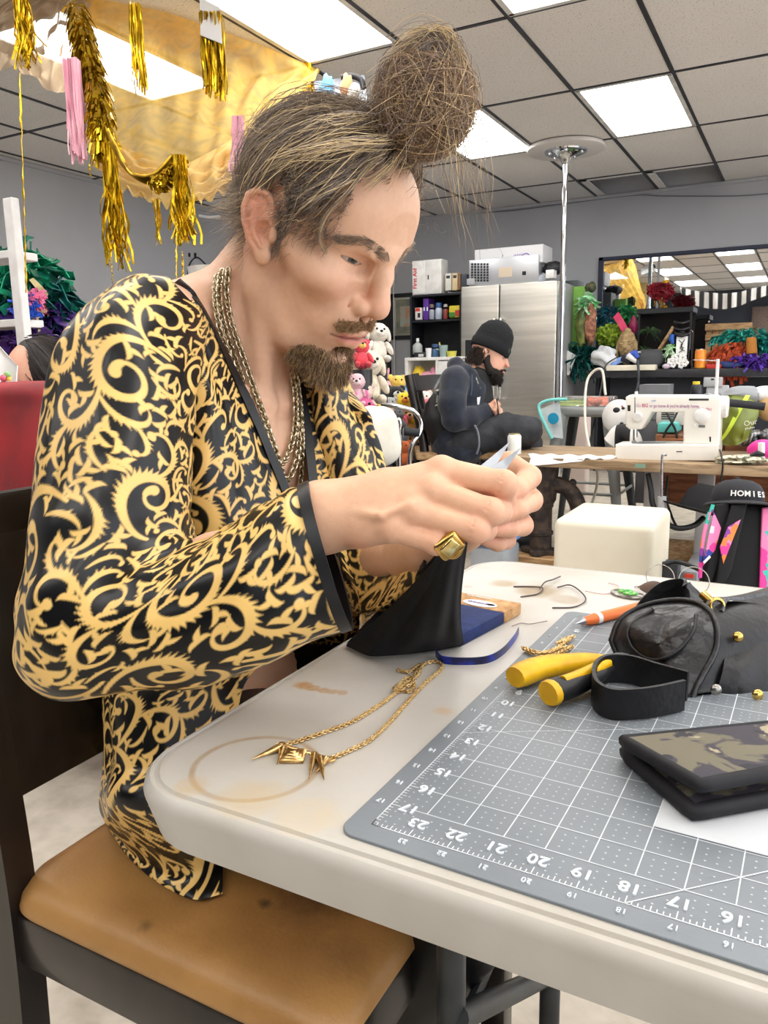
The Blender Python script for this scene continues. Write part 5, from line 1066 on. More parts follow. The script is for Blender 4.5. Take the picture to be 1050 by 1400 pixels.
# ------------------------------------------------------------------ helpers for the back of the workshop
def fbox(x0, y0, x1, y1, Y, dep, r=.004, seg=2, shrink=0):
    """box whose front face lies in the plane y=Y and spans the two given sight lines"""
    a, b = aty(x0, y0, Y), aty(x1, y1, Y); return G().rbox(((a[0]+b[0])/2, Y+dep/2, (a[2]+b[2])/2), (abs(b[0]-a[0]), dep, abs(a[2]-b[2])), r, seg)
def cyl(x0, x1, y0, y1, Y, prof=((0, 1), (1, 1)), n=20):
    """upright round thing standing in plane y=Y; prof = (height fraction, radius fraction)"""
    a, b = aty(x0, y1, Y), aty(x1, y1, Y); t = aty((x0+x1)/2, y0, Y); R = abs(b[0]-a[0])/2; return G().lathe([(R*k, a[2]+(t[2]-a[2])*h) for h, k in prof], n, ((a[0]+b[0])/2, Y, 0))
def one(name, g, m_, label, cat, group=None, sm_=40): return tag(obj(name, g, m_, None, sm_), label, cat, group)
def standing(name, label, cat, p, group=None): return thing(name, label, cat, p, group)
def rag(c, r, seed, n=40, amp=.35, freq=4): return G().ell(c, r, n=n, bump=amp, seed=seed, freq=freq)
def strips(c, r, n, L, w_, seed, droop=.4):         # heap of thin shiny strips (tinsel, tulle, feathers)
    rg = np.random.default_rng(seed); g = G(); c = np.asarray(c); r = np.broadcast_to(r, (3,))
    for _ in range(n):
        d = nrm(rg.normal(size=3)); p = c+d*r*rg.uniform(.55, 1); q = nrm(d+rg.normal(0, .7, 3)); s = nrm(np.cross(q, rg.normal(size=3))); l = L*rg.uniform(.6, 1.2); t = np.linspace(0, 1, 5)[:, None]
        P = p+q*l*(t-.3)+np.array([0, 0, -droop*l])*t**2+s*np.sin(t*5+rg.uniform(0, 6))*l*.15; g.slab(np.stack([P-s*w_/2, P+s*w_/2], 1), w_*.12)
    return g
m_black = pm('black_laminate', (27, 29, 34), .5, col2=srgb(20, 22, 27), nscale=10); m_whitep = pm('white_plastic', (232, 231, 228), .35, col2=srgb(220, 218, 214), nscale=12)
m_inox = mat('brushed_stainless', srgb(206, 203, 196), .36, 1.0, col2=srgb(188, 185, 178), nscale=2, stretch=(.4, .4, 12), rough2=.44)
m_wood = mat('pine', srgb(190, 156, 112), .6, col2=srgb(150, 112, 72), nscale=9, stretch=(1, 6, 6), detail=6)
# ------------------------------------------------------------------ fridge with things on top
YFR = 7.1; a, b = aty(630, 393, YFR), aty(762, 380, YFR); fx0, fx1, fz = a[0], b[0], (a[2]+b[2])/2
fr = thing('refrigerator', 'tall stainless side by side refrigerator behind the man in the beanie', 'refrigerator', ((fx0+fx1)/2, YFR+.36, 0)); xs = aty(682, 450, YFR)[0]
obj('cabinet', G().rbox(((fx0+fx1)/2, YFR+.40, fz/2), (fx1-fx0, .66, fz-.01), .006, 2), pm('grey_fridge_side', (150, 150, 150), .45), fr, 30)
for x0, x1, nm in ((fx0, xs-.004, 'freezer_door'), (xs+.004, fx1, 'fridge_door')):
    d = obj(nm, G().rbox(((x0+x1)/2, YFR+.035, fz/2+.03), (x1-x0, .07, fz-.07), .012, 3), m_inox, fr, 30)
    hx = xs-.030 if nm[0] == 'f' and 'freezer' in nm else xs+.034
    zt, zb = aty(684, 436, YFR)[2], aty(684, 545, YFR)[2]
    obj('handle', G().tube(catmull([(hx, YFR+.01, zt), (hx, YFR-.055, zt-.03), (hx, YFR-.06, (zt+zb)/2), (hx, YFR-.055, zb+.03), (hx, YFR+.01, zb)], 30), .013, 12), pm('satin_steel', (214, 212, 208), .25, metal=.9), d, 60)
    if 'freezer' in nm: obj('dispenser', fbox(636, 465, 670, 520, YFR-.004, .02, .003), m_black, d, 30)
for nm, (x0, y0, x1, y1), dep, mt, lb in (('projector', (641, 356, 736, 389), .34, pm('grey_projector_metal', (190, 192, 196), .35, metal=.6), 'silver projector box with vent grille lying on the refrigerator'),):
    pj = thing(nm, lb, 'projector', aty(690, 389, YFR+.05)); obj('case', fbox(x0, y0, x1, y1+1, YFR+.05, dep, .008), mt, pj, 30)
    g = G(); 
    for i in range(6):
        for j in range(7): g.add(fbox(644+i*4.2, 360+j*3.7, 646.8+i*4.2, 362.6+j*3.7, YFR+.047, .006, .0003, 1).V(), fbox(0, 0, 1, 1, YFR, .01, .0003, 1).f)
    obj('vent_grille', g, m_black, pj, 0); obj('label_plate', fbox(682, 366, 700, 378, YFR+.048, .004, .0003, 1), pm('tan_label', (206, 190, 168), .6), pj, 0); obj('switch', fbox(714, 371, 719, 376, YFR+.047, .005, .0003, 1), m_black, pj, 0)
wb = thing('carton', 'flat white carton with purple print lying on the projector', 'box', aty(700, 357, YFR+.08)); obj('carton_body', fbox(649, 342, 742, 358, YFR+.08, .30, .004), pm('white_card', (222, 222, 224), .7), wb, 30)
pt = obj('print', G().ring(aty(719, 349, YFR+.078), .024, .004, M=rotx(math.pi/2), n=24, sx=1.2, sy=.7), pm('purple_ink', (130, 104, 190), .5), wb, 60)
marks('print', aty(709, 348, YFR+.079), rotx(math.pi/2), .085, .016, 9, pm('purple_ink', (130, 104, 190), .5), wb); text('lettering', '?', .05, rotx(math.pi/2), aty(687, 351, YFR+.078), m_black, wb)
one('power_adapter', fbox(746, 369, 757, 380, YFR+.03, .10, .006), m_whitep, 'small white power adapter on the refrigerator edge', 'adapter')
one('cap', rag(aty(757, 367, YFR+.2), (.10, .09, .06), 3, 20, .1), m_black, 'black knit cap on the refrigerator behind the chrome pole', 'cap')
one('small_speaker', fbox(638, 381, 648, 389, YFR+.02, .06, .004), pm('grey_plastic', (170, 172, 174), .5), 'small grey speaker beside the projector grille', 'speaker')
# ------------------------------------------------------------------ bookshelf and white cube shelf
YBK = 7.25; a, b = aty(560, 404, YBK), aty(631, 395, YBK); bx0, bx1, bz = a[0], b[0], a[2]
bk = thing('bookshelf', 'tall black bookshelf left of the refrigerator', 'bookshelf', ((bx0+bx1)/2, YBK+.15, 0)); w_ = .02
for x in (bx0+w_/2, bx1-w_/2): obj('side_panel', G().rbox((x, YBK+.15, bz/2), (w_, .30, bz), .002, 1), m_black, bk, 20)
obj('back_panel', G().rbox(((bx0+bx1)/2, YBK+.295, bz/2), (bx1-bx0, .01, bz), .001, 1), m_black, bk, 20)
s1, s2 = aty(595, 437, YBK)[2], aty(595, 488, YBK)[2]
for z in (bz-.01, s1-.01, s2-.012, .3, .62): obj('shelf', G().rbox(((bx0+bx1)/2, YBK+.15, z), (bx1-bx0-.042, .29, .02), .002, 1), m_black, bk, 20)
fa = thing('first_aid_cabinet', 'white first aid cabinet standing on top of the black bookshelf', 'cabinet', aty(584, 403, YBK+.03)); obj('body', fbox(563, 357, 604, 404, YBK+.05, .16, .01), m_whitep, fa, 30)
obj('door', fbox(564, 358, 581, 402, YBK+.04, .02, .006), m_whitep, fa, 30); d = obj('door', fbox(582, 357, 603.5, 401, YBK+.04, .02, .006), m_whitep, fa, 30); obj('latch', fbox(584.5, 376, 586, 382, YBK+.035, .01, .001, 1), m_black, d, 0)
text('lettering', 'First Aid', .058, rotx(math.pi/2) @ rotz(math.pi/2), aty(567.3, 381, YBK+.0395), pm('red_ink', (200, 44, 60), .5), fa, bold=.0016)
for x0, y0, x1, y1, c, lb in ((608.5, 374, 616.5, 397, (226, 224, 214), 'white ring binder on the black bookshelf beside the first aid cabinet'), (618, 373.5, 625.5, 396.5, (222, 200, 160), 'tan ring binder standing second on the bookshelf top'), (626.2, 374, 629.5, 396, (150, 110, 76), 'thin brown binder on the bookshelf top'), (630.5, 375, 638, 393, (72, 80, 92), 'dark blue grey binder nearest the refrigerator')):
    t = thing('binder', lb, 'binder', aty((x0+x1)/2, y1, YBK+.04), 'binders on the bookshelf'); obj('cover', fbox(x0, y0, x1, y1, YBK+.04, .2, .004), cm(c, .6), t, 30)
    if x1 < 626: obj('spine_label', fbox(x0+1.5, y0+3, x1-1.5, y0+6.5, YBK+.038, .004, .0005, 1), cm((60, 60, 64), .6), t, 0)
def small(name, x0, y0, x1, y1, Y, dep, c, lb, cat, kind='box', parts=()):
    t = thing(name, lb, cat, aty((x0+x1)/2, y1, Y))
    if kind == 'box': obj('carton_body' if cat == 'box' else 'body', fbox(x0, y0, x1, y1, Y, dep, .003), cm(c, .55), t, 30)
    elif kind == 'bottle': obj('body', cyl(x0, x1, y0+(y1-y0)*.16, y1, Y+dep/2, ((0, .92), (.03, 1), (.68, 1), (.85, .62), (.92, .34), (1, .33))), cm(c, .15, trans=.5) if sum(c) > 600 else cm(c, .25), t, 50)
    elif kind == 'jar': obj('body', cyl(x0, x1, y0+(y1-y0)*.2, y1, Y+dep/2, ((0, .9), (.04, 1), (.85, 1), (.95, .85), (1, .8))), cm(c, .25), t, 50)
    elif kind == 'cup': obj('body', cyl(x0, x1, y0, y1, Y+dep/2, ((0, .78), (.02, .8), (1, 1), (1, .93), (.05, .72))), cm(c, .4), t, 50)
    for nm, q0, q1, q2, q3, pc in parts:
        if nm in ('cap', 'lid'): obj(nm, cyl(q0, q2, q1, q3, Y+dep/2, ((0, 1), (.9, 1), (1, .9))), cm(pc, .4), t, 40)
        elif kind in ('bottle', 'jar', 'cup'): obj(nm, cyl(q0, q2, q1, q3, Y+dep/2, ((0, 1.02), (1, 1.02))), cm(pc, .5), t, 40)
        else: obj(nm, fbox(q0, q1, q2, q3, Y-.002, .004, .0004, 1), cm(pc, .5), t, 0)
    return t
Y1 = YBK+.04
small('carton', 567.5, 421, 576.5, 437, Y1, .08, (226, 222, 218), 'small white and red carton at the left of the upper shelf', 'box', 'box', (('red_print', 568, 421.5, 574, 425.5, (206, 60, 50)), ('dark_print', 571, 428, 574.5, 434, (40, 40, 44))))
small('binder', 578.5, 408, 585.5, 437, Y1, .16, (92, 46, 150), 'purple box file standing on the upper bookshelf shelf', 'binder', 'box', (('label_dot', 578.9, 420, 580.6, 425, (236, 234, 240)), ('label_dot', 583.3, 420, 585, 425, (236, 234, 240))))
small('jar', 587, 420, 594, 437, Y1, .07, (172, 176, 186), 'grey spice jar right of the purple box file', 'jar', 'jar', (('lid', 587.5, 416, 593.5, 421, (120, 100, 96)),))
small('jar', 595.5, 417, 604.5, 437, Y1+.01, .08, (190, 202, 222), 'white labelled jar with blue lid in the middle of the upper shelf', 'jar', 'jar', (('lid', 596, 414, 604, 420.5, (50, 86, 142)), ('label', 596, 426, 604, 431, (236, 238, 242))))
small('jar', 606, 419, 612.5, 437, Y1, .07, (146, 70, 60), 'small red brown jar next to the yellow packet', 'jar', 'jar', (('lid', 606.4, 416, 612, 420, (170, 164, 160)),))
t = thing('packet', 'yellow and green food packet at the right of the upper shelf', 'packet', aty(621, 433, Y1)); obj('pouch', fbox(613.5, 418, 628.5, 434, Y1, .05, .012, 3), cm((226, 206, 60), .4), t, 60); obj('green_band', fbox(614, 427, 622, 433.5, Y1-.003, .01, .002, 1), cm((70, 140, 60), .4), t, 0); obj('red_band', fbox(622, 424, 628, 432, Y1-.003, .01, .002, 1), cm((196, 70, 60), .4), t, 0)
YC = 6.85; cz = aty(580, 488.5, YC)[2]; a, b = aty(553, 488.5, YC), aty(632, 488.5, YC)
cs = thing('cube_shelf', 'low white cube shelf in front of the black bookshelf', 'shelf', ((a[0]+b[0])/2, YC+.2, 0)); xm = aty(597, 500, YC)[0]
g = G(); 
for z in (cz-.015, .42, .02): obj('shelf_board', G().rbox(((a[0]+b[0])/2, YC+.19, z), (b[0]-a[0], .38, .03), .003, 1), m_whitep, cs, 20)
for x in (a[0]+.015, xm, b[0]-.015): obj('upright', G().rbox((x, YC+.19, cz/2), (.03, .375, cz-.03), .003, 1), m_whitep, cs, 20)
obj('back_panel', G().rbox(((a[0]+b[0])/2, YC+.375, cz/2), (b[0]-a[0]-.03, .01, cz-.03), .001, 1), pm('cream_panel', (206, 200, 186), .6), cs, 20); obj('door', fbox(599, 494, 629, 560, YC-.004, .02, .003, 1), m_whitep, cs, 20)
for c, p, lb, q in (((238, 204, 60), (573, 512), 'yellow stuffed toy inside the white cube shelf', (.06, .05, .09)), ((238, 170, 190), (587, 514), 'pink folded blanket inside the white cube shelf', (.12, .06, .05)), ((226, 150, 176), (594, 509), 'deep pink pouch at the right inside the cube shelf', (.04, .05, .06))):
    one('stuffed_toy' if 'toy' in lb else ('blanket' if 'blanket' in lb else 'pouch'), rag(aty(*p, YC+.10), q, int(p[0]), 18, .15), cm(c, .8), lb, lb.split()[2] if False else ('toy' if 'toy' in lb else 'blanket' if 'blanket' in lb else 'pouch'))
Y2 = YC+.06
small('bottle', 565, 464, 577, 484, Y2+.12, .08, (226, 230, 226), 'clear bottle with white label standing at the left on the white cube shelf', 'bottle', 'bottle', (('cap', 569, 462.5, 573, 467, (220, 220, 216)), ('label', 565.3, 473, 576.7, 482, (240, 240, 238))))
small('tin', 566, 482, 580, 488.5, Y2-.02, .07, (36, 36, 40), 'low black tin with white label in front of the clear bottle', 'tin', 'box', (('label', 572, 484, 579, 487.6, (200, 200, 196)),))
small('cup', 582, 476, 590, 488.5, Y2, .06, (236, 236, 236), 'white paper cup on the cube shelf', 'cup', 'cup')
small('jar', 590.5, 474, 600, 488.5, Y2+.05, .08, (70, 104, 140), 'blue tub with white round label on the cube shelf', 'tub', 'jar', (('lid', 591, 470.5, 599.6, 475, (60, 90, 130)), ('label', 593.5, 477, 599.9, 484, (238, 240, 242))))
t = small('glass', 601, 472, 612, 488.5, Y2, .08, (150, 170, 168), 'tall glass with yellow straw on the cube shelf', 'glass', 'cup'); obj('straw', G().tube([aty(603, 478, Y2+.04), aty(600.5, 468, Y2+.04)], .006, 8), cm((228, 214, 120), .5), t)
small('bowl', 611, 480, 624, 489, Y2, .1, (214, 206, 90), 'yellow green bowl behind the hood of the navy hoodie', 'bowl', 'cup')
# picture, door and trim on the back wall
pc = thing('framed_picture', 'framed picture in black frame and white mat left of the bookshelf', 'picture', aty(548, 463, YB-.03))
a, b = aty(533, 402, YB-.03), aty(575, 463, YB-.03); g = G(); w_ = .045
for q in (((a[0]+b[0])/2, a[2]-w_/2, b[0]-a[0], w_), ((a[0]+b[0])/2, b[2]+w_/2, b[0]-a[0], w_), (a[0]+w_/2, (a[2]+b[2])/2, w_, a[2]-b[2]), (b[0]-w_/2, (a[2]+b[2])/2, w_, a[2]-b[2])): g.rbox((q[0], YB-.015, q[1]), (q[2], .03, q[3]), .004, 1)
obj('frame', g, m_black, pc, 20); obj('mount', G().box(((a[0]+b[0])/2, YB-.009, (a[2]+b[2])/2), (b[0]-a[0]-.06, .006, a[2]-b[2]-.06)), pm('cream_mount', (222, 218, 204), .8), pc, 0)
obj('print', fbox(541, 410, 572, 455, YB-.014, .004, .0004, 1), mat('muted_landscape_print', srgb(150, 146, 124), .8, col2=srgb(110, 120, 116), nscale=6), pc, 0); obj('print_sky', fbox(547, 419, 566, 446, YB-.017, .003, .0003, 1), mat('pale_print', srgb(172, 184, 176), .8, col2=srgb(190, 150, 120), nscale=8), pc, 0)
struct('trim_1', fbox(536, 340, 542, 628, YB-.03, .03, .003, 1), pm('white_trim_paint', (206, 206, 204), .5))
struct('door_2', fbox(498, 350, 536, 628, YB-.02, .02, .002, 1), pm('black_door_paint', (30, 27, 28), .6))
# ------------------------------------------------------------------ dance pole
px_, py_ = -1.845, 6.57; po = thing('dance_pole', 'chrome dance pole running from floor to ceiling in front of the refrigerator', 'pole', (px_, py_, 0)); m_chrome = mat('chrome', srgb(222, 224, 226), .08, 1.0, col2=srgb(206, 208, 210), nscale=4)
obj('pole', G().tube([(px_, py_, 0), (px_, py_, 1.35), (px_, py_, H-.03)], .0225, 24), m_chrome, po, 40); obj('collar', G().lathe([(.026, 0), (.026, .03)], 24, (px_, py_, 1.72)), m_chrome, po, 40)
obj('ceiling_plate', G().lathe([(.0, 0), (.30, 0), (.31, .006), (.31, .03), (.0, .03)], 64, (px_, py_, H-.032-.004)), pm('white_plate', (214, 210, 206), .5), po, 40)
obj('flange', G().lathe([(.026, -.10), (.032, -.09), (.045, -.055), (.10, -.02), (.165, -.012), (.17, 0)], 48, (px_, py_, H-.036)), m_chrome, po, 40)
for k in range(5): obj('bolt', G().lathe([(0, -.014), (.012, -.014), (.014, 0)], 8, (px_+.13*math.cos(k*1.257), py_+.13*math.sin(k*1.257), H-.05)), m_chrome, po, 30)
# wall cable under the ceiling
one('wall_cable', G().tube(catmull([aty(655, 291, YB-.01), aty(708, 287, YB-.01), aty(790, 276, YB-.01), aty(866, 267, YB-.01), aty(910, 268, YB-.01), aty(1000, 268, YB-.01), aty(1060, 264, YB-.01)], 60), .006, 6), pm('grey_cable', (120, 122, 130), .6), 'thin grey cable tacked along the back wall below the ceiling', 'cable')
# ------------------------------------------------------------------ mirror, bar counter and the clutter on it
YM = YB-.02; a, b = aty(819, 353, YM), aty(1130, 326, YM); mz0 = 0.9
mi = thing('wall_mirror', 'wide mirror panels in a navy frame on the back wall', 'mirror', ((a[0]+b[0])/2, YM, mz0)); zt = (a[2]+aty(1050, 333, YM)[2])/2
xm = aty(900.5, 370, YM)[0]; m_mir = mat('mirror_glass', (.86, .88, .88), .015, 1.0)
for x0, x1 in ((a[0]+.05, xm-.004), (xm+.004, b[0])): obj('mirror_panel', G().rbox(((x0+x1)/2, YM+.006, (mz0+zt-.04)/2), (x1-x0, .006, zt-.04-mz0), .001, 1), m_mir, mi, 0)
m_navyf = pm('navy_frame_paint', (42, 48, 70), .5)
obj('frame', G().rbox((a[0]+.025, YM, (mz0+zt)/2), (.05, .03, zt-mz0), .004, 1).rbox(((a[0]+b[0])/2, YM, zt-.018), (b[0]-a[0], .03, .036), .004, 1), m_navyf, mi, 20)
obj('seam_strip', G().rbox((xm, YM+.002, (mz0+zt)/2), (.025, .012, zt-mz0-.05), .002, 1), pm('grey_strip', (150, 152, 156), .4), mi, 20)
YD = 7.45; dz = aty(920, 504.5, YD)[2]; a, b = aty(806, 505, YD), aty(1150, 503, YD)
bar = thing('bar_counter', 'long black bar counter under the mirror', 'counter', ((a[0]+b[0])/2, YD+.4, 0))
obj('counter_top', G().rbox(((a[0]+b[0])/2, YD+.35, dz-.036), (b[0]-a[0], .72, .072), .006, 2), pm('black_counter', (46, 46, 50), .45, col2=srgb(36, 36, 40), nscale=14), bar, 30)
obj('front_panel', G().rbox(((a[0]+b[0])/2+.1, YD+.22, (dz-.08)/2), (b[0]-a[0]-.1, .03, dz-.08), .003, 1), pm('black_panel', (30, 33, 41), .6), bar, 20)
obj('side_panel', G().rbox((a[0]+.03, YD+.45, (dz-.08)/2), (.03, .5, dz-.08), .003, 1), m_black, bar, 20)
P_ = lambda x, y, k=.2: np.array([*(aty(x, y, YD+k))])
# tall left-hand pile: boxes, costume, tinsel
small('locker', 773, 384, 786, 505, YD+.25, .25, (84, 92, 92), 'dark grey green locker squeezed between pole and green foam', 'locker', 'box', (('yellow_label', 774.5, 447, 779, 475, (196, 184, 70)), ('door_panel', 773.8, 405, 784, 440, (96, 104, 102))))
small('foam_block', 784, 392, 803, 480, YD+.20, .12, (150, 214, 96), 'tall lime green foam block standing at the left end of the bar', 'foam', 'box', (('seam', 784.5, 418, 802, 418.7, (110, 170, 70)), ('seam', 784.5, 436, 800, 436.7, (110, 170, 70))))
m_tin = lambda n, c, c2: mat(n, srgb(*c), .28, .35, col2=srgb(*c2), nscale=20)
one('cap', rag(P_(808, 393, .15), (.055, .05, .05), 11, 20, .2), mat('olive_camo_cloth', srgb(92, 92, 64), .8, col2=srgb(50, 60, 40), nscale=18, lo=.45, hi=.55), 'olive camouflage cap on top of the hanging costume', 'cap')
one('scarf', strips(P_(803, 412, .12), (.06, .05, .08), 60, .12, .022, 12), m_tin('green_white_satin', (80, 190, 96), (210, 236, 214)), 'bright green satin scarf with white stripes on the costume', 'scarf')
cst = thing('costume', 'hanging costume with brown snakeskin front and olive side at the bar end', 'costume', P_(807, 475, .12)); obj('snakeskin_panel', rag(P_(807.5, 443, .10), (.052, .05, .20), 13, 30, .14, 7), mat('snakeskin', srgb(178, 120, 92), .6, col2=srgb(120, 76, 60), nscale=22, bump=.4, bscale=50), cst, 180); obj('olive_panel', rag(P_(796, 448, .12), (.055, .05, .20), 14, 30, .15, 5), mat('olive_satin', srgb(128, 134, 66), .4, col2=srgb(80, 92, 44), nscale=10), cst, 180)
one('tinsel_bundle', strips(P_(795, 488, .10), (.14, .08, .13), 150, .16, .022, 15), m_tin('dark_teal_foil', (14, 92, 84), (6, 44, 46)), 'dark teal foil bundle below the hanging costume', 'tinsel')
one('paper_sheet', G().slab(np.array([[P_(774, 478, .05), P_(788, 486, .03)], [P_(775, 494, .02), P_(784, 497, .0)], [P_(775, 513, .03), P_(778, 513, .03)]]), .002), m_paper, 'white paper sheet hanging beside the pole', 'paper')
one('tinsel_garland', strips(P_(833, 432, .45), (.13, .08, .11), 220, .08, .012, 16), m_tin('teal_tinsel', (20, 104, 124), (10, 62, 84)), 'teal tinsel garland heaped against the mirror', 'tinsel')
one('tinsel_garland', strips(P_(857, 430, .45), (.085, .07, .10), 120, .09, .022, 17), m_tin('green_foil', (60, 150, 84), (20, 96, 60)), 'green foil garland beside the teal tinsel', 'tinsel')
one('artificial_flowers', strips(P_(833, 457, .3), (.12, .08, .09), 170, .06, .03, 18, .1), mat('lime_petals', srgb(176, 196, 60), .6, col2=srgb(96, 140, 40), nscale=30, lo=.35, hi=.65), 'lime and yellow artificial flower bunch below the teal tinsel', 'flowers')
one('tinsel_garland', strips(P_(840, 482, .35), (.17, .08, .10), 160, .1, .02, 19), m_tin('dark_green_foil', (14, 84, 60), (8, 46, 40)), 'dark green foil garland behind the plastic bag', 'tinsel')
one('ribbon', G().slab(np.stack([catmull([P_(842, 430, .25), P_(850, 443, .22), P_(858, 458, .25)], 12)+np.array([0, 0, k])+CR*k*.9 for k in (-.026, 0, .026)], 1), .004), cm((206, 40, 90), .4), 'magenta ribbon hanging above the stone head', 'ribbon')
one('ribbon', rag(P_(866, 447, .35), (.04, .03, .09), 20, 18, .2), cm((150, 40, 84), .5), 'dark magenta cloth tuft right of the stone head', 'cloth')
# stone head
hd = thing('buddha_head', 'sandstone buddha head ornament standing on the bar', 'statue', P_(857, 500, .12)); m_st = mat('sandstone', srgb(176, 150, 108), .8, col2=srgb(140, 116, 80), nscale=30, bump=.3, bscale=120)
def stone_head():
    c = P_(857, 474, .12); s = .092; f = Field(*[np.arange(c[i]-q[0], c[i]+q[1], .0045) for i, q in enumerate(((.13, .13), (.15, .13), (.20, .20)))])
    L = lambda x, y, z: c+np.array((x, -y, z))*s        # y = towards viewer
    f.ell(L(0, 0, .1), (s*.86, s*.9, s*1.2)); f.ell(L(0, -.05, .95), (s*.72, s*.75, s*.55), .02); f.ell(L(0, -.1, 1.55), (s*.36, s*.36, s*.32), .012); f.ell(L(0, .3, -.75), (s*.5, s*.5, s*.4), .03)
    f.poly([L(0, .82, .42), L(0, 1.04, -.12)], [s*.09, s*.16], .015)
    for k in (-1, 1):
        f.poly([L(k*.12, .90, .48), L(k*.38, .86, .56), L(k*.66, .66, .40)], [s*.05]*3, .012); f.ell(L(k*.38, .80, .28), (s*.21, s*.14, s*.10), .01); f.poly([L(k*.18, .88, .22), L(k*.38, .93, .17), L(k*.58, .78, .22)], [s*.03]*3, .006, mode='s')
        f.poly([L(k*.90, 0, .45), L(k*.98, .05, -.2), L(k*.90, .1, -.95)], [s*.13, s*.11, s*.12], .012)
    f.poly([L(-.25, .86, -.42), L(0, .95, -.40), L(.25, .86, -.42)], [s*.05, s*.08, s*.05], .01); f.poly([L(-.2, .86, -.56), L(0, .94, -.58), L(.2, .86, -.56)], [s*.05, s*.08, s*.05], .01)
    rg = np.random.default_rng(3)
    for i in range(90):                                  # snail curls
        u = rg.normal(size=3); u[2] = abs(u[2]); u /= np.linalg.norm(u); p = L(*(u*np.array((.84, .86, 1.25))+np.array((0, -.03, .28))))
        if u[1] > .55 and u[2] < .62: continue
        f.ell(p, s*.10, .004)
    f.ell(L(0, 0, -1.3), (s*.45, s*.45, s*.5), .02); return f.mesh()
obj('carving', stone_head(), m_st, hd, 180)
pb = one('plastic_bag', rag(P_(826, 488, .02), (.115, .08, .10), 22, 40, .22, 3), mat('thin_white_plastic', srgb(236, 238, 240), .35, col2=srgb(222, 226, 230), nscale=9, trans=.2), 'crumpled white plastic bag at the left of the bar', 'bag')
small('board', 829, 499.5, 896, 506, YD-.03, .22, (232, 224, 204), 'pale wooden board overhanging the bar front', 'board', 'box')
sp = thing('speaker', 'rounded dark grey fabric speaker on the bar', 'speaker', P_(888, 504, .12)); q0, q1 = P_(868, 478, .12), P_(908, 504, .12)
obj('body', G().rbox((q0+q1)/2, (q1[0]-q0[0], .16, q0[2]-q1[2]), .075, 6), pm('grey_speaker_fabric', (74, 75, 78), .8, bump=.3, bscale=300), sp, 60); obj('logo', fbox(871, 480.5, 876, 482, YD+.035, .004, .0004, 1), m_whitep, sp, 0)
tg = thing('glue_gun', 'blue black and white handheld tool in front of the grey speaker', 'tool', P_(858, 499, .02)); obj('barrel', G().tube([P_(830, 503, .0), P_(846, 493, .0), P_(860, 488, .0)], [.02, .026, .03], 12), cm((130, 160, 226), .4), tg, 60); obj('grip', G().rbox(P_(856, 491, .0), (.09, .06, .07), .015, 3, M=roty(.4)), cm((36, 38, 46), .4), tg, 50); obj('head', G().tube([P_(862, 484, .0), P_(868, 482, 0), P_(872, 489, .0)], [.024, .03, .02], 12), cm((60, 92, 190), .4), tg, 60); obj('nozzle', G().tube([P_(858, 486, -.03), P_(870, 495, -.03)], [.03, .018], 12), m_whitep, tg, 60)
# terrarium
tk = thing('terrarium', 'black framed glass terrarium with green plants on the bar', 'terrarium', P_(905, 503, .3)); q0, q1 = P_(873, 424, .28), P_(942, 503, .28); cx, cz_ = (q0[0]+q1[0])/2, (q0[2]+q1[2])/2; Wt, Ht, Dt = q1[0]-q0[0], q0[2]-q1[2], .30; yb = YD+.28
obj('lid', G().rbox((cx, yb+Dt/2, q0[2]-.015), (Wt+.02, Dt+.02, .05), .005, 1), m_black, tk, 20); obj('base', G().rbox((cx, yb+Dt/2, q1[2]+.02), (Wt, Dt, .04), .004, 1), m_black, tk, 20)
for k in (-1, 1): obj('post', G().rbox((cx+k*(Wt/2-.008), yb+.008, cz_), (.016, .016, Ht), .002, 1), m_black, tk, 20)
obj('back_board', G().rbox((cx, yb+Dt-.005, cz_), (Wt-.01, .01, Ht-.05), .002, 1), pm('dark_bark', (40, 36, 34), .9), tk, 20)
m_glass = mat('clear_glass', (.97, .98, .98), .02, trans=1.0, ior=1.1); obj('front_pane', G().box((cx, yb+.004, cz_), (Wt-.03, .004, Ht-.08)), m_glass, tk, 0)
m_fern = mat('fern_green', srgb(78, 112, 66), .7, col2=srgb(40, 70, 38), nscale=20)
def blades(c, n, L, w_, seed, up=.6):
    rg = np.random.default_rng(seed); g = G()
    for _ in range(n): d = nrm(rg.normal(size=3)*[1, 1, .5]+(0, 0, up)); s = nrm(np.cross(d, rg.normal(size=3))); l = L*rg.uniform(.6, 1.1); t = np.linspace(0, 1, 6)[:, None]; P = c+d*l*t-np.array([0, 0, .7*l])*t**2; ww = w_*np.sin(np.pi*(t*.9+.08)); g.slab(np.stack([P-s*ww/2, P+s*ww/2], 1), w_*.1)
    return g
obj('plant', blades(P_(884, 480, .42), 90, .17, .014, 5), m_fern, tk, 60); obj('plant', blades(P_(889, 455, .40), 60, .15, .012, 6, .9), m_fern, tk, 60)
one('wooden_stick', G().tube([P_(899, 482, .22), P_(921, 447, .24)], .018, 10), m_wood, 'pale wooden stick leaning across the terrarium', 'stick')
rb = thing('handbag', 'black patent handbag standing in front of the terrarium, white card tucked in', 'bag', P_(931, 503, .12)); obj('body', G().rbox((P_(921, 455, .12)+P_(943, 503, .12))/2+np.array([0, .05, 0]), (.17, .12, .36), .03, 4), mat('patent_black', srgb(16, 17, 20), .12, col2=srgb(10, 11, 13), nscale=6, bump=.3, bscale=14), rb, 60)
for yy in (440, 449, 457): obj('fold', G().tube(catmull([P_(922, yy, .1), P_(932, yy+2, .07), P_(942, yy-1, .1)], 12), [.014]*12, 10), mat('patent_fold', srgb(24, 25, 28), .1, col2=srgb(16, 17, 19), nscale=6), rb, 60)
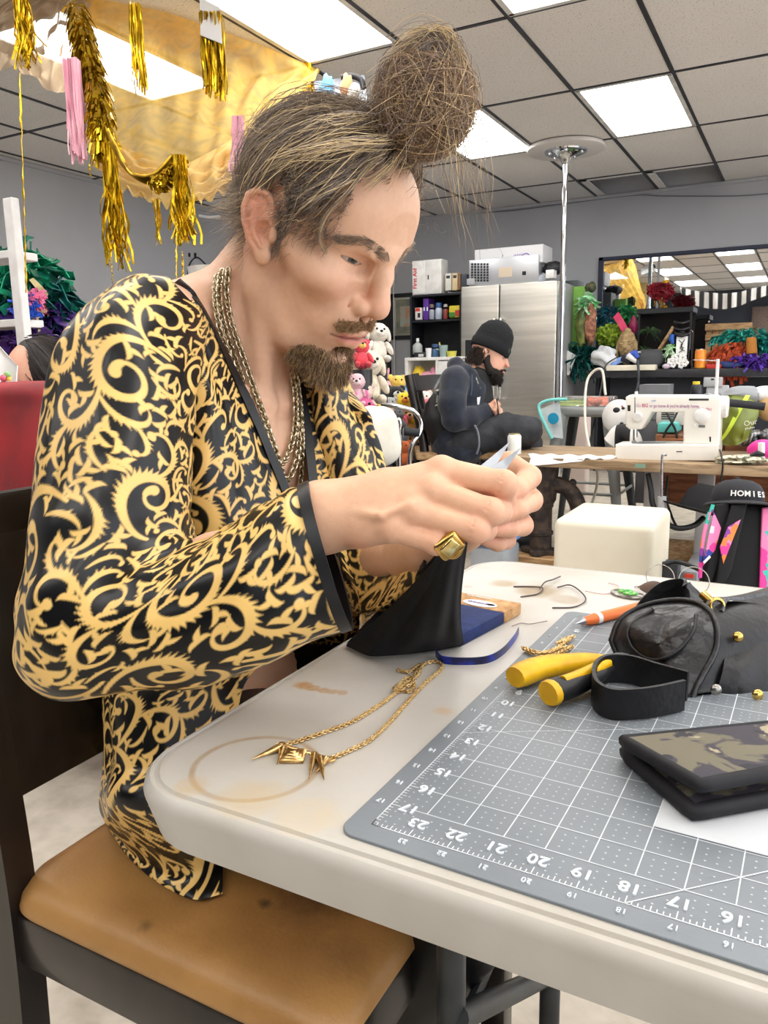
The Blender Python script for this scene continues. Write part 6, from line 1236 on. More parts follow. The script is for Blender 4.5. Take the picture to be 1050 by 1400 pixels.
obj('card', fbox(925, 460, 939, 486, YD+.09, .006, .001, 1), m_paper, rb, 0); g = G(); 
for q in ([(928, 465), (933, 470), (930, 476), (936, 480)], [(936, 464), (931, 473), (935, 476)], [(928, 482), (933, 478), (931, 470)]): g.tube(catmull([aty(*k, YD+.087) for k in q], 16), .0035, 6)
obj('line_drawing', g, m_black, rb, 60)
sk = thing('felt_mask', 'black mask with white flower shapes leaning at the foot of the handbag', 'mask', P_(927, 503, .03)); obj('mask_body', rag(P_(927, 497, .05), (.10, .03, .055), 30, 20, .12), m_black, sk, 180)
for x, y, r in ((917, 494, .032), (922, 489, .03), (927, 494, .03), (933, 489, .034), (936, 496, .034), (931, 500, .026), (920, 499, .026)):
    g = G(); c = P_(x, y, .015)
    for k in range(5): g.ell(c+r*.6*np.array([math.cos(k*1.257), 0, math.sin(k*1.257)]), (r*.5, r*.2, r*.5), n=10)
    obj('white_flower', g, m_whitep, sk, 180)
t = one('feather', strips(P_(916, 478, .1), (.03, .03, .06), 40, .08, .012, 33), mat('green_feather', srgb(120, 196, 90), .6, col2=srgb(226, 240, 224), nscale=30), 'green and white feather tuft left of the handbag', 'feather'); one('clip', G().tube([P_(919, 457, .08), P_(918, 464, .08), P_(920, 470, .08)], [.02, .024, .012], 10), cm((40, 90, 180), .4), 'blue plastic clip on the handbag edge', 'clip')
one('plush_pig', rag(P_(911, 501, .02), (.035, .03, .025), 34, 16, .1), cm((206, 190, 206), .7), 'tiny lilac plush figure beside the grey speaker', 'toy')
vs = thing('vase', 'small gold vase of dark red roses on the terrarium lid', 'vase', P_(904, 424, .38)); obj('vessel', cyl(897, 909, 407, 425, YD+.38, ((0, .5), (.1, .6), (.2, .35), (.6, .7), (1, 1))), mat('gold_vase', srgb(170, 140, 84), .35, .6, col2=srgb(120, 92, 50), nscale=40), vs, 50)
m_rose = mat('dark_red_petals', srgb(140, 14, 34), .6, col2=srgb(90, 6, 20), nscale=30)
for x, y, r in ((894, 396, .055), (905, 399, .055), (915, 396, .058), (899, 404, .04), (910, 405, .04), (904, 392, .04)): obj('rose', strips(P_(x, y, .36), (r*.8,)*3, 46, r*.9, r*.75, int(x), .1), m_rose, vs, 60)
cn = thing('can', 'orange drink can standing on the bar', 'can', P_(957, 503, .03)); obj('body', cyl(949, 965, 478, 504, YD+.05, ((0, .8), (.04, .97), (.08, 1), (.9, 1), (1, .84)), 28), mat('orange_can', srgb(240, 120, 50), .3, .3, col2=srgb(236, 170, 60), nscale=5), cn, 50); obj('lid', cyl(951, 963, 477, 479, YD+.05, ((0, 1), (1, 1))), m_steel, cn, 40); obj('label', cyl(949.4, 964.6, 493, 501, YD+.05, ((0, 1.01), (1, 1.01))), cm((240, 190, 110), .4), cn, 40)
small('bead_box', 966, 498, 986, 504, YD+.02, .12, (196, 50, 48), 'shallow red tray of beads beside the orange can', 'tray', 'box')
m_tul = mat('rust_tulle', srgb(196, 84, 44), .8, col2=srgb(150, 58, 30), nscale=40); g = strips(P_(1000, 482, .15), (.18, .07, .10), 260, .13, .03, 40, .9)
one('tulle_skirt', g, m_tul, 'rust orange tulle heap on the bar', 'tulle')
one('tinsel_garland', strips(P_(1018, 460, .2), (.27, .08, .065), 300, .07, .018, 41), m_tin('turquoise_sequin', (40, 160, 140), (14, 100, 96)), 'turquoise sequin garland lying over the rust tulle', 'tinsel'); one('tinsel_garland', strips(P_(1048, 473, .2), (.12, .08, .08), 140, .07, .018, 42), m_tin('turquoise_sequin_dark', (34, 140, 130), (12, 86, 84)), 'turquoise sequin garland hanging at the picture edge', 'tinsel')
one('cloth_roll', G().tube([P_(1027, 462, .08), P_(1028, 484, .06)], [.04, .045], 14), pm('ochre_cloth', (170, 110, 44), .8), 'ochre cloth roll standing in the rust tulle', 'cloth')
one('sequin_cloth', strips(P_(1033, 494, .03), (.21, .08, .065), 260, .05, .02, 43), m_tin('purple_sequin', (110, 70, 190), (60, 36, 110)), 'purple ruffled cloth heap at the right end of the bar', 'cloth'); one('cloth', rag(P_(1000, 499, .06), (.12, .07, .035), 44, 24, .15), cm((44, 62, 112), .8), 'folded navy cloth between tulle and purple ruffles', 'cloth')
rk = thing('reflected_crate', 'pale wooden slatted headboard added in place of a mirror reflection', 'crate', P_(996, 500, .62))  # solid slats added where the mirror would show a reflected crate
for y in (443, 457): obj('rail', fbox(964, y, 1028, y+7, YD+.62, .03, .004, 1), m_wood, rk, 20)
for x in range(966, 1026, 9): obj('slat', fbox(x, 443, x+4, 503, YD+.645, .02, .003, 1), m_wood, rk, 20)
# ---------------- what the mirror shows: the room behind the camera
one('striped_drape', None, None, '', '') if False else None
def refl(x, y, D): p = at(x, y, D); t = (YM-CAM[1])/(p[1]-CAM[1]); return np.array([p[0], 2*YM-p[1], p[2]])
m_str = mat('black_white_stripes', srgb(236, 234, 230), .8); nt = m_str.node_tree; wv_ = nt.nodes.new('ShaderNodeTexWave'); wv_.wave_type = 'BANDS'; wv_.bands_direction = 'X'; wv_.inputs['Scale'].default_value = 1.9; co = nt.nodes.new('ShaderNodeTexCoord'); rp = nt.nodes.new('ShaderNodeValToRGB'); rp.color_ramp.interpolation = 'CONSTANT'; rp.color_ramp.elements[0].color = (.02, .02, .022, 1); rp.color_ramp.elements[1].position = .5; rp.color_ramp.elements[1].color = (*srgb(238, 236, 232), 1); nt.links.new(co.outputs['Object'], wv_.inputs[0]); nt.links.new(wv_.outputs[0], rp.inputs[0]); nt.links.new(rp.outputs[0], nt.nodes['Principled BSDF'].inputs[0])
rf2 = lambda x, y, Yp: aty(x, y, 2*YM-Yp)*[1, 0, 1]+np.array([0, Yp, 0])
P = np.array([[rf2(930, 393, .62), rf2(960, 399, .62), rf2(1000, 401, .62), rf2(1035, 393, .62), rf2(1070, 388, .62)], [rf2(934, 411, .55), rf2(965, 421, .50), rf2(1000, 421, .50), rf2(1036, 408, .55), rf2(1070, 398, .58)]]); Q = np.swapaxes(catmull(np.swapaxes(catmull(P, 8), 0, 1), 60), 0, 1); Q[..., 1] += .05*np.sin(np.linspace(0, 40, 60))[None]; Q[..., 2] = np.minimum(Q[..., 2], H-.03)
one('striped_drape', G().slab(Q, .01), m_str, 'black and white striped swag under the ceiling seen in the mirror', 'drape')
for k, (x, y, c, lb) in enumerate(((840, 388, (206, 60, 84), 'crimson plush toy reflected at the left of the mirror'), (842, 412, (222, 170, 180), 'pale pink plush toy reflected low in the mirror'), (832, 405, (220, 214, 196), 'cream plush toy reflected beside the mirror frame'), (850, 372, (110, 130, 112), 'grey green plush toy reflected at the mirror top'), (830, 362, (206, 196, 170), 'beige plush toy reflected in the mirror corner'))):
    one('stuffed_toy', rag(refl(x, y, 16.5), (.17, .15, .20), 60+k, 22, .2), cm(c, .9), lb, 'toy', 'toys reflected in the mirror')
one('tinsel_curtain', strips(refl(861, 395, 16.2), (.10, .1, .42), 200, .3, .03, 66, .8), mat('gold_foil_far', srgb(236, 206, 60), .25, .6, col2=srgb(190, 150, 20), nscale=20), 'gold foil curtain reflected in the left mirror panel', 'tinsel')
one('cloth_drape', G().slab(np.array([[refl(872, 372, 16.6), refl(897, 378, 16.6)], [refl(870, 400, 16.6), refl(890, 405, 16.6)], [refl(866, 424, 16.6), refl(880, 424, 16.6)]]), .01), pm('reflected_tan_cloth', (206, 184, 130), .8), 'tan cloth drape reflected in the left mirror panel', 'drape')
bd_ = thing('sign_board', 'tan mesh board with white letters CK seen reversed in the mirror', 'sign', refl(1040, 450, 18)); q = [refl(1030, 420, 18), refl(1090, 420, 18), refl(1090, 460, 18), refl(1030, 460, 18)]; g = G(); c = sum(q)/4
obj('board', G().box(c, (1.0, .03, .72)), mat('tan_mesh', srgb(150, 130, 120), .8, col2=srgb(110, 92, 86), nscale=40), bd_, 0); text('lettering', 'CK', .28, np.stack([V3(-1, 0, 0), V3(0, 0, 1), V3(0, 1, 0)], 1), c+np.array([.18, .02, .25]), m_whitep, bd_)
# ------------------------------------------------------------------ sewing bench in the middle of the room
pb0 = at(880, 640, 3.55); YBN = pb0[1]; BZ = aty(880, 631.5, YBN)[2]; a, b = aty(686, 640, YBN), aty(1180, 640, YBN)
m_btop = mat('scarred_bench_wood', srgb(176, 150, 118), .6, col2=srgb(132, 108, 80), nscale=6, stretch=(1, 8, 8), detail=7, distort=.6, bump=.1, bscale=50); m_rust = mat('rusty_iron', srgb(84, 70, 60), .7, .4, col2=srgb(50, 44, 42), nscale=22, bump=.4, bscale=60); m_gpost = pm('grey_powder_coat', (176, 178, 180), .45)
bn = thing('sewing_bench', 'long wooden sewing bench on an iron stand and grey posts', 'table', ((a[0]+b[0])/2, YBN+.3, 0)); BT = BZ-aty(880, 645, YBN)[2]
obj('bench_top', G().rbox(((a[0]+b[0])/2, YBN+.31, BZ-BT/2), (b[0]-a[0], .62, BT), .004, 2), m_btop, bn, 30)
obj('paint_stain', fbox(868, 634, 882, 640, YBN-.0008, .002, .0003, 1), pm('green_paint_stain', (126, 160, 140), .7), bn, 0)
Bp = lambda x, y, k=.1: aty(x, y, YBN+k)
pz = Bp(741, 752)[2]
p = Bp(741, 650); px0 = p[0]; g = G().lathe([(.055, pz), (.055, pz+.08), (.062, pz+.085), (.062, pz+.10), (.055, pz+.105), (.054, pz+.22), (.060, pz+.225), (.060, pz+.24), (.072, pz+.26), (.085, BZ-BT)], 24, (px0, YBN+.1, 0)); st_ = obj('iron_stand', g, m_rust, bn, 40)
obj('elbow_pipe', G().tube(catmull([Bp(748, 662), Bp(765, 663), Bp(780, 672), Bp(790, 690), Bp(793, 712)], 24), .040, 14).ell(Bp(783, 660), (.02, .02, .02), n=10), m_rust, st_, 60)
g = G(); fl = [(px0+(.085+.02*math.cos(4*t))*math.cos(t), YBN+.1+(.085+.02*math.cos(4*t))*math.sin(t)) for t in np.linspace(0, 2*math.pi, 49)[:-1]]; g.prism(fl, pz-.014, pz+.012, bevel=.004); obj('foot_flange', g, m_rust, st_, 40)
blk = aty(728, 757, YBN); one('wood_block', G().rbox((px0, YBN+.1, pz/2-.008), (.24, .22, pz-.016), .004, 1), m_wood, 'pine block under the iron stand of the sewing bench', 'block', None, 20)
for x in (884, 960): obj('post', G().rbox(((Bp(x, 660)[0]), YBN+.28, (BZ-BT)/2+.03), (.075, .05, BZ-BT-.06), .006, 2), m_gpost, bn, 30); obj('post_foot', G().rbox((Bp(x, 660)[0], YBN+.12, .105), (.07, .62, .035), .006, 2), m_gpost, bn, 30)
one('platform', G().rbox((Bp(955, 700)[0]+.15, YBN+.22, .072), (1.3, .95, .024), .002, 1).rbox((Bp(955, 700)[0]+.15, YBN+.5, .03), (1.2, .05, .06), .002, 1), mat('chipboard', srgb(196, 164, 120), .8, col2=srgb(150, 116, 78), nscale=40, detail=3), 'low chipboard platform under the sewing bench', 'platform', None, 20)
# ---------------- sewing machine
YS = YBN+.12; mc_ = pm('ivory_enamel', (236, 233, 224), .28, coat=.3); sm_c = Bp(915, 629, .22)
sw = thing('sewing_machine', 'white domestic sewing machine with handwritten note on the wooden bench', 'sewing machine', (sm_c[0], YBN+.21, BZ)); sx = lambda x, y, k=0: aty(x, y, YS+k)
def poly_prism(q, y0, y1, bev=.008, seg=3):     # outline given by sight lines in the plane YS, extruded in depth
    Pq = [aty(x, y, YS) for x, y in q]; g = G(); g.prism([(p[0], p[2]) for p in Pq], 0, y1-y0, bevel=bev, seg=seg); g.v = [np.stack([v[:, 0], y0+v[:, 2], v[:, 1]], 1) for v in g.v]; g.f = [f[::-1] for f in g.f]; return g
obj('bed', poly_prism([(843, 607), (983, 607), (983, 618), (979, 629), (848, 629), (843, 624)], YS-.03, YS+.155, .006), mc_, sw, 40)
obj('arm', poly_prism([(855, 543), (860, 540), (979, 540.5), (986, 546), (983, 608), (934, 608), (934, 564), (891, 563.5), (881, 580), (876, 587), (860, 587), (855, 583)], YS, YS+.125, .010, 4), mc_, sw, 40)
obj('needle_plate', G().rbox(np.array([sx(888, 607)[0], YS+.06, sx(888, 606.6)[2]]), (.13, .09, .002), .0005, 1), m_steel, sw, 20)
obj('presser_foot', G().tube([sx(866.5, 585, .05), sx(866.5, 603, .05)], .005, 8).tube([sx(871, 585, .05), sx(871, 598, .05)], .003, 8).rbox(sx(867, 604, .045), (.02, .03, .012), .003, 1), m_steel, sw, 40)
obj('take_up_slot', poly_prism([(867.6, 543), (868.6, 543), (868.6, 565), (867.6, 565)], YS-.0012, YS+.002, 0), m_black, sw, 0); obj('thread_guide', poly_prism([(858, 554), (862, 554), (862, 562), (858, 562)], YS-.0015, YS+.003, .0005, 1), m_black, sw, 0)
obj('tension_dial', G().lathe([(.022, 0), (.022, .014), (.018, .018), (0, .018)], 24, sx(872, 570), rotx(math.pi/2)), m_whitep, sw, 40)
obj('stitch_dial', G().lathe([(.034, 0), (.034, .010), (.029, .014), (0, .014)], 32, sx(960, 568.5), rotx(math.pi/2)), m_whitep, sw, 40); obj('button', G().lathe([(.007, 0), (.006, .004), (0, .004)], 16, sx(948.5, 582), rotx(math.pi/2)), m_whitep, sw, 40); obj('lever', poly_prism([(955, 581), (964, 581), (964, 584.5), (955, 584.5)], YS-.003, YS+.003, .0015, 2), pm('grey_button', (110, 112, 114), .4), sw, 40)
obj('hand_wheel', G().lathe([(0, 0), (.042, 0), (.05, .006), (.05, .034), (.042, .04), (0, .04)], 32, sx(983, 556, .06), roty(math.pi/2)), m_whitep, sw, 40)
obj('top_panel', poly_prism([(942, 545), (969, 545), (969, 547.6), (942, 547.6)], YS-.0012, YS+.002, 0), m_black, sw, 0); obj('bed_slot', poly_prism([(926, 616), (934, 616), (934, 617.2), (926, 617.2)], YS-.0312, YS-.028, 0), m_black, sw, 0); obj('side_slot', poly_prism([(970, 597), (972, 597), (972, 604), (970, 604)], YS-.0012, YS+.002, 0), m_black, sw, 0)
for x in (852, 956): obj('foot', G().lathe([(.014, BZ), (.012, BZ+.012)], 16, (sx(x, 629)[0], YS+.02, 0)), m_whitep, sw, 40)
obj('spool_pin', G().tube([sx(870, 541, .06), sx(870, 535, .06)], .008, 10), m_whitep, sw, 40); obj('thread_mast', G().tube([sx(979, 541, .10), sx(981.5, 493, .10), sx(981.5, 491, .10)], .0075, 10), m_whitep, sw, 40); obj('thread_bar', G().tube([sx(981, 493, .10), sx(948, 492, .12)], .0022, 6), m_steel, sw, 40)
obj('bobbin_winder', G().ring(sx(968, 539, .06), .014, .0028, n=20).tube([sx(968, 540, .06), sx(968, 535, .06)], .004, 8), m_steel, sw, 40)
ink = pm('purple_marker', (176, 128, 160), .6); rx = rotx(math.pi/2)
text('lettering', 'Go', .021, rx, sx(869.5, 554.6, -.0004), ink, sw, 'LEFT', sx=.85); text('lettering', 'BIG', .023, rx, sx(877.5, 554.6, -.0004), pm('pink_marker', (190, 96, 120), .6), sw, 'LEFT', sx=.8, bold=.0004); text('lettering', "or go home & you're already home,", .0215, rx, sx(888, 555, -.0004), ink, sw, 'LEFT', sx=.70, bold=.0003); text('lettering', 'b!%@h!', .0165, rx, sx(956, 559.6, -.0012), pm('pink_marker2', (190, 96, 120), .6), sw, 'LEFT'); text('lettering', 'JUKI', .010, rx, sx(891, 548, -.0004), pm('blue_logo', (70, 110, 190), .5), sw, 'LEFT')
# knee lift rod and cords
kl = thing('knee_lifter', 'silver knee lift lever hanging from the front of the sewing machine', 'lever', Bp(905, 722, -.05)); obj('rod', G().tube(catmull([Bp(911, 622, -.035), Bp(907, 622, -.05), Bp(905, 630, -.05), Bp(905, 685, -.05)], 20), .0055, 8), m_steel, kl, 60); obj('pad', G().tube([Bp(905, 679, -.05), Bp(906, 724, -.05)], .019, 16), m_gpost, kl, 40)
m_cord = pm('black_cord', (26, 27, 30), .5)
def cord(q, r, lab, m_=m_cord, nm='cable', k=60): return one(nm, G().tube(catmull(np.array(q), k), r, 7), m_, lab, 'cord', None, 60)
cord([Bp(886, 648, .05), Bp(890, 668, .02), Bp(893, 690, 0), Bp(905, 710, -.02), Bp(925, 722, -.06), Bp(948, 719, -.05), Bp(962, 708, 0)], .013, 'thick black cable looping under the bench behind the knee lever'); cord([Bp(913, 650, .1), Bp(911, 680, .1), Bp(918, 705, .05), Bp(926, 722, 0)], .006, 'thin black cable beside the thick cable loop')
cord([Bp(984, 615, .1), Bp(987, 628, -.01), Bp(988, 640, -.012), Bp(984, 665, 0), Bp(978, 690, -.02), Bp(968, 705, -.02)], .004, 'thin black wire hanging off the bench right of the sewing machine')
cord([Bp(828, 540, .9), Bp(822, 505, .95), Bp(803, 520, .95), Bp(800, 575, .8), Bp(808, 620, .66), Bp(817, 650, .62), Bp(812, 680, .6), Bp(802, 700, .5)], .0075, 'cream mains cable arching in front of the stool', pm('cream_cord', (226, 220, 204), .5)); cord([Bp(846, 487, 2.6), Bp(828, 500, 2.2), Bp(822, 530, 1.6), Bp(814, 570, 1.2), Bp(806, 605, .8), Bp(803, 622, .6)], .005, 'thin black cable crossing in front of the vegetable tray')
cord([aty(872, 492, YD-.06), aty(873, 510, YD-.06), aty(872, 528, YD-.05), aty(866, 545, YD-.3)], .012, 'grey cable hanging over the bar front', pm('grey_cord', (70, 74, 80), .5))
# bench clutter
cn = thing('can', 'white seltzer can standing on the left end of the bench', 'can', Bp(703, 621, .10)); obj('body', cyl(694, 712, 594, 622, YBN+.10, ((0, .8), (.04, .98), (.08, 1), (.9, 1), (1, .84)), 28), pm('white_can', (226, 226, 222), .35), cn, 50); obj('lid', cyl(696, 710, 592.6, 594.2, YBN+.10, ((0, 1), (1, 1))), pm('gold_lid', (206, 192, 140), .3, metal=.8), cn, 40); text('lettering', 'bubly', .04, rotx(math.pi/2) @ rotz(math.pi/2), Bp(702, 609, .066), m_black, cn) if False else obj('print', fbox(698, 600, 701, 611, YBN+.066, .004, .0005, 1), pm('grey_print', (90, 92, 96), .6), cn, 0)
Q = catmull(np.array([[Bp(722, 627, .10), Bp(760, 624, .12), Bp(800, 624, .14), Bp(845, 624, .16)], [Bp(724, 632, .02), Bp(760, 629, .03), Bp(800, 628, .04), Bp(838, 627, .06)], [Bp(724, 637, -.012), Bp(760, 634, -.010), Bp(798, 630.5, .0), Bp(826, 629, .02)]]), 10); Q = np.swapaxes(catmull(np.swapaxes(Q, 0, 1), 30), 0, 1); Q[..., 2] = np.where(Q[..., 1] > YBN, np.maximum(Q[..., 2], BZ+.004+.004*np.sin(np.arange(30))[None]), Q[..., 2]); one('pattern_paper', G().slab(Q, .003), m_paper, 'crumpled white pattern paper hanging over the bench edge', 'paper', None, 180)
one('work_gloves', rag(Bp(1015, 628, .06), (.10, .06, .018), 70, 30, .25), mat('spotted_cloth', srgb(216, 208, 184), .8, col2=srgb(110, 112, 90), nscale=50, lo=.5, hi=.56), 'pale spotted cloth gloves on the bench beside the sewing machine', 'gloves'); 
pk = thing('packet', 'bright pink packet with white band on the bench', 'packet', Bp(1042, 626, .10)); obj('pouch', rag(Bp(1045, 615, .12), (.07, .05, .045), 71, 20, .1), pm('pink_foil', (226, 50, 150), .4), pk, 60); obj('band', G().tube([Bp(1041, 605, .05), Bp(1041, 626, .05)], .014, 10), m_whitep, pk, 60)
one('small_tool', G().tube([Bp(1026, 624, .03), Bp(1036, 620, .03), Bp(1046, 622, .03)], [.01, .014, .006], 8), m_black, 'small black tool beside the pink packet', 'tool')
hw0 = thing('hardware_pile', 'pile of white and silver machine feet on the drawer unit', 'hardware', Bp(1030, 604, .55)); hw0['kind'] = 'stuff'
g = G(); rg = np.random.default_rng(9)
for _ in range(46): g.box(Bp(rg.uniform(1006, 1054), rg.uniform(592, 604), .5+rg.uniform(0, .1)), rg.uniform(.008, .05, 3), basis(rg.normal(size=3)))
obj('pieces', g, mat('nickel', srgb(206, 208, 210), .3, .7, col2=srgb(90, 92, 96), nscale=14), hw0, 0)
# ---------------- stool with vegetables
YT = at(800, 552, 4.6)[1]; T_ = lambda x, y, k=0: aty(x, y, YT+k); q0, q1 = T_(761, 556), T_(839, 556); stz = q0[2]; sc_ = (q0[0]+q1[0])/2; hw2 = (q1[0]-q0[0])/2
so = thing('metal_stool', 'grey metal stool carrying a vegetable tray', 'stool', (sc_, YT+hw2, 0)); m_gm = pm('gunmetal_steel', (150, 153, 151), .4, metal=.25)
obj('seat', G().rbox((sc_, YT+hw2, stz-.03), (hw2*2, hw2*2, .06), .02, 3), m_gm, so, 40)
for kx in (-1, 1):
    for ky in (-1, 1):
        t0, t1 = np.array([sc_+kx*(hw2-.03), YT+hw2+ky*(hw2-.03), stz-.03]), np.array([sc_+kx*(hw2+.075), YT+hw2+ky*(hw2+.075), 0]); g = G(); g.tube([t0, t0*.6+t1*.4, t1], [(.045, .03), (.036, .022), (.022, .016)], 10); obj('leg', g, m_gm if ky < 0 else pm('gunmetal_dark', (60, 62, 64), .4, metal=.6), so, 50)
zb = stz*.34; hb = hw2+.05; obj('footrest', G().tube([(sc_-hb, YT+hw2-hb, zb), (sc_+hb, YT+hw2-hb, zb), (sc_+hb, YT+hw2+hb, zb), (sc_-hb, YT+hw2+hb, zb)], .010, 8, closed=True), m_gm, so, 60)
ty = thing('vegetable_tray', 'clear plastic tray of celery and carrots on the metal stool', 'tray', (sc_, YT+.12, stz)); a, b = T_(762, 546, .03), T_(832, 556, .03); m_clear = mat('clear_plastic', (.95, .97, .98), .08, trans=.9, ior=1.2)
g = G(); wq, dq, hq = b[0]-a[0], .24, .055; cx = (a[0]+b[0])/2
g.box((cx, YT+.03+dq/2, stz+.003), (wq, dq, .004)); [g.box((cx+k*wq/2, YT+.03+dq/2, stz+hq/2), (.003, dq, hq)) for k in (-1, 1)]; [g.box((cx, YT+.03+dq/2+k*dq/2, stz+hq/2), (wq, .003, hq)) for k in (-1, 1)]; obj('tray_shell', g, m_clear, ty, 0)
rg = np.random.default_rng(4); m_cel = pm('celery', (196, 214, 116), .5); m_car = pm('carrot', (226, 104, 56), .5)
for k in range(9): y = YT+.06+rg.uniform(0, .16); x0 = cx-wq*.47; one('celery_stick', G().tube([(x0, y, stz+.012+.009*(k//3)), (x0+wq*.42, y+rg.uniform(-.02, .02), stz+.014+.009*(k//3))], .008, 8), m_cel, 'celery stick lying in the vegetable tray', 'celery', 'celery sticks in the tray')
for k in range(26): p = np.array([cx+wq*rg.uniform(.02, .45), YT+.05+rg.uniform(0, .17), stz+.014+.014*(k//10)]); d = nrm(rg.normal(size=3)*[1, 1, .2])*.022; one('baby_carrot', G().tube([p-d, p-d*.7, p+d*.7, p+d], [.004, .0085, .0085, .004], 8), m_car, 'orange baby carrot in the vegetable tray', 'carrot', 'baby carrots in the tray')
bg = thing('clear_pouch', 'clear plastic pouch with aqua edging leaning on the stool', 'pouch', T_(748, 602, -.06)); Q = np.array([[T_(738, 560, -.03), T_(765, 548, -.02)], [T_(744, 578, -.06), T_(768, 575, -.04)], [T_(756, 598, -.08), T_(770, 600, -.05)]]); obj('sheet', G().slab(catmull(Q, 10), .003), mat('frosted_plastic', srgb(222, 230, 232), .2, alpha=.45, col2=srgb(206, 216, 220), nscale=14), bg, 60); obj('aqua_edging', G().tube(catmull([T_(775, 546, -.03), T_(752, 547, -.03), T_(738, 553, -.04), T_(738, 564, -.05), T_(746, 582, -.07), T_(755, 600, -.08)], 40), .010, 8), pm('aqua_piping', (126, 212, 206), .45), bg, 60); obj('blue_clip', G().lathe([(.0, 0), (.03, .004), (.034, .01), (.0, .012)], 20, T_(757, 572, -.07), rotx(math.pi/2)), pm('blue_disc', (40, 150, 190), .4), bg, 50)
one('radiator', G().rbox(T_(794, 596, .75)*[1, 1, 0]+np.array([0, 0, .40]), (.12, .10, .79), .02, 3), pm('pale_pink_heater', (214, 196, 186), .5), 'pale column heater behind the metal stool', 'heater')
# ---------------- things behind the bench
small('cabinet_column', 874, 526, 906, 690, YBN+1.0, .2, (104, 106, 110), 'grey metal column behind the sewing machine', 'column', 'box', (('joint', 874, 573, 906, 575, (80, 82, 86)),))
mk = thing('white_mask', 'white plastic mask with dark eye holes behind the metal stool', 'mask', aty(846, 592, YBN+.9)); obj('shell', G().ell(aty(846, 570, YBN+.9), (.095, .05, .10), n=24), m_whitep, mk, 180); [obj('eye_hole', G().ell(aty(x, y, YBN+.86), (r, .012, r*.8), n=12), m_black, mk, 180) for x, y, r in ((843, 561, .022), (850, 579, .012), (852, 558, .010))]; obj('red_ornament', G().ell(aty(851, 556, YBN+.88), (.012, .02, .014), n=10), cm((180, 36, 50), .5), mk, 180)
one('striped_tube', G().tube(catmull([aty(836, 606, YBN+.8), aty(848, 592, YBN+.8), aty(862, 597, YBN+.8), aty(868, 612, YBN+.8)], 24), .05, 14), m_str, 'black and white striped tube left of the sewing machine', 'tube')
vt = thing('printer', 'pale grey machine with vent grille behind the sewing machine', 'machine', aty(915, 580, YBN+.8)); obj('housing', fbox(897, 561, 934, 583, YBN+.8, .3, .02), pm('putty_plastic', (196, 192, 184), .5), vt, 40); [obj('vent_slot', fbox(904, 563+k*3, 922, 564.6+k*3, YBN+.797, .006, .0005, 1), m_black, vt, 0) for k in range(4)]
one('teal_box', fbox(899, 578, 925, 592, YBN+.7, .2, .01), cm((96, 196, 190), .5), 'aqua plastic box behind the sewing machine', 'box'); 
cord([aty(911, 563, YBN+.68), aty(918, 577, YBN+.66), aty(924, 590, YBN+.66), aty(926, 606, YBN+.66)], .006, 'black cable crossing behind the machine arm, upper left to lower right'); cord([aty(926, 563, YBN+.68), aty(919, 577, YBN+.65), aty(910, 590, YBN+.66), aty(905, 606, YBN+.66)], .006, 'black cable crossing behind the machine arm, upper right to lower left')
dw = thing('drawer_unit', 'low brown wooden drawer unit behind the bench', 'drawers', aty(975, 640, YBN+.62)); obj('carcase', fbox(896, 594, 1090, 700, YBN+.66, .4, .006), mat('brown_wood', srgb(136, 88, 58), .5, col2=srgb(104, 62, 40), nscale=8, stretch=(1, 8, 8)), dw, 20); [obj('drawer', fbox(x, 599, x+90, 622, YBN+.65, .02, .004), mat('brown_drawer', srgb(150, 100, 66), .5, col2=srgb(112, 70, 46), nscale=8, stretch=(1, 8, 8)), dw, 20) for x in (898, 992)]
gb = thing('shopping_bag', 'olive green shopping bag with lime stripe right of the sewing machine', 'bag', aty(1005, 608, YBN+.5)); Q = np.array([[aty(986, 541, YBN+.45), aty(1003, 540, YBN+.40), aty(1020, 543, YBN+.42), aty(1040, 552, YBN+.46)], [aty(985, 565, YBN+.42), aty(1002, 565, YBN+.34), aty(1020, 567, YBN+.36), aty(1034, 572, YBN+.42)], [aty(984, 590, YBN+.42), aty(1002, 591, YBN+.34), aty(1016, 590, YBN+.36), aty(1027, 586, YBN+.42)], [aty(985, 608, YBN+.44), aty(1002, 609, YBN+.38), aty(1012, 606, YBN+.40), aty(1022, 600, YBN+.44)]])
Q = np.swapaxes(catmull(np.swapaxes(catmull(Q, 20), 0, 1), 26), 0, 1); Q[..., 1] += .008*vnoise(np.arange(26)[None]*.5+0*Q[..., 0], np.arange(20)[:, None]*.6, 3); obj('bag_front', G().slab(Q, .003), pm('olive_poly', (116, 128, 48), .35), gb, 180); Q2 = Q.copy(); Q2[..., 1] += .14; obj('bag_back', G().slab(Q2, .003), pm('olive_poly_back', (96, 108, 40), .4), gb, 180)
obj('lime_stripe', G().slab(np.stack([Q[:, int(k)]*(1-(k % 1))+Q[:, min(25, int(k)+1)]*(k % 1)-np.array([0, .004, 0]) for k in (8, 11)], 1)+np.linspace(.055, -.075, 20)[:, None, None]*np.array([1.0, 0, 0]), .002), pm('lime_webbing', (206, 230, 70), .5), gb, 60)
text('lettering', 'Our', .034, rotx(math.pi/2) @ rotz(.25), aty(1026, 578, YBN+.335), m_whitep, gb); marks('print', aty(1025, 585, YBN+.335), rotx(math.pi/2) @ rotz(.25), .035, .012, 6, m_whitep, gb)
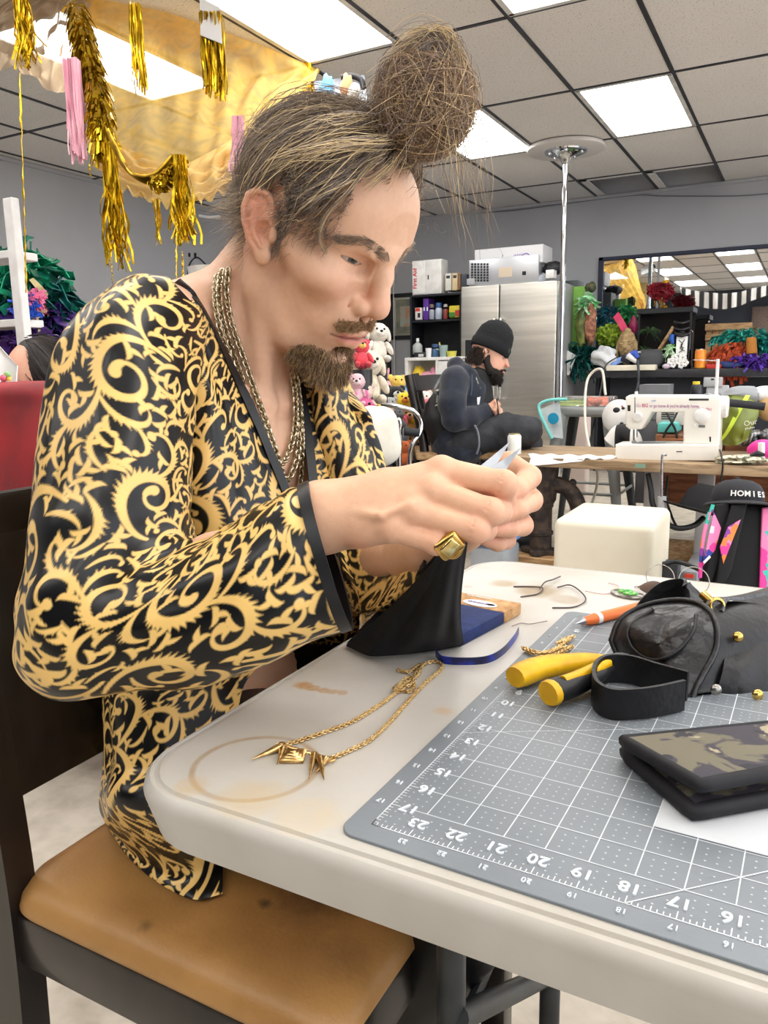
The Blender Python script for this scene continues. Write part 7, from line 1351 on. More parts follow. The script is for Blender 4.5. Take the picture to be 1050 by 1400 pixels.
one('bag_strap', G().tube([aty(990, 550, YBN+.3), aty(1020, 553, YBN+.3), aty(1046, 556, YBN+.3)], [(.018, .006)]*3, 8), m_black, 'black strap lying across the olive shopping bag', 'strap'); one('grey_bundle', rag(aty(1012, 541, YBN+.6), (.10, .08, .045), 80, 20, .12), pm('grey_cloth', (150, 152, 156), .8), 'grey cloth bundle on top of the olive bag', 'cloth'); one('plate', G().ell(aty(1046, 540, YBN+.62), (.075, .06, .045), n=24), m_whitep, 'white dish at the picture edge above the olive bag', 'dish'); one('tan_pouch', G().ell(aty(1050, 556, YBN+.6), (.05, .05, .07), n=18), cm((196, 160, 110), .6), 'tan pouch under the white dish', 'pouch')
gbx = thing('monitor_bracket', 'grey steel bracket standing in front of the bar counter', 'bracket', aty(974, 540, YBN+1.3)); obj('plate', fbox(962, 516, 987, 529, YBN+1.3, .04, .005), m_gpost, gbx, 30); obj('lower_plate', fbox(966, 527, 984, 720, YBN+1.31, .04, .005), m_gpost, gbx, 30); [obj('slot', fbox(x, 517.5, x+4, 519.5, YBN+1.297, .006, .0005, 1), m_black, gbx, 0) for x in (972, 979)]
one('side_table', fbox(938, 541.3, 966, 690, YBN+1.08, .2, .004), m_black, 'slim black side table under the yellow lidded tub', 'table')
small('jar', 944, 522, 960, 541, YBN+1.1, .14, (40, 42, 48), 'black tub with yellow lid behind the sewing machine', 'tub', 'jar', (('lid', 947, 521.6, 957, 525.5, (232, 206, 50)),))
# ---------------- under the bench and in front of it
hb_ = thing('felt_hat', 'black felt hat lying on the grey bench foot', 'hat', Bp(962, 706, -.02)); obj('crown', G().lathe([(0, .13), (.06, .125), (.09, .09), (.105, .03), (.11, 0)], 28, Bp(966, 703, -.02), rotx(-.2)@roty(.2), sx=1.15, sy=.8), pm('black_felt', (26, 26, 28), .9), hb_, 60); obj('brim', G().lathe([(.10, 0), (.17, .004), (.178, .010), (.17, .012), (.10, .008)], 32, Bp(966, 703, -.02), rotx(-.2)@roty(.2), sx=1.15, sy=.8), pm('black_felt', (30, 30, 32), .9), hb_, 60); obj('peak', G().tube([Bp(957, 690, -.03), Bp(962, 680, -.03), Bp(965, 670, -.03)], [.05, .035, .012], 10), pm('black_felt', (26, 26, 28), .9), hb_, 60)
small('charger', 905, 772, 925, 800, at(915, 780, 3.0)[1], .1, (54, 56, 62), 'dark grey charger box under the platform edge', 'charger', 'box'); small('power_strip', 926, 780, 952, 800, at(940, 785, 3.05)[1], .1, (140, 142, 146), 'grey power strip with red switch beside the charger', 'power strip', 'box', (('red_switch', 936, 784, 948, 791, (232, 70, 50)),))
cord([at(905, 771, 3.0), at(925, 768, 3.0), at(950, 776, 2.95), at(965, 785, 2.9)], .009, 'black cable draped along the platform edge')
q0, q1 = at(756, 715, 2.95), at(893, 715, 2.95); yq = q0[1]-.02; xw = [aty(756, 715, yq)[0], aty(894, 715, yq)[0]]; zt = aty(825, 714, yq)[2]
one('white_cube', G().rbox(((xw[0]+xw[1])/2, yq+.21, zt/2), (xw[1]-xw[0], .42, zt), .030, 5), mat('milky_plastic', srgb(232, 226, 206), .4, col2=srgb(224, 216, 194), nscale=3, sss=.1), 'milky white plastic cube seat in front of the bench', 'cube')
yb_ = at(670, 750, 3.7)[1]; pbx = thing('storage_box', 'clear plastic box with blue lid on the floor behind the table', 'box', aty(668, 768, yb_)); obj('body', fbox(642, 748, 690, 790, yb_, .22, .015), mat('clear_tub', srgb(206, 214, 222), .15, alpha=.6, col2=srgb(190, 200, 212), nscale=8), pbx, 40); obj('lid', fbox(640, 741, 690, 749, yb_-.01, .24, .012), pm('blue_lid', (110, 146, 210), .4), pbx, 40)
cord([atz(692, 756, .012), atz(712, 752, .012), atz(735, 748, .012), atz(752, 741, .012)], .008, 'grey cable on the floor beside the pine block', pm('grey_cord2', (120, 116, 108), .5)); cord([atz(692, 770, .012), atz(705, 764, .012), atz(716, 768, .012), atz(712, 778, .012)], .010, 'black cable coil on the floor by the clear box')
one('floor_plate', G().add([atz(660, 775, .008), atz(690, 745, .008), atz(715, 740, .008), atz(700, 775, .008), atz(660, 775, .001), atz(690, 745, .001), atz(715, 740, .001), atz(700, 775, .001)], [(0, 1, 2, 3), (7, 6, 5, 4), (0, 4, 5, 1), (1, 5, 6, 2), (2, 6, 7, 3), (3, 7, 4, 0)]), pm('grey_plate', (146, 146, 144), .5), 'grey panel lying on the floor beside the clear box', 'panel', None, 0)
# ---------------- backpack and cap
DB = 2.35; bpk = thing('backpack', 'black backpack with bright flower print panels under the cap', 'backpack', at(1005, 860, DB)*[1, 1, 0]+[0, 0, .0])
def floral(name, base):
    m = mat(name, srgb(*base), .6); nt = m.node_tree; b_ = nt.nodes['Principled BSDF']; co = nt.nodes.new('ShaderNodeTexCoord'); v = nt.nodes.new('ShaderNodeTexVoronoi'); v.inputs['Scale'].default_value = 20; ns = nt.nodes.new('ShaderNodeTexNoise'); ns.inputs['Scale'].default_value = 16; mx = nt.nodes.new('ShaderNodeMix'); mx.data_type = 'RGBA'; mx.inputs[0].default_value = .16
    nt.links.new(co.outputs['Object'], ns.inputs[0]); nt.links.new(co.outputs['Object'], mx.inputs[6]); nt.links.new(ns.outputs[1], mx.inputs[7]); nt.links.new(mx.outputs[2], v.inputs[0]); r = nt.nodes.new('ShaderNodeValToRGB'); r.color_ramp.interpolation = 'CONSTANT'; e = r.color_ramp.elements
    cols = [(232, 60, 150), (246, 130, 180), (40, 60, 150), (60, 190, 170), (240, 130, 60), (250, 210, 220), (140, 60, 160)]
    e[0].color = (*srgb(*cols[0]), 1); e[1].position = .15; e[1].color = (*srgb(*cols[1]), 1)
    for i, c in enumerate(cols[2:]): q = e.new(.32+.135*i); q.color = (*srgb(*c), 1)
    sp_ = nt.nodes.new('ShaderNodeSeparateColor'); nt.links.new(v.outputs['Color'], sp_.inputs[0]); nt.links.new(sp_.outputs[0], r.inputs[0]); nt.links.new(r.outputs[0], b_.inputs['Base Color']); return m
m_flo = floral('pink_floral', (232, 60, 150)); m_bk = pm('black_mesh_fabric', (18, 18, 20), .85)
def hull(q, D, dep, bev, mt, nm, par):
    Pq = [np.array([((x-525)/FPX)*D, ((700-y)/FPX)*D]) for x, y in q]; g = G(); g.prism([tuple(p) for p in Pq], 0, dep, bevel=bev, seg=3); rd = ray(np.mean([k[0] for k in q]), np.mean([k[1] for k in q])); g.v = [CAM+v[:, :1]*CR+v[:, 1:2]*CU+D*CF+v[:, 2:3]*rd for v in g.v]; g.f = [f[::-1] for f in g.f]; return obj(nm, g, mt, par, 50)
hull([(974, 704), (985, 690), (1020, 687), (1060, 687), (1090, 700), (1090, 990), (960, 990), (955, 790)], DB, .24, .03, m_bk, 'body', bpk); hull([(1041, 694), (1062, 690), (1090, 700), (1090, 900), (1034, 900)], DB-.012, .05, .008, m_flo, 'flower_panel', bpk)
st1 = hull([(978, 690), (996, 686), (1000, 720), (985, 770), (972, 800), (962, 805), (968, 760)], DB-.03, .03, .008, m_bk, 'shoulder_strap', bpk); hull([(976, 700), (986, 722), (978, 752), (960, 775), (968, 735)], DB-.033, .006, .002, floral('aqua_floral', (150, 220, 214)), 'flower_inlay', st1)
st2 = hull([(1000, 690), (1022, 688), (1014, 720), (1000, 780), (990, 800), (978, 800), (984, 760), (990, 720)], DB-.045, .03, .008, m_bk, 'shoulder_strap', bpk); hull([(1013, 710), (995, 720), (984, 748), (989, 771), (997, 750)], DB-.048, .006, .002, m_flo, 'flower_inlay', st2)
hull([(961, 768), (970, 759), (972, 762), (963, 771)], DB-.05, .006, .002, m_whitep, 'strap_label', bpk)
for q in ([(970, 700), (961, 740), (957, 790)], [(975, 690), (972, 700)]): obj('edge_piping', G().tube(catmull([at(x, y, DB-.02) for x, y in q], 16), .006, 8), floral('piping_floral', (200, 200, 210)), bpk, 60)
cp = thing('baseball_cap', 'black cap with HOMIES in white letters on the backpack', 'cap', at(1018, 692, DB+.05)); cc_ = at(1008, 687, DB+.06); Mc = np.stack([CR, CF, CU], 1) @ roty(.06)
m_cap = pm('charcoal_cap', (44, 44, 48), .85); obj('crown', G().lathe([(.084, 0), (.087, .014), (.084, .035), (.070, .056), (.044, .068), (.013, .072), (0, .073)], 36, cc_, Mc, sx=.86, sy=1.0), m_cap, cp, 60)
obj('brim', G().lathe([(.04, -.004), (.095, -.010), (.110, -.013), (.113, -.010), (.105, -.004), (.06, .004)], 40, cc_-CF*.012, Mc @ rotx(-.05), sx=.88, sy=1.05), m_cap, cp, 60); obj('top_button', G().ell(cc_+CU*.074, (.008, .008, .005), n=12), m_cap, cp, 180)
g = G(); word = 'HOMIES'
for i, ch_ in enumerate(word):
    an = math.radians(-37+i*14.2); pos = cc_+Mc@np.array([.0765*math.sin(an), -.0905*math.cos(an), .024]); Mt = Mc @ rotz(an*.9) @ rotx(math.pi/2-.22); q = text('t', ch_, .024, Mt, pos, None, None, bold=.0006); g.add(q.V(), q.f)
obj('lettering', g, m_whitep, cp, 0)
# ------------------------------------------------------------------ the man in the navy hoodie on the bench behind
DM_ = 4.25
mp2 = lambda x, y, d=0: at(x, y, DM_+d)
def field_for(pts, pad, st): pts = np.array(pts); return Field(*[np.arange(pts[:, i].min()-pad, pts[:, i].max()+pad, st) for i in range(3)])
m2 = thing('person', 'bearded man in black beanie and navy hoodie sitting cross-legged by the refrigerator', 'person', mp2(640, 622)*[1, 1, 0]+[0, 0, .45])
hc = mp2(668, 490); f = field_for([mp2(690, 470), mp2(640, 560), mp2(690, 575)], .16, .0048)
fw_, up_ = nrm(CR*.93-CU*.30-CF*.20), nrm(CU*.95+CR*.30); lf_ = np.cross(up_, fw_); hp = lambda a, b, c: hc+fw_*a+lf_*b+up_*c
f.ell(hp(-.01, 0, .055), (.098, .078, .105), 0, np.stack([fw_, lf_, up_], 1)); f.ell(hp(.035, 0, -.03), (.062, .058, .085), .02, np.stack([fw_, lf_, up_], 1)); f.poly([hp(.085, 0, .03), hp(.112, 0, -.014)], [.009, .011], .010); f.ell(hp(.07, 0, -.09), (.03, .03, .02), .02)
for s in (-1, 1): f.ell(hp(.082, s*.03, .02), (.012, .018, .010), .006, mode='s'); f.ell(hp(-.015, s*.076, .0), (.018, .010, .030), .006); f.ell(hp(.072, s*.03, .018), .012, .003); f.poly([hp(.092, s*.010, .04), hp(.082, s*.045, .046)], [.008, .007], .008)
f.poly([hp(.10, -.02, -.055), hp(.104, 0, -.053), hp(.10, .02, -.055)], [.006, .008, .006], .006)
f.poly([hp(-.03, 0, -.03), mp2(644, 510), mp2(640, 540)], [.055, .056, .07], .03, kk=.02)
hx, hy = (676, 556), (664, 563)
f.poly([mp2(655, 566, -.08), mp2(668, 560, -.10), mp2(676, 557, -.11)], [.030, .032, .03], .01)
for k, (x0, y0, x1, y1) in enumerate(((678, 550, 682, 558), (679, 553, 683, 562), (678, 557, 682, 566), (676, 561, 679, 569))): f.poly([mp2(676, 553+k*2.2, -.12), mp2(x0, y0, -.14), mp2(x1, y1, -.11)], [.011, .010, .008], .004)
f.poly([mp2(672, 553, -.10), mp2(677, 548, -.11), mp2(683, 553, -.10)], [.013, .011, .008], .005)
f.poly([mp2(672, 566, .10), mp2(682, 562, .02), mp2(684, 568, -.02)], [.026, .022, .012], .01)
v, fc = f.mesh(); loc = (v-hc) @ np.stack([fw_, lf_, up_], 1); sk_ = np.tile(np.array(srgb(214, 164, 140)), (len(v), 1)); mm = np.exp(-((loc-np.array([.11, 0, -.02]))**2).sum(1)/.025**2)[:, None]*.5; sk_ = sk_*(1-mm)+np.array(srgb(206, 120, 104))*mm
for s in (-1, 1): mm = (np.exp(-((loc-np.array([.083, s*.03, .018]))**2).sum(1)/.009**2)*.8)[:, None]; sk_ = sk_*(1-mm)+np.array(srgb(60, 44, 38))*mm
obj('body', (v, fc), m_skin, m2, 180, color=sk_)
m_hood = mat('navy_fleece', srgb(30, 37, 50), .9, col2=srgb(22, 28, 40), nscale=30, sheen=.2, bump=.15, bscale=200)
f = field_for([mp2(605, 500, .2), mp2(675, 630, -.2), mp2(600, 630, .2)], .16, .0075)
f.poly([mp2(633, 528), mp2(626, 565), mp2(624, 600), mp2(626, 612)], [.115, .135, .14, .14], .03, kk=.03); f.poly([mp2(622, 520, -.12), mp2(640, 520, .15)], [.075, .075], .05); f.ell(mp2(640, 545, 0), (.13, .15, .14), .04)
f.poly([mp2(621, 522, -.15), mp2(618, 552, -.20), mp2(622, 572, -.20), mp2(640, 572, -.16), mp2(664, 563, -.10)], [.075, .072, .066, .058, .044], .025, kk=.02); f.poly([mp2(645, 525, .15), mp2(660, 560, .20), mp2(674, 568, .10)], [.07, .06, .045], .02, kk=.02)
f.poly([mp2(638, 508, -.10), mp2(624, 500, -.04), mp2(622, 500, .06), mp2(640, 512, .12)], [.034, .042, .042, .032], .02, kk=.02); f.poly([mp2(650, 520, -.06), mp2(638, 508, -.10)], [.024, .034], .02); f.poly([mp2(648, 516, .09), mp2(640, 512, .12)], [.024, .03], .02)
f.poly([mp2(608, 605, -.05), mp2(630, 622, -.12), mp2(650, 617, -.10)], [.05, .045, .035], .03, kk=.02)
f.ell(mp2(648, 508), (.062, .062, .07), .01, mode='s'); f.poly([mp2(656, 522, -.03), mp2(662, 548, -.06), mp2(664, 570, -.08)], [.03, .035, .04], .01, mode='s')
v, fc = f.mesh(); v = v+.004*vnoise(v[:, :1]*38+v[:, 2:]*20, v[:, 2:]*44-v[:, 1:2]*30, 6)*np.array([[.5, .5, .5]]); hood = obj('hoodie', (v, fc), m_hood, m2, 180)
obj('drawstring', G().tube(catmull([mp2(645, 512, -.15), mp2(645, 528, -.18), mp2(643, 541, -.18)], 16), .005, 6), pm('navy_cord', (52, 62, 82), .7), hood, 180); obj('zip', G().tube(catmull([mp2(646, 577, -.19), mp2(653, 590, -.20), mp2(655, 608, -.20), mp2(652, 621, -.19)], 20), .006, 6), pm('zip_grey', (110, 114, 122), .4), hood, 180)
f = field_for([mp2(640, 520, .1), mp2(672, 580, -.1)], .12, .008); f.poly([mp2(650, 522, -.01), mp2(652, 560, -.02)], [.085, .10], .02); v, fc = f.mesh(); ts = obj('t_shirt', (v, fc), pm('black_tee', (24, 25, 28), .85), m2, 180)
obj('shirt_print', G().slab(catmull(np.array([[mp2(653, 531, -.125), mp2(657, 530, -.12)], [mp2(652, 541, -.135), mp2(657, 541, -.125)], [mp2(653, 555, -.14), mp2(654.5, 555, -.135)]]), 8), .003), m_whitep, ts, 0)
obj('neck_chain', G().tube(catmull([mp2(649, 508, -.08), mp2(652, 520, -.12), mp2(655, 526, -.10), mp2(656, 510, -.02)], 24), .004, 6), m_sil, m2, 180)
m_jean = mat('faded_black_denim', srgb(56, 58, 62), .85, col2=srgb(34, 36, 40), nscale=8, lo=.4, hi=.65, bump=.15, bscale=160)
f = field_for([mp2(625, 585, .2), mp2(735, 700, -.2)], .16, .009)
f.poly([mp2(632, 602, -.06), mp2(690, 588, -.10), mp2(722, 588, -.12)], [.10, .088, .075], .03, kk=.02); f.poly([mp2(722, 589, -.12), mp2(712, 606, .0), mp2(680, 632, .10)], [.07, .058, .045], .02, kk=.02); f.poly([mp2(632, 604, .10), mp2(700, 604, .10), mp2(724, 606, .08)], [.10, .085, .07], .03, kk=.02); f.poly([mp2(724, 608, .08), mp2(722, 650, .08), mp2(716, 730, .10)], [.068, .055, .045], .02, kk=.02); f.ell(mp2(632, 606), (.14, .16, .10), .03)
v, fc = f.mesh(); v = v+.003*vnoise(v[:, :1]*60, v[:, 2:]*40+v[:, 1:2]*40, 7); obj('jeans', (v, fc), m_jean, m2, 180)
for x, y, d in ((716, 738, .02), (676, 640, .06)): obj('shoe', G().ell(mp2(x, y, d), (.13, .05, .045), M=np.stack([nrm(CR-CF*.2), np.cross((0, 0, 1), nrm(CR-CF*.2)), V3(0, 0, 1)], 1), n=18), m_black, m2, 180)
hatM = np.stack([fw_, lf_, up_], 1); m_bean = pm('black_rib_knit', (20, 22, 25), .95, bump=.4, bscale=120)
obj('beanie', G().lathe([(.104, .005), (.110, .012), (.111, .05), (.106, .058), (.104, .08), (.094, .125), (.070, .160), (.035, .182), (0, .188)], 40, hp(-.012, 0, .030), hatM @ roty(.12), sx=1.03, sy=.88), m_bean, m2, 60); obj('beanie_patch', G().rbox(hp(.098, -.03, .06), (.006, .028, .022), .002, 1, M=hatM), pm('green_patch', (60, 76, 66), .8), m2, 0)
rg = np.random.default_rng(21); n = 900; q = rg.uniform(0, 1, n); sd = rg.choice([-1, 1], n); P0 = np.stack([-.085+.085*rg.uniform(0, 1, n), sd*(.070+.012*rg.uniform(0, 1, n)), .03-.02*q], 1); bk = rg.uniform(0, 1, n) < .4; P0[bk] = np.stack([-.095+.02*rg.uniform(0, 1, bk.sum()), rg.uniform(-.07, .07, bk.sum()), .02-.03*rg.uniform(0, 1, bk.sum())], 1)
t_ = np.linspace(0, 1, 9)[None, :, None]; L_ = rg.uniform(.05, .11, (n, 1, 1)); Cc = P0[:, None]+np.array([-.25, 0, -1.0])*L_*t_+np.stack([np.sin(t_[..., 0]*9+rg.uniform(0, 6, (n, 1))), np.cos(t_[..., 0]*8+rg.uniform(0, 6, (n, 1))), 0*t_[..., 0]+np.zeros((n, 1))], -1)*.008
strands(hc+Cc @ hatM.T, np.full(n, .0011), hair_cols(n, (40, 32, 28), (58, 46, 38), (80, 62, 48)), 'hair', m_hair, m2)
n = 1500; th = rg.uniform(-1.9, 1.9, n); P0 = np.stack([.02+.072*np.cos(th*.62), .066*np.sin(th*.85), -.055-.045*rg.uniform(0, 1, n)*np.cos(th*.5)-.0*th], 1); D = np.stack([.45+0*th, .35*np.sin(th), -1+0*th], 1)+rg.normal(0, .2, (n, 3)); Cc = P0[:, None]+D[:, None]*np.linspace(0, 1, 6)[None, :, None]*rg.uniform(.012, .036, (n, 1, 1))
strands(hc+Cc @ hatM.T, np.full(n, .0011), hair_cols(n, (30, 26, 24), (46, 38, 32), (60, 48, 40)), 'beard', m_hair, m2)
one('crochet_hook', G().tube([mp2(679, 545, -.15), mp2(681, 562, -.14), mp2(682, 572, -.12)], .004, 6), m_black, 'thin dark needle held by the man in the beanie', 'needle')
m_blkhair = pm('dark_beard_mass', (34, 28, 25), .9, bump=.6, bscale=140)
obj('hair_mass', G().ell(hp(-.050, 0, -.012), (.062, .083, .075), M=hatM, n=22, bump=.08, freq=9), m_blkhair, m2, 180)
obj('beard_mass', G().ell(hp(.058, 0, -.088), (.046, .055, .050), M=hatM, n=22, bump=.08, freq=9).tube(catmull([hp(.0, -.070, .0), hp(.012, -.068, -.045), hp(.045, -.048, -.085)], 12), np.linspace(.013, .024, 12), 10).tube(catmull([hp(.0, .070, .0), hp(.012, .068, -.045), hp(.045, .048, -.085)], 12), np.linspace(.013, .024, 12), 10).tube(catmull([hp(.088, -.03, -.055), hp(.106, 0, -.042), hp(.088, .03, -.055)], 10), .008, 8), m_blkhair, m2, 180)
# his chair and bag
YCH = at(590, 560, 4.45)[1]; ck_ = lambda x, y, d=0: at(x, y, 4.4+d)
c2 = thing('wooden_chair', 'dark wooden chair at the back of the man in the hoodie', 'chair', ck_(600, 640)*[1, 1, 0])
for d, dx in ((-.14, 0), (.22, 8)): obj('back_post', G().tube(catmull([ck_(559+dx, 513-dx*.2, d), ck_(568+dx, 555, d), ck_(580+dx, 612, d), ck_(579+dx, 690, d)], 20), [(.026, .020)]*20, 10, flat=CR), m_dwood, c2, 60)
obj('top_rail', G().slab(catmull(np.array([[ck_(561, 515, -.14), ck_(584, 513, .02), ck_(607, 512, .22)], [ck_(567, 535, -.14), ck_(588, 533, .02), ck_(609, 531, .22)]]), 6), .022), m_dwood, c2, 40); obj('lower_rail', G().slab(catmull(np.array([[ck_(573, 560, -.14), ck_(592, 559, .02), ck_(612, 558, .22)], [ck_(577, 578, -.14), ck_(595, 577, .02), ck_(614, 576, .22)]]), 6), .022), m_dwood, c2, 40)
so_ = ck_(622, 618); obj('seat', G().rbox(so_, (.46, .44, .04), .012, 3, M=np.stack([CR*[1, 1, 0], CF*[1, 1, 0]/np.linalg.norm(CF*[1, 1, 0]), V3(0, 0, 1)], 1)), m_wood, c2, 40)
for x, d in ((592, -.18), (655, -.18), (655, .2)): obj('leg', G().tube([ck_(x, 620, d), ck_(x, 720, d)], .02, 10), m_dwood, c2, 40)
b3 = thing('shoulder_bag', 'black shoulder bag hanging on the wooden chair back', 'bag', ck_(594, 590, -.2)); obj('body', rag(ck_(596, 573, -.22), (.075, .06, .13), 90, 26, .1), pm('black_nylon', (22, 22, 24), .5), b3, 60); obj('strap', G().tube(catmull([ck_(588, 560, -.22), ck_(600, 536, -.2), ck_(608, 520, -.15), ck_(612, 514, -.1)], 20), [(.012, .004)]*20, 8), m_black, b3, 60); obj('charm', G().rbox(ck_(597, 554, -.30), (.02, .006, .028), .003, 1, M=basis(-CF)@rotz(.6)), pm('pale_charm', (206, 192, 160), .4), b3, 40); obj('charm_chain', G().tube([ck_(598, 541, -.29), ck_(597, 550, -.30)], .004, 6), m_sil, b3, 60)
# ------------------------------------------------------------------ stuffed toys
def m_fur(c, k=.86): return mat('plush', srgb(*c), .95, col2=srgb(*[int(x*k) for x in c]), nscale=26, lo=.35, hi=.65, bump=.5, bscale=70, sheen=.3)
_fur = {}
def fur(c):
    if c not in _fur: _fur[c] = m_fur(c)
    return _fur[c]
BASES = []
def plush(x, y, D, s, c, lb, ears='round', muzzle=None, face=(0, 0), spike=False, belly=None):
    """seated soft toy: body, head, ears, muzzle, eyes, arms, legs; s = head radius in metres"""
    s *= 1.22; h = at(x, y, D); F_ = nrm(-CF+CR*face[0]+CU*face[1]); R2 = nrm(np.cross(F_, CU))*-1; U2 = np.cross(R2, F_)*-1; U2 = U2 if np.dot(U2, CU) > 0 else -U2; q = lambda a, b, e: h+R2*a*s+F_*b*s+U2*e*s; B = np.stack([R2, F_, U2], 1)
    BASES.append(q(0, 0, -2.95)); t = thing('stuffed_toy', lb, 'toy', q(0, 0, -2.9), 'stuffed toys behind the robed man')
    obj('body', G().ell(q(0, -.1, -1.75), (s*.95, s*.85, s*1.15), M=B, n=20, bump=.05), fur(c), t, 180); obj('head', G().ell(h, (s, s*.95, s*.95), M=B, n=22, bump=.04 if not spike else .2, freq=3 if not spike else 24), fur(c), t, 180)
    for k in (-1, 1):
        if ears == 'round': obj('ear', G().ell(q(k*.78, -.1, .72), (s*.36, s*.18, s*.36), M=B, n=14), fur(c), t, 180)
        elif ears == 'long': obj('ear', G().ell(q(k*.5, -.1, 1.5), (s*.24, s*.14, s*.85), M=B @ roty(k*.3), n=14), fur(c), t, 180)
        elif ears == 'flop': obj('ear', G().ell(q(k*.95, .1, -.1), (s*.26, s*.3, s*.75), M=B @ roty(k*-.25), n=14), fur(c), t, 180)
        obj('arm', G().ell(q(k*1.0, .35, -1.5), (s*.3, s*.34, s*.72), M=B @ roty(k*-.5), n=12), fur(c), t, 180); obj('foot', G().ell(q(k*.7, .75, -2.6), (s*.36, s*.6, s*.34), M=B, n=12), fur(c), t, 180); obj('eye', G().ell(q(k*.36, .86, .2), s*.11, n=10), m_black, t, 180)
    if muzzle: mz = obj('muzzle', G().ell(q(0, .8, -.2), (s*.46, s*.42, s*.36), M=B, n=14), fur(muzzle), t, 180); obj('nose', G().ell(q(0, 1.2, -.08), (s*.17, s*.13, s*.13), M=B, n=10), m_black, mz, 180)
    if belly: obj('belly_patch', G().ell(q(0, .35, -1.7), (s*.62, s*.6, s*.85), M=B, n=14), fur(belly), t, 180)
    return t
plush(504, 497, 4.0, .060, (232, 220, 196), 'large shaggy cream plush dog beside the bearded man\'s chin', 'flop', (238, 230, 212), (.35, .0))
plush(517, 455, 4.35, .048, (238, 230, 216), 'white plush lamb at the top of the toy heap', 'flop', (244, 238, 228), (.3, 0)); plush(494, 474, 3.9, .034, (226, 70, 84), 'red plush toy with yellow tuft above the cream dog', 'round', (250, 214, 110), (.2, .2)); plush(488, 522, 3.85, .036, (232, 190, 196), 'small pale pink plush bear under the cream dog', 'round', (240, 210, 208)); plush(499, 536, 3.9, .036, (228, 200, 186), 'small beige pink plush bear right of the pink bear', 'round', (238, 216, 206))
hg = thing('stuffed_toy', 'round hot pink curly plush ball below the small bears', 'toy', at(498, 580, 3.8), 'stuffed toys behind the robed man'); obj('body', strips(at(498, 561, 3.85), (.058, .05, .066), 420, .022, .010, 91, .1), fur((240, 120, 172)), hg, 60); obj('core', G().ell(at(498, 561, 3.85), (.054, .046, .062), n=20), fur((226, 96, 150)), hg, 180); [obj('ear', G().ell(at(x, y, 3.83), (.014, .01, .03), n=10), fur((240, 130, 180)), hg, 180) for x, y in ((487, 543), (501, 541))]; obj('eye', G().ell(at(505, 552, 3.78), .008, n=10), m_black, hg, 180)
plush(524, 529, 4.9, .042, (244, 170, 190), 'pink plush rabbit with ears laid sideways', 'long', None, (-.6, 0)); plush(543, 524, 5.0, .045, (240, 206, 96), 'yellow plush bear behind the pink rabbit', 'round', None, (.2, .1)); plush(555, 522, 5.15, .036, (130, 180, 230), 'sky blue plush toy behind the chair post', 'round'); plush(541, 539, 4.75, .045, (40, 40, 44), 'black and white plush panda in the toy heap', 'round', (240, 240, 238), (.2, .1), False, (238, 238, 236)); plush(553, 548, 4.7, .045, (248, 214, 40), 'bright yellow plush duck below the panda', 'round', (240, 150, 50), (.1, .2)); plush(533, 552, 4.6, .034, (200, 200, 198), 'light grey plush toy left of the yellow duck', 'round', (226, 226, 224)); plush(560, 568, 4.65, .048, (214, 164, 84), 'golden brown teddy bear below the yellow duck', 'round', (228, 190, 124)); plush(520, 560, 4.3, .028, (238, 206, 80), 'small yellow plush chick above the cushion', 'round'); plush(529, 563, 4.3, .034, (236, 196, 176), 'small baby doll toy above the cushion corner', None, None); plush(543, 566, 4.5, .034, (150, 152, 156), 'dark grey plush mouse behind the chrome tube', 'round'); plush(546, 597, 4.4, .045, (140, 146, 152), 'grey plush koala with black ears low in the heap', 'round', None, (.3, 0)); plush(552, 611, 4.3, .030, (232, 120, 64), 'orange plush octopus low by the chrome tube', 'round'); plush(592, 597, 4.75, .048, (84, 70, 64), 'brown plush penguin under the shoulder bag', 'round', (226, 214, 204), (.2, 0), False, (230, 220, 212)); plush(592, 585, 4.95, .045, (226, 238, 218), 'white and green plush toy behind the penguin', 'round', (190, 226, 140)); plush(579, 545, 4.95, .042, (248, 240, 226), 'white plush toy seen through the chair back', 'round'); plush(586, 556, 4.9, .045, (240, 120, 140), 'coral plush toy seen through the chair back', 'round', (250, 230, 220)); plush(548, 577, 4.55, .034, (236, 90, 110), 'red plush toy tail end below the teddy', 'round'); plush(541, 583, 4.5, .036, (244, 150, 50), 'orange and yellow plush fish beside the cushion', 'round')
std = thing('toy_stand', 'dark stepped stand carrying the front stuffed toys', 'stand', at(530, 640, 4.4)*[1, 1, 0])
for p in BASES:
    if p[2] > .04: obj('plinth', G().box((p[0], p[1], p[2]/2), (.075, .075, p[2])), m_black, std, 0)
tb = thing('toy_bin', 'dark bin holding the heap of stuffed toys', 'bin', at(560, 640, 5.1)*[1, 1, 0]); obj('bin_body', G().rbox(at(560, 640, 5.2)*[1, 1, 0]+[0, 0, .30], (.85, .75, .58), .03, 3), m_black, tb, 40)
cu_ = at(508, 600, 3.3); one('low_stool', G().rbox(cu_*[1, 1, 0]+np.array([0, 0, (cu_[2]-.15)/2]), (.3, .3, cu_[2]-.15), .02, 2), m_black, 'black box stool under the off-white cushion', 'stool'); one('cushion', G().ell(cu_, (.125, .10, .15), M=np.stack([CR, CF, CU], 1) @ roty(.35), n=30, bump=.06, seed=4, freq=3), mat('pale_cushion', srgb(224, 220, 208), .85, col2=srgb(206, 200, 186), nscale=6, bump=.1, bscale=20), 'large off-white cushion behind the robed man\'s far shoulder', 'cushion')
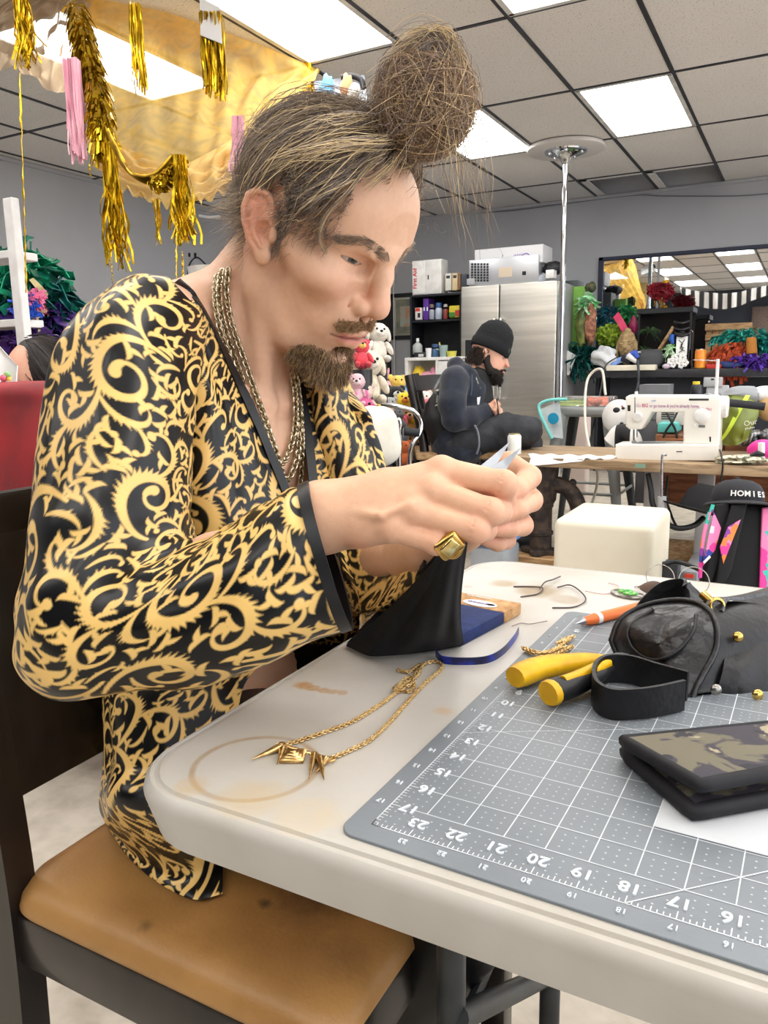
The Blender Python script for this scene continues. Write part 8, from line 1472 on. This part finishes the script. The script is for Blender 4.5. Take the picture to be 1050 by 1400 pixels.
wk = thing('walker_frame', 'chrome tube frame of a folding walker among the toys', 'walker', at(560, 640, 4.15)*[1, 1, 0]); obj('top_tube', G().tube(catmull([at(521, 552, 4.1), at(545, 556, 4.1), at(565, 562, 4.12), at(576, 576, 4.12), at(574, 592, 4.12), at(563, 610, 4.12), at(560, 640, 4.15), at(560, 730, 4.2)], 50), .014, 12), m_chrome, wk, 60); obj('side_tube', G().tube(catmull([at(543, 573, 4.1), at(547, 578, 4.1), at(546, 605, 4.12), at(545, 730, 4.2)], 30), .015, 12), m_chrome, wk, 60); obj('black_grip', G().tube([at(553, 590, 4.1), at(573, 592, 4.11)], .022, 12), m_black, wk, 60)
# ------------------------------------------------------------------ sofa, shelf, second person at the left
m_velvet = mat('dark_red_velvet', srgb(128, 14, 24), .8, col2=srgb(84, 8, 16), nscale=7, lo=.35, hi=.7, sheen=.06, bump=.2, bscale=9)
sf = thing('sofa', 'high-backed dark red velvet sofa behind the robed man', 'sofa', (-1.95, 1.55, 0)); szt = at(30, 532, 1.66)[2]
obj('backrest', G().rbox((-1.93, 1.32, szt/2+.12), (1.66, .22, szt-.24), .07, 5), m_velvet, sf, 60)
obj('seat_base', G().rbox((-1.93, 1.55, .27), (1.62, .40, .34), .05, 4), m_velvet, sf, 60)
for k in (-1, 1):
    for y in (1.26, 1.70): obj('foot', G().rbox((-1.93+k*.76, y, .055), (.06, .06, .11), .004, 1), m_dwood, sf, 30)
Q = []
for i, (dz_, dy) in enumerate(((.004, .09), (.012, .0), (.0, -.10), (-.05, -.128), (-.14, -.134), (-.24, -.132), (-.36, -.140))): Q.append([(-2.70+.155*j, 1.32+dy-.016*math.sin(j*1.3+i*.8)*(i > 2), szt+dz_-(.035*math.sin(j*.9)+.02*j*0)*(i > 4)) for j in range(10)])
Q = np.swapaxes(catmull(np.swapaxes(catmull(np.array(Q, float), 40), 0, 1), 70), 0, 1); one('velvet_throw', G().slab(Q, .006), mat('red_velvet', srgb(168, 16, 28), .75, col2=srgb(110, 8, 18), nscale=5, lo=.35, hi=.65, sheen=.08), 'bright red velvet throw hanging over the sofa back', 'throw', None, 180)
# person behind the sofa, only the head shows
pw = thing('person', 'dark haired person mostly hidden behind the red sofa, facing away to the left', 'person', at(48, 640, 2.5)*[1, 1, 0]+[0, 0, .45]); wc = at(50, 524, 2.5); f = Field(*[np.arange(wc[i]-q[0], wc[i]+q[1], .006) for i, q in enumerate(((.26, .26), (.26, .26), (.56, .2)))])
fd = nrm(-CR-CF*.35); ld = np.cross((0, 0, 1), fd); hq = lambda a, b, c: wc+fd*a+ld*b+np.array([0, 0, c])
f.ell(hq(0, 0, .02), (.09, .09, .115)); f.ell(hq(.045, 0, -.04), (.055, .055, .075), .02); f.poly([hq(.085, 0, .01), hq(.108, 0, -.03)], [.008, .012], .008); f.poly([hq(-.02, 0, -.08), hq(-.03, 0, -.22)], [.05, .055], .03); f.poly([hq(-.03, -.16, -.28), hq(-.03, .16, -.28)], [.07, .07], .04); f.ell(hq(-.03, 0, -.46), (.12, .17, .22), .05)
for s in (-1, 1): f.ell(hq(.075, s*.03, .005), (.014, .018, .010), .006, mode='s')
v, fc = f.mesh(); obj('body', (v, fc), m_skin, pw, 180, color=np.tile(np.array(srgb(222, 170, 144)), (len(v), 1)))
Mh = np.stack([fd, ld, V3(0, 0, 1)], 1); hcap = obj('hair', G().ell(hq(-.022, 0, .034), (.092, .094, .115), M=Mh, n=30, bump=.03), pm('black_hair', (44, 38, 36), .5), pw, 180)
rg = np.random.default_rng(8); n = 900; u = rg.normal(size=(n, 3)); u /= np.linalg.norm(u, axis=1, keepdims=True); u = u[(u[:, 0] < .45) & (u[:, 2] > -.4)]; n = len(u); P0 = np.array([-.022, 0, .034])+u*np.array([.093, .095, .117]); dirc = np.stack([-.5+0*u[:, 0], u[:, 1]*.4, -.8-.0*u[:, 0]], 1); dirc -= u*(dirc*u).sum(1, keepdims=True); Cc = P0[:, None]+dirc[:, None]*np.linspace(0, 1, 8)[None, :, None]*rg.uniform(.04, .12, (n, 1, 1))+u[:, None]*.006
strands(wc+Cc @ Mh.T, np.full(n, .0012), hair_cols(n, (36, 32, 32), (58, 50, 48), (96, 84, 80)), 'hair_strands', m_hair, hcap)
gl_ = obj('glasses', G().ring(hq(.098, -.034, .004), .022, .0016, M=basis(fd), n=24).ring(hq(.098, .034, .004), .022, .0016, M=basis(fd), n=24).tube([hq(.095, -.056, .006), hq(.0, -.088, .012)], .0016, 6).tube([hq(.095, .056, .006), hq(.0, .088, .012)], .0016, 6), m_black, pw, 180)
obj('shirt', G().ell(hq(-.03, 0, -.48), (.13, .215, .25), M=Mh, n=26, bump=.03), m_black, pw, 180)
# white shelf unit at the picture edge
DL = 2.7; lx = at(8, 300, DL); sh = thing('white_shelf', 'white shelf unit cut off by the left picture edge', 'shelf', lx*[1, 1, 0]); y0 = lx[1]; xr = aty(17, 300, y0)[0]; zt = aty(4, 271, y0)[2]
for x in (xr-.02, xr-.72): obj('post', G().rbox((x, y0+.016, zt/2), (.048, .032, zt), .003, 1), m_whitep, sh, 20)
for yy in (345, 441): zz = aty(20, yy, y0)[2]; obj('shelf_board', G().rbox((xr-.40, y0+.07, zz), (.70, .12, .028), .003, 1), m_whitep, sh, 20)
obj('shelf_board', G().rbox((xr-.40, y0+.07, .45), (.70, .12, .028), .003, 1), m_whitep, sh, 20)
zA, zB = aty(20, 345, y0)[2], aty(20, 441, y0)[2]
for i, (dx, c, r, lb) in enumerate(((-.07, (40, 90, 200), .045, 'royal blue cloth doll on the white shelf'), (-.045, (240, 130, 170), .032, 'pink cloth flower on the white shelf beside the blue doll'), (-.09, (230, 200, 170), .03, 'beige bead string bundle on the white shelf'))):
    one('cloth_doll' if i == 0 else ('cloth_flower' if i == 1 else 'bead_bundle'), strips((xr+dx, y0+.07+.03*i, zB+.045+.03*(i == 1)+.011), (r, r, r), 60, r*.8, r*.4, 100+i, .1), pm('doll_cloth_%d' % i, c, .6), lb, 'decoration', None, 60)
one('fabric_heap', strips((xr-.12, y0+.12, zB-.09), (.12, .07, .06), 160, .08, .03, 104, .3), m_tin('purple_lame', (96, 60, 140), (46, 28, 76)), 'purple shiny fabric heap below the white shelf board', 'fabric', None, 60); one('fabric_box', G().rbox((xr-.14, y0+.15, zB-.19), (.27, .22, .10), .01, 2), m_black, 'black fabric box under the purple heap', 'box')
# costume heap on a dark trunk behind
for k, (x, y, r, n_, c, c2, lb, L_, w2) in enumerate(((28, 382, (.20, .12, .14), 260, (30, 150, 110), (10, 80, 66), 'emerald green foil ruffles at the top of the costume heap', .13, .04), (50, 415, (.17, .12, .14), 240, (20, 110, 104), (8, 60, 62), 'teal foil ruffles in the middle of the costume heap', .12, .04), (45, 452, (.24, .13, .12), 300, (84, 54, 140), (36, 22, 70), 'purple foil ruffles at the bottom of the costume heap', .12, .04))):
    one('foil_ruffles', strips(at(x, y, 3.4), r, n_, L_, w2, 110+k, .3), m_tin('foil_%d' % k, c, c2), lb, 'costume', 'costume heap on the trunk', 60)
one('cloth_rose', strips(at(52, 424, 3.22), (.022,)*3, 40, .03, .025, 120, .1), pm('wine_rose', (150, 30, 60), .6), 'small wine red cloth rose on the teal ruffles', 'rose'); one('gauze', G().slab(catmull(np.array([[at(40, 383, 3.22), at(46, 380, 3.22)], [at(50, 395, 3.19), at(58, 392, 3.19)], [at(62, 408, 3.22), at(66, 402, 3.22)]]), 10), .004), pm('beige_gauze', (196, 180, 130), .7), 'beige gauze strip on the costume heap', 'gauze'); one('tinsel_garland', strips(at(48, 465, 3.2), (.13, .05, .03), 60, .06, .02, 122), pm('iridescent_foil', (214, 200, 160), .3, metal=.5), 'pale iridescent foil strip low in the costume heap', 'tinsel')
tr = thing('trunk', 'black trunk carrying the costume heap', 'trunk', at(40, 560, 3.4)*[1, 1, 0]); tz = at(40, 474, 3.4)[2]; obj('trunk_body', G().rbox(at(38, 560, 3.45)*[1, 1, 0]+np.array([0, 0, tz/2]), (.50, .44, tz), .03, 3), pm('trunk_black', (32, 34, 36), .45), tr, 40); obj('lid_edge', G().rbox(at(38, 560, 3.45)*[1, 1, 0]+np.array([0, 0, tz-.06]), (.515, .455, .02), .006, 2), pm('trunk_edge', (50, 54, 54), .4), tr, 40)
cd_ = thing('greeting_sign', 'white card with coloured flowers tilted at the left picture edge', 'card', at(8, 520, 1.95)); Q = np.array([[at(-20, 452, 2.0), at(24, 500, 1.95)], [at(-22, 524, 1.98), at(22, 528, 1.93)]]); obj('card_sheet', G().slab(catmull(Q, 6), .004), m_paper, cd_, 0); [obj('flower_print', G().ell(at(x, y, 1.945), (.012, .004, .009), n=10), pm('print_%d' % i, c, .6), cd_, 180) for i, (x, y, c) in enumerate(((4, 517, (240, 120, 150)), (12, 519, (240, 210, 90)), (9, 513, (150, 200, 120))))]
one('bucket', G().lathe([(.14, 0), (.16, .38), (.165, .40), (.158, .40), (.15, .05), (0, .03)], 36, at(290, 366, 5.2)-np.array([0, 0, .40])), m_whitep, 'white rounded tub seen behind the man\'s neck', 'tub'); ub = at(290, 366, 5.2); one('side_cabinet', G().rbox((ub[0], ub[1], (ub[2]-.40)/2), (.5, .5, ub[2]-.401), .01, 2), pm('grey_cabinet', (150, 150, 152), .6), 'grey cabinet under the white tub behind the man', 'cabinet')
lw = lambda x, y: atx(x, y, XL+.012)
one('wall_wire', G().tube(catmull([lw(256, 380), lw(260, 360), lw(270, 352), lw(282, 362)], 24), .007, 6), m_black, 'thin black wire looped on the left wall', 'wire'); [one('wall_hook', G().tube([lw(x, 346), lw(x, 351)], .012, 8), m_black, lb, 'hook') for x, lb in ((259, 'small black wall hook, left one of the pair'), (267, 'small black wall hook, right one of the pair'))]
one('ceiling_cable', G().tube(catmull([at(272, 295, 6.5), at(285, 297, 6.5), at(301, 296, 6.5)], 12), .012, 6), pm('white_cable', (206, 208, 210), .5), 'short white cable poking out below the drape', 'cable')
# hanging bag of toys near the ceiling above the head
hb2 = thing('hanging_bag', 'clear hanging bag with blue and orange shapes just above the man\'s hair', 'bag', at(465, 128, 4.2)); obj('bag_sheet', G().slab(np.array([[at(430, 112, 4.2), at(498, 103, 4.25)], [at(432, 140, 4.2), at(502, 138, 4.25)]]), .01), mat('milky_vinyl', srgb(214, 220, 226), .3, col2=srgb(190, 198, 206), nscale=10), hb2, 0)
obj('blue_shape', G().ell(at(447, 121, 4.17), (.045, .02, .065), n=16, bump=.15), pm('sky_blue', (96, 164, 214), .6), hb2, 180); obj('orange_shape', G().ell(at(474, 117, 4.18), (.040, .02, .055), n=16, bump=.15), pm('orange_fur', (206, 150, 106), .8), hb2, 180); obj('white_shape', G().ell(at(483, 124, 4.17), (.045, .02, .04), n=16), m_whitep, hb2, 180); obj('black_strap', G().tube(catmull([at(466, 106, 4.2), at(482, 104, 4.2), at(494, 110, 4.2), at(497, 121, 4.2)], 16), .016, 8), m_black, hb2, 60)
# ------------------------------------------------------------------ sheer drape under the ceiling and its garlands
def sheer(name, c, c2, a0, a1, sc=7, tl=.5):
    m = bpy.data.materials.new(name); m.use_nodes = True; nt = m.node_tree; N = nt.nodes.new; L = nt.links.new; b = nt.nodes['Principled BSDF']; out = nt.nodes['Material Output']; b.inputs['Roughness'].default_value = .8
    co = N('ShaderNodeTexCoord'); t = N('ShaderNodeTexNoise'); t.inputs['Scale'].default_value = sc; t.inputs['Detail'].default_value = 5; t.inputs['Distortion'].default_value = 1.4; L(co.outputs['Object'], t.inputs[0])
    x = N('ShaderNodeMix'); x.data_type = 'RGBA'; x.inputs[6].default_value = (*srgb(*c), 1); x.inputs[7].default_value = (*srgb(*c2), 1); L(t.outputs[0], x.inputs[0]); L(x.outputs[2], b.inputs['Base Color'])
    tr_ = N('ShaderNodeBsdfTranslucent'); L(x.outputs[2], tr_.inputs[0]); m1 = N('ShaderNodeMixShader'); m1.inputs[0].default_value = tl; L(b.outputs[0], m1.inputs[1]); L(tr_.outputs[0], m1.inputs[2])
    r = N('ShaderNodeMapRange'); r.inputs[1].default_value = .3; r.inputs[2].default_value = .7; r.inputs[3].default_value = a0; r.inputs[4].default_value = a1; L(t.outputs[0], r.inputs[0])
    tp = N('ShaderNodeBsdfTransparent'); m2_ = N('ShaderNodeMixShader'); L(r.outputs[0], m2_.inputs[0]); L(tp.outputs[0], m2_.inputs[1]); L(m1.outputs[0], m2_.inputs[2]); L(m2_.outputs[0], out.inputs[0]); return m
cz = lambda x, y: atz(x, y, H-.012)
def cloth_sheet(rows, nu, nv, amp, seed, name, mt, lb, cat, edge=0.0):
    P = np.array(rows, float); Q = dense(P, nu, nv); s_, t_ = np.linspace(0, 1, nu)[:, None], np.linspace(0, 1, nv)[None]; N_ = np.cross(np.gradient(Q, axis=0), np.gradient(Q, axis=1)); N_ /= np.linalg.norm(N_, axis=2, keepdims=True)+1e-9
    Q = Q+N_*(amp*(vnoise(t_*26+s_*9, s_*11-t_*12, seed)+.5*np.sin(t_*55+3*np.sin(s_*4)+s_*6)*np.sin(np.pi*np.minimum(1, s_*1.2)))*np.minimum(1, s_*5))[..., None]; Q[-3:, :, 2] += edge*np.sin(t_*90); Q[..., 2] = np.minimum(Q[..., 2], H-.010); return tag(obj(name, G().grid(Q), mt, None, 180), lb, cat)
d0 = lambda x, y, k=1.0: at(x, y, np.dot(cz(max(60, min(x, 435)), min(y, 95))-CAM, CF)*k)
m_sh = sheer('golden_tulle', (250, 216, 124), (238, 192, 88), .45, .86); m_sh2 = sheer('golden_lace', (244, 216, 150), (222, 182, 100), .80, .97, 22, .4); m_sh3 = sheer('mauve_tulle', (206, 186, 156), (176, 152, 126), .72, .95)
cloth_sheet([[cz(104, -8), cz(160, 3), cz(230, 18), cz(300, 42), cz(368, 66), cz(438, 95)], [d0(112, 60, .97), d0(165, 62, .95), d0(238, 88, .93), d0(302, 96, .93), d0(368, 104, .95), d0(436, 98, .985)], [d0(118, 128, .92), d0(172, 160, .88), d0(246, 190, .86), d0(305, 168, .87), d0(358, 146, .9), d0(433, 102, .97)], [d0(122, 188, .90), d0(178, 226, .85), d0(240, 240, .82), d0(296, 226, .83), d0(345, 200, .86), d0(425, 112, .95)], [d0(126, 214, .89), d0(180, 240, .84), d0(242, 248, .81), d0(298, 240, .82), d0(350, 222, .85), d0(420, 128, .94)]], 90, 150, .018, 3, 'sheer_drape', m_sh, 'sheer golden yellow drape swagged from the ceiling over the man', 'drape')
cloth_sheet([[d0(120, 170, .905), d0(180, 205, .86), d0(238, 226, .825), d0(292, 205, .835), d0(345, 172, .87)], [d0(126, 200, .895), d0(178, 238, .84), d0(240, 250, .80), d0(298, 240, .815), d0(345, 206, .86)], [d0(132, 222, .885), d0(164, 256, .835), d0(236, 282, .79), d0(288, 270, .805), d0(332, 242, .85)]], 50, 140, .022, 7, 'lace_drape', m_sh2, 'cream lace lower edge of the yellow drape', 'drape', .02)
cloth_sheet([[cz(66, -40), cz(85, -20), cz(105, -6), cz(128, 4)], [d0(-30, 20, .93), d0(30, 20, .93), d0(80, 20, .95), d0(112, 14, .97)], [d0(-34, 64, .88), d0(20, 66, .88), d0(70, 72, .91), d0(112, 60, .94)], [d0(-36, 88, .86), d0(22, 96, .86), d0(76, 126, .89), d0(118, 118, .92)]], 60, 90, .03, 11, 'sheer_drape', m_sh3, 'mauve beige sheer drape in the upper left corner', 'drape')
m_foil = mat('gold_foil', srgb(228, 190, 40), .22, .85, col2=srgb(160, 122, 14), nscale=16, lo=.35, hi=.65)
def fringe(name, top, L_, w_, n, seed, lb, mt=None, sway=.02, sw=.010, cat='garland', curl=.5, grp=None):
    """bunch of foil strips hanging from a point or along a bar"""
    rg = np.random.default_rng(seed); g = G(); top = np.asarray(top)
    for i in range(n):
        p = top+CR*rg.uniform(-w_, w_)+CF*rg.uniform(-w_, w_)*.6; l = L_*rg.uniform(.72, 1.08); t = np.linspace(0, 1, 10)[:, None]; ph = rg.uniform(0, 6.28)
        P = p-np.array([0, 0, l])*t+CR*np.sin(t*rg.uniform(4, 10)+ph)*sway*t+CR*rg.normal(0, .25)*sway*3*t; an = ph+t*rg.uniform(-1, 1)*6*curl; S_ = (CR*np.cos(an)+CF*np.sin(an))*sw*rg.uniform(.5, 1); g.slab(np.stack([P-S_/2, P+S_/2], 1), .0006)
    return one(name, g, mt or m_foil, lb, cat, grp, 60)
def rope(name, pts, r, n, L_, seed, lb, mt=None, cat='garland'):
    """fat foil garland: strips bristling along a curve"""
    rg = np.random.default_rng(seed); C_ = catmull(np.array(pts), n); T = np.gradient(C_, axis=0); g = G()
    for i in range(n):
        for _ in range(3):
            d = nrm(rg.normal(size=3)); d = nrm(d-nrm(T[i])*np.dot(d, nrm(T[i]))*.6); s = nrm(np.cross(d, rg.normal(size=3))); p = C_[i]+d*r*rg.uniform(.2, .8); t = np.linspace(0, 1, 4)[:, None]; P = p+(d*.5+nrm(T[i])*rg.uniform(.2, 1))*L_*t-np.array([0, 0, .5*L_])*t*t; g.slab(np.stack([P-s*.006, P+s*.006], 1), .0006)
    return one(name, g, mt or m_foil, lb, cat, None, 60)
D3 = 2.75
fringe('foil_fringe', at(27, -12, 2.7), .24, .022, 60, 1, 'gold foil fringe hanging at the top left corner'); 
rope('foil_garland', [at(103, 8, 3.0), at(112, 40, 2.9), at(120, 80, 2.85), at(132, 120, 2.8), at(138, 160, 2.75), at(140, 192, 2.75)], .042, 300, .055, 2, 'thick crumpled gold foil garland between pink tassel and yellow drape')
fringe('foil_fringe', at(141, 168, 2.74), .10, .03, 40, 30, 'short wide gold foil skirt at the end of the thick garland', None, .01, .03); fringe('foil_fringe', at(148, 196, 2.72), .40, .020, 70, 3, 'long gold foil fringe hanging below the thick garland'); fringe('foil_fringe', at(184, 6, 3.0), .30, .022, 50, 4, 'gold foil fringe hanging against the light behind the drape', None, .006, .008)
ff = fringe('foil_fringe', at(289, 20, 3.15), .30, .045, 90, 5, 'wide gold foil fringe hanging from a white card at the big ceiling light', None, .006, .012); one('fringe_card', G().slab(np.array([[at(273, -2, 3.14), at(300, 10, 3.14)], [at(274, 48, 3.13), at(304, 60, 3.13)]]), .004), m_paper, 'white card holding the wide gold fringe by the ceiling light', 'card'); fringe('foil_fringe', cz(419, 87), .22, .028, 50, 6, 'bright gold foil tassel at the drape corner above the man\'s head', None, .02, .012)
m_foil2 = mat('bronze_foil', srgb(190, 150, 40), .3, .8, col2=srgb(120, 90, 16), nscale=20)
g = G()
for k in range(9): g.tube(catmull([at(152, 196, 2.72), at(165+k, 222+k*2.0, 2.70), at(188, 244+k*1.6, 2.66), at(214, 250+k*.8, 2.64), at(240, 226+k*.6, 2.62)], 30)+np.array([0, 0, .004*k])-CF*.004*k, [(.006, .0012)]*30, 6)
one('foil_swag', g, m_foil2, 'looped gold foil swag joining the long fringe and the middle fringe', 'garland', None, 60)
rope('foil_garland', [at(206, 246, 2.62), at(222, 242, 2.61), at(238, 226, 2.60)], .018, 70, .04, 7, 'short crinkled gold foil garland on the lace edge'); fringe('foil_fringe', at(246, 212, 2.58), .27, .018, 64, 8, 'gold foil fringe hanging from the lowest point of the yellow drape'); fringe('foil_fringe', at(213, 272, 2.62), .15, .014, 9, 9, 'sparse gold foil strands below the lace', None, .008, .006)
def beadline(x0, y0, x1, y1, D, seed, lb):
    rg = np.random.default_rng(seed); n = 40; P = np.array([at(x0+(x1-x0)*k/(n-1), y0+(y1-y0)*k/(n-1), D) for k in range(n)])+rg.normal(0, .001, (n, 3)); r = np.where(rg.uniform(0, 1, n) < .4, .0045, .0018); g = G().tube(P, np.stack([r, r*.4+.0006], 1), 6); return one('foil_strand', g, m_foil, lb, 'strand', None, 60)
beadline(27, 100, 36, 400, 2.6, 1, 'single long gold strand hanging at the far left'); beadline(152, 345, 154, 388, 2.7, 2, 'single gold strand above the man\'s shoulder'); beadline(242, 300, 241, 386, 2.58, 3, 'single gold strand under the middle fringe'); beadline(249, 345, 251, 388, 2.6, 4, 'short dark gold strand right of the middle strand'); beadline(122, 225, 124, 242, 2.7, 5, 'tiny gold strand at the lace edge')
m_pink = mat('pink_tissue', srgb(250, 200, 212), .7, col2=srgb(242, 180, 198), nscale=12)
fringe('tassel', at(97, 82, 2.75), .32, .028, 90, 10, 'pale pink tissue tassel left of the thick gold garland', m_pink, .006, .014, 'tassel', .2); fringe('tassel', at(325, 160, 2.9), .24, .020, 80, 11, 'pale pink tissue tassel beside the man\'s hair', m_pink, .012, .010, 'tassel', .3)
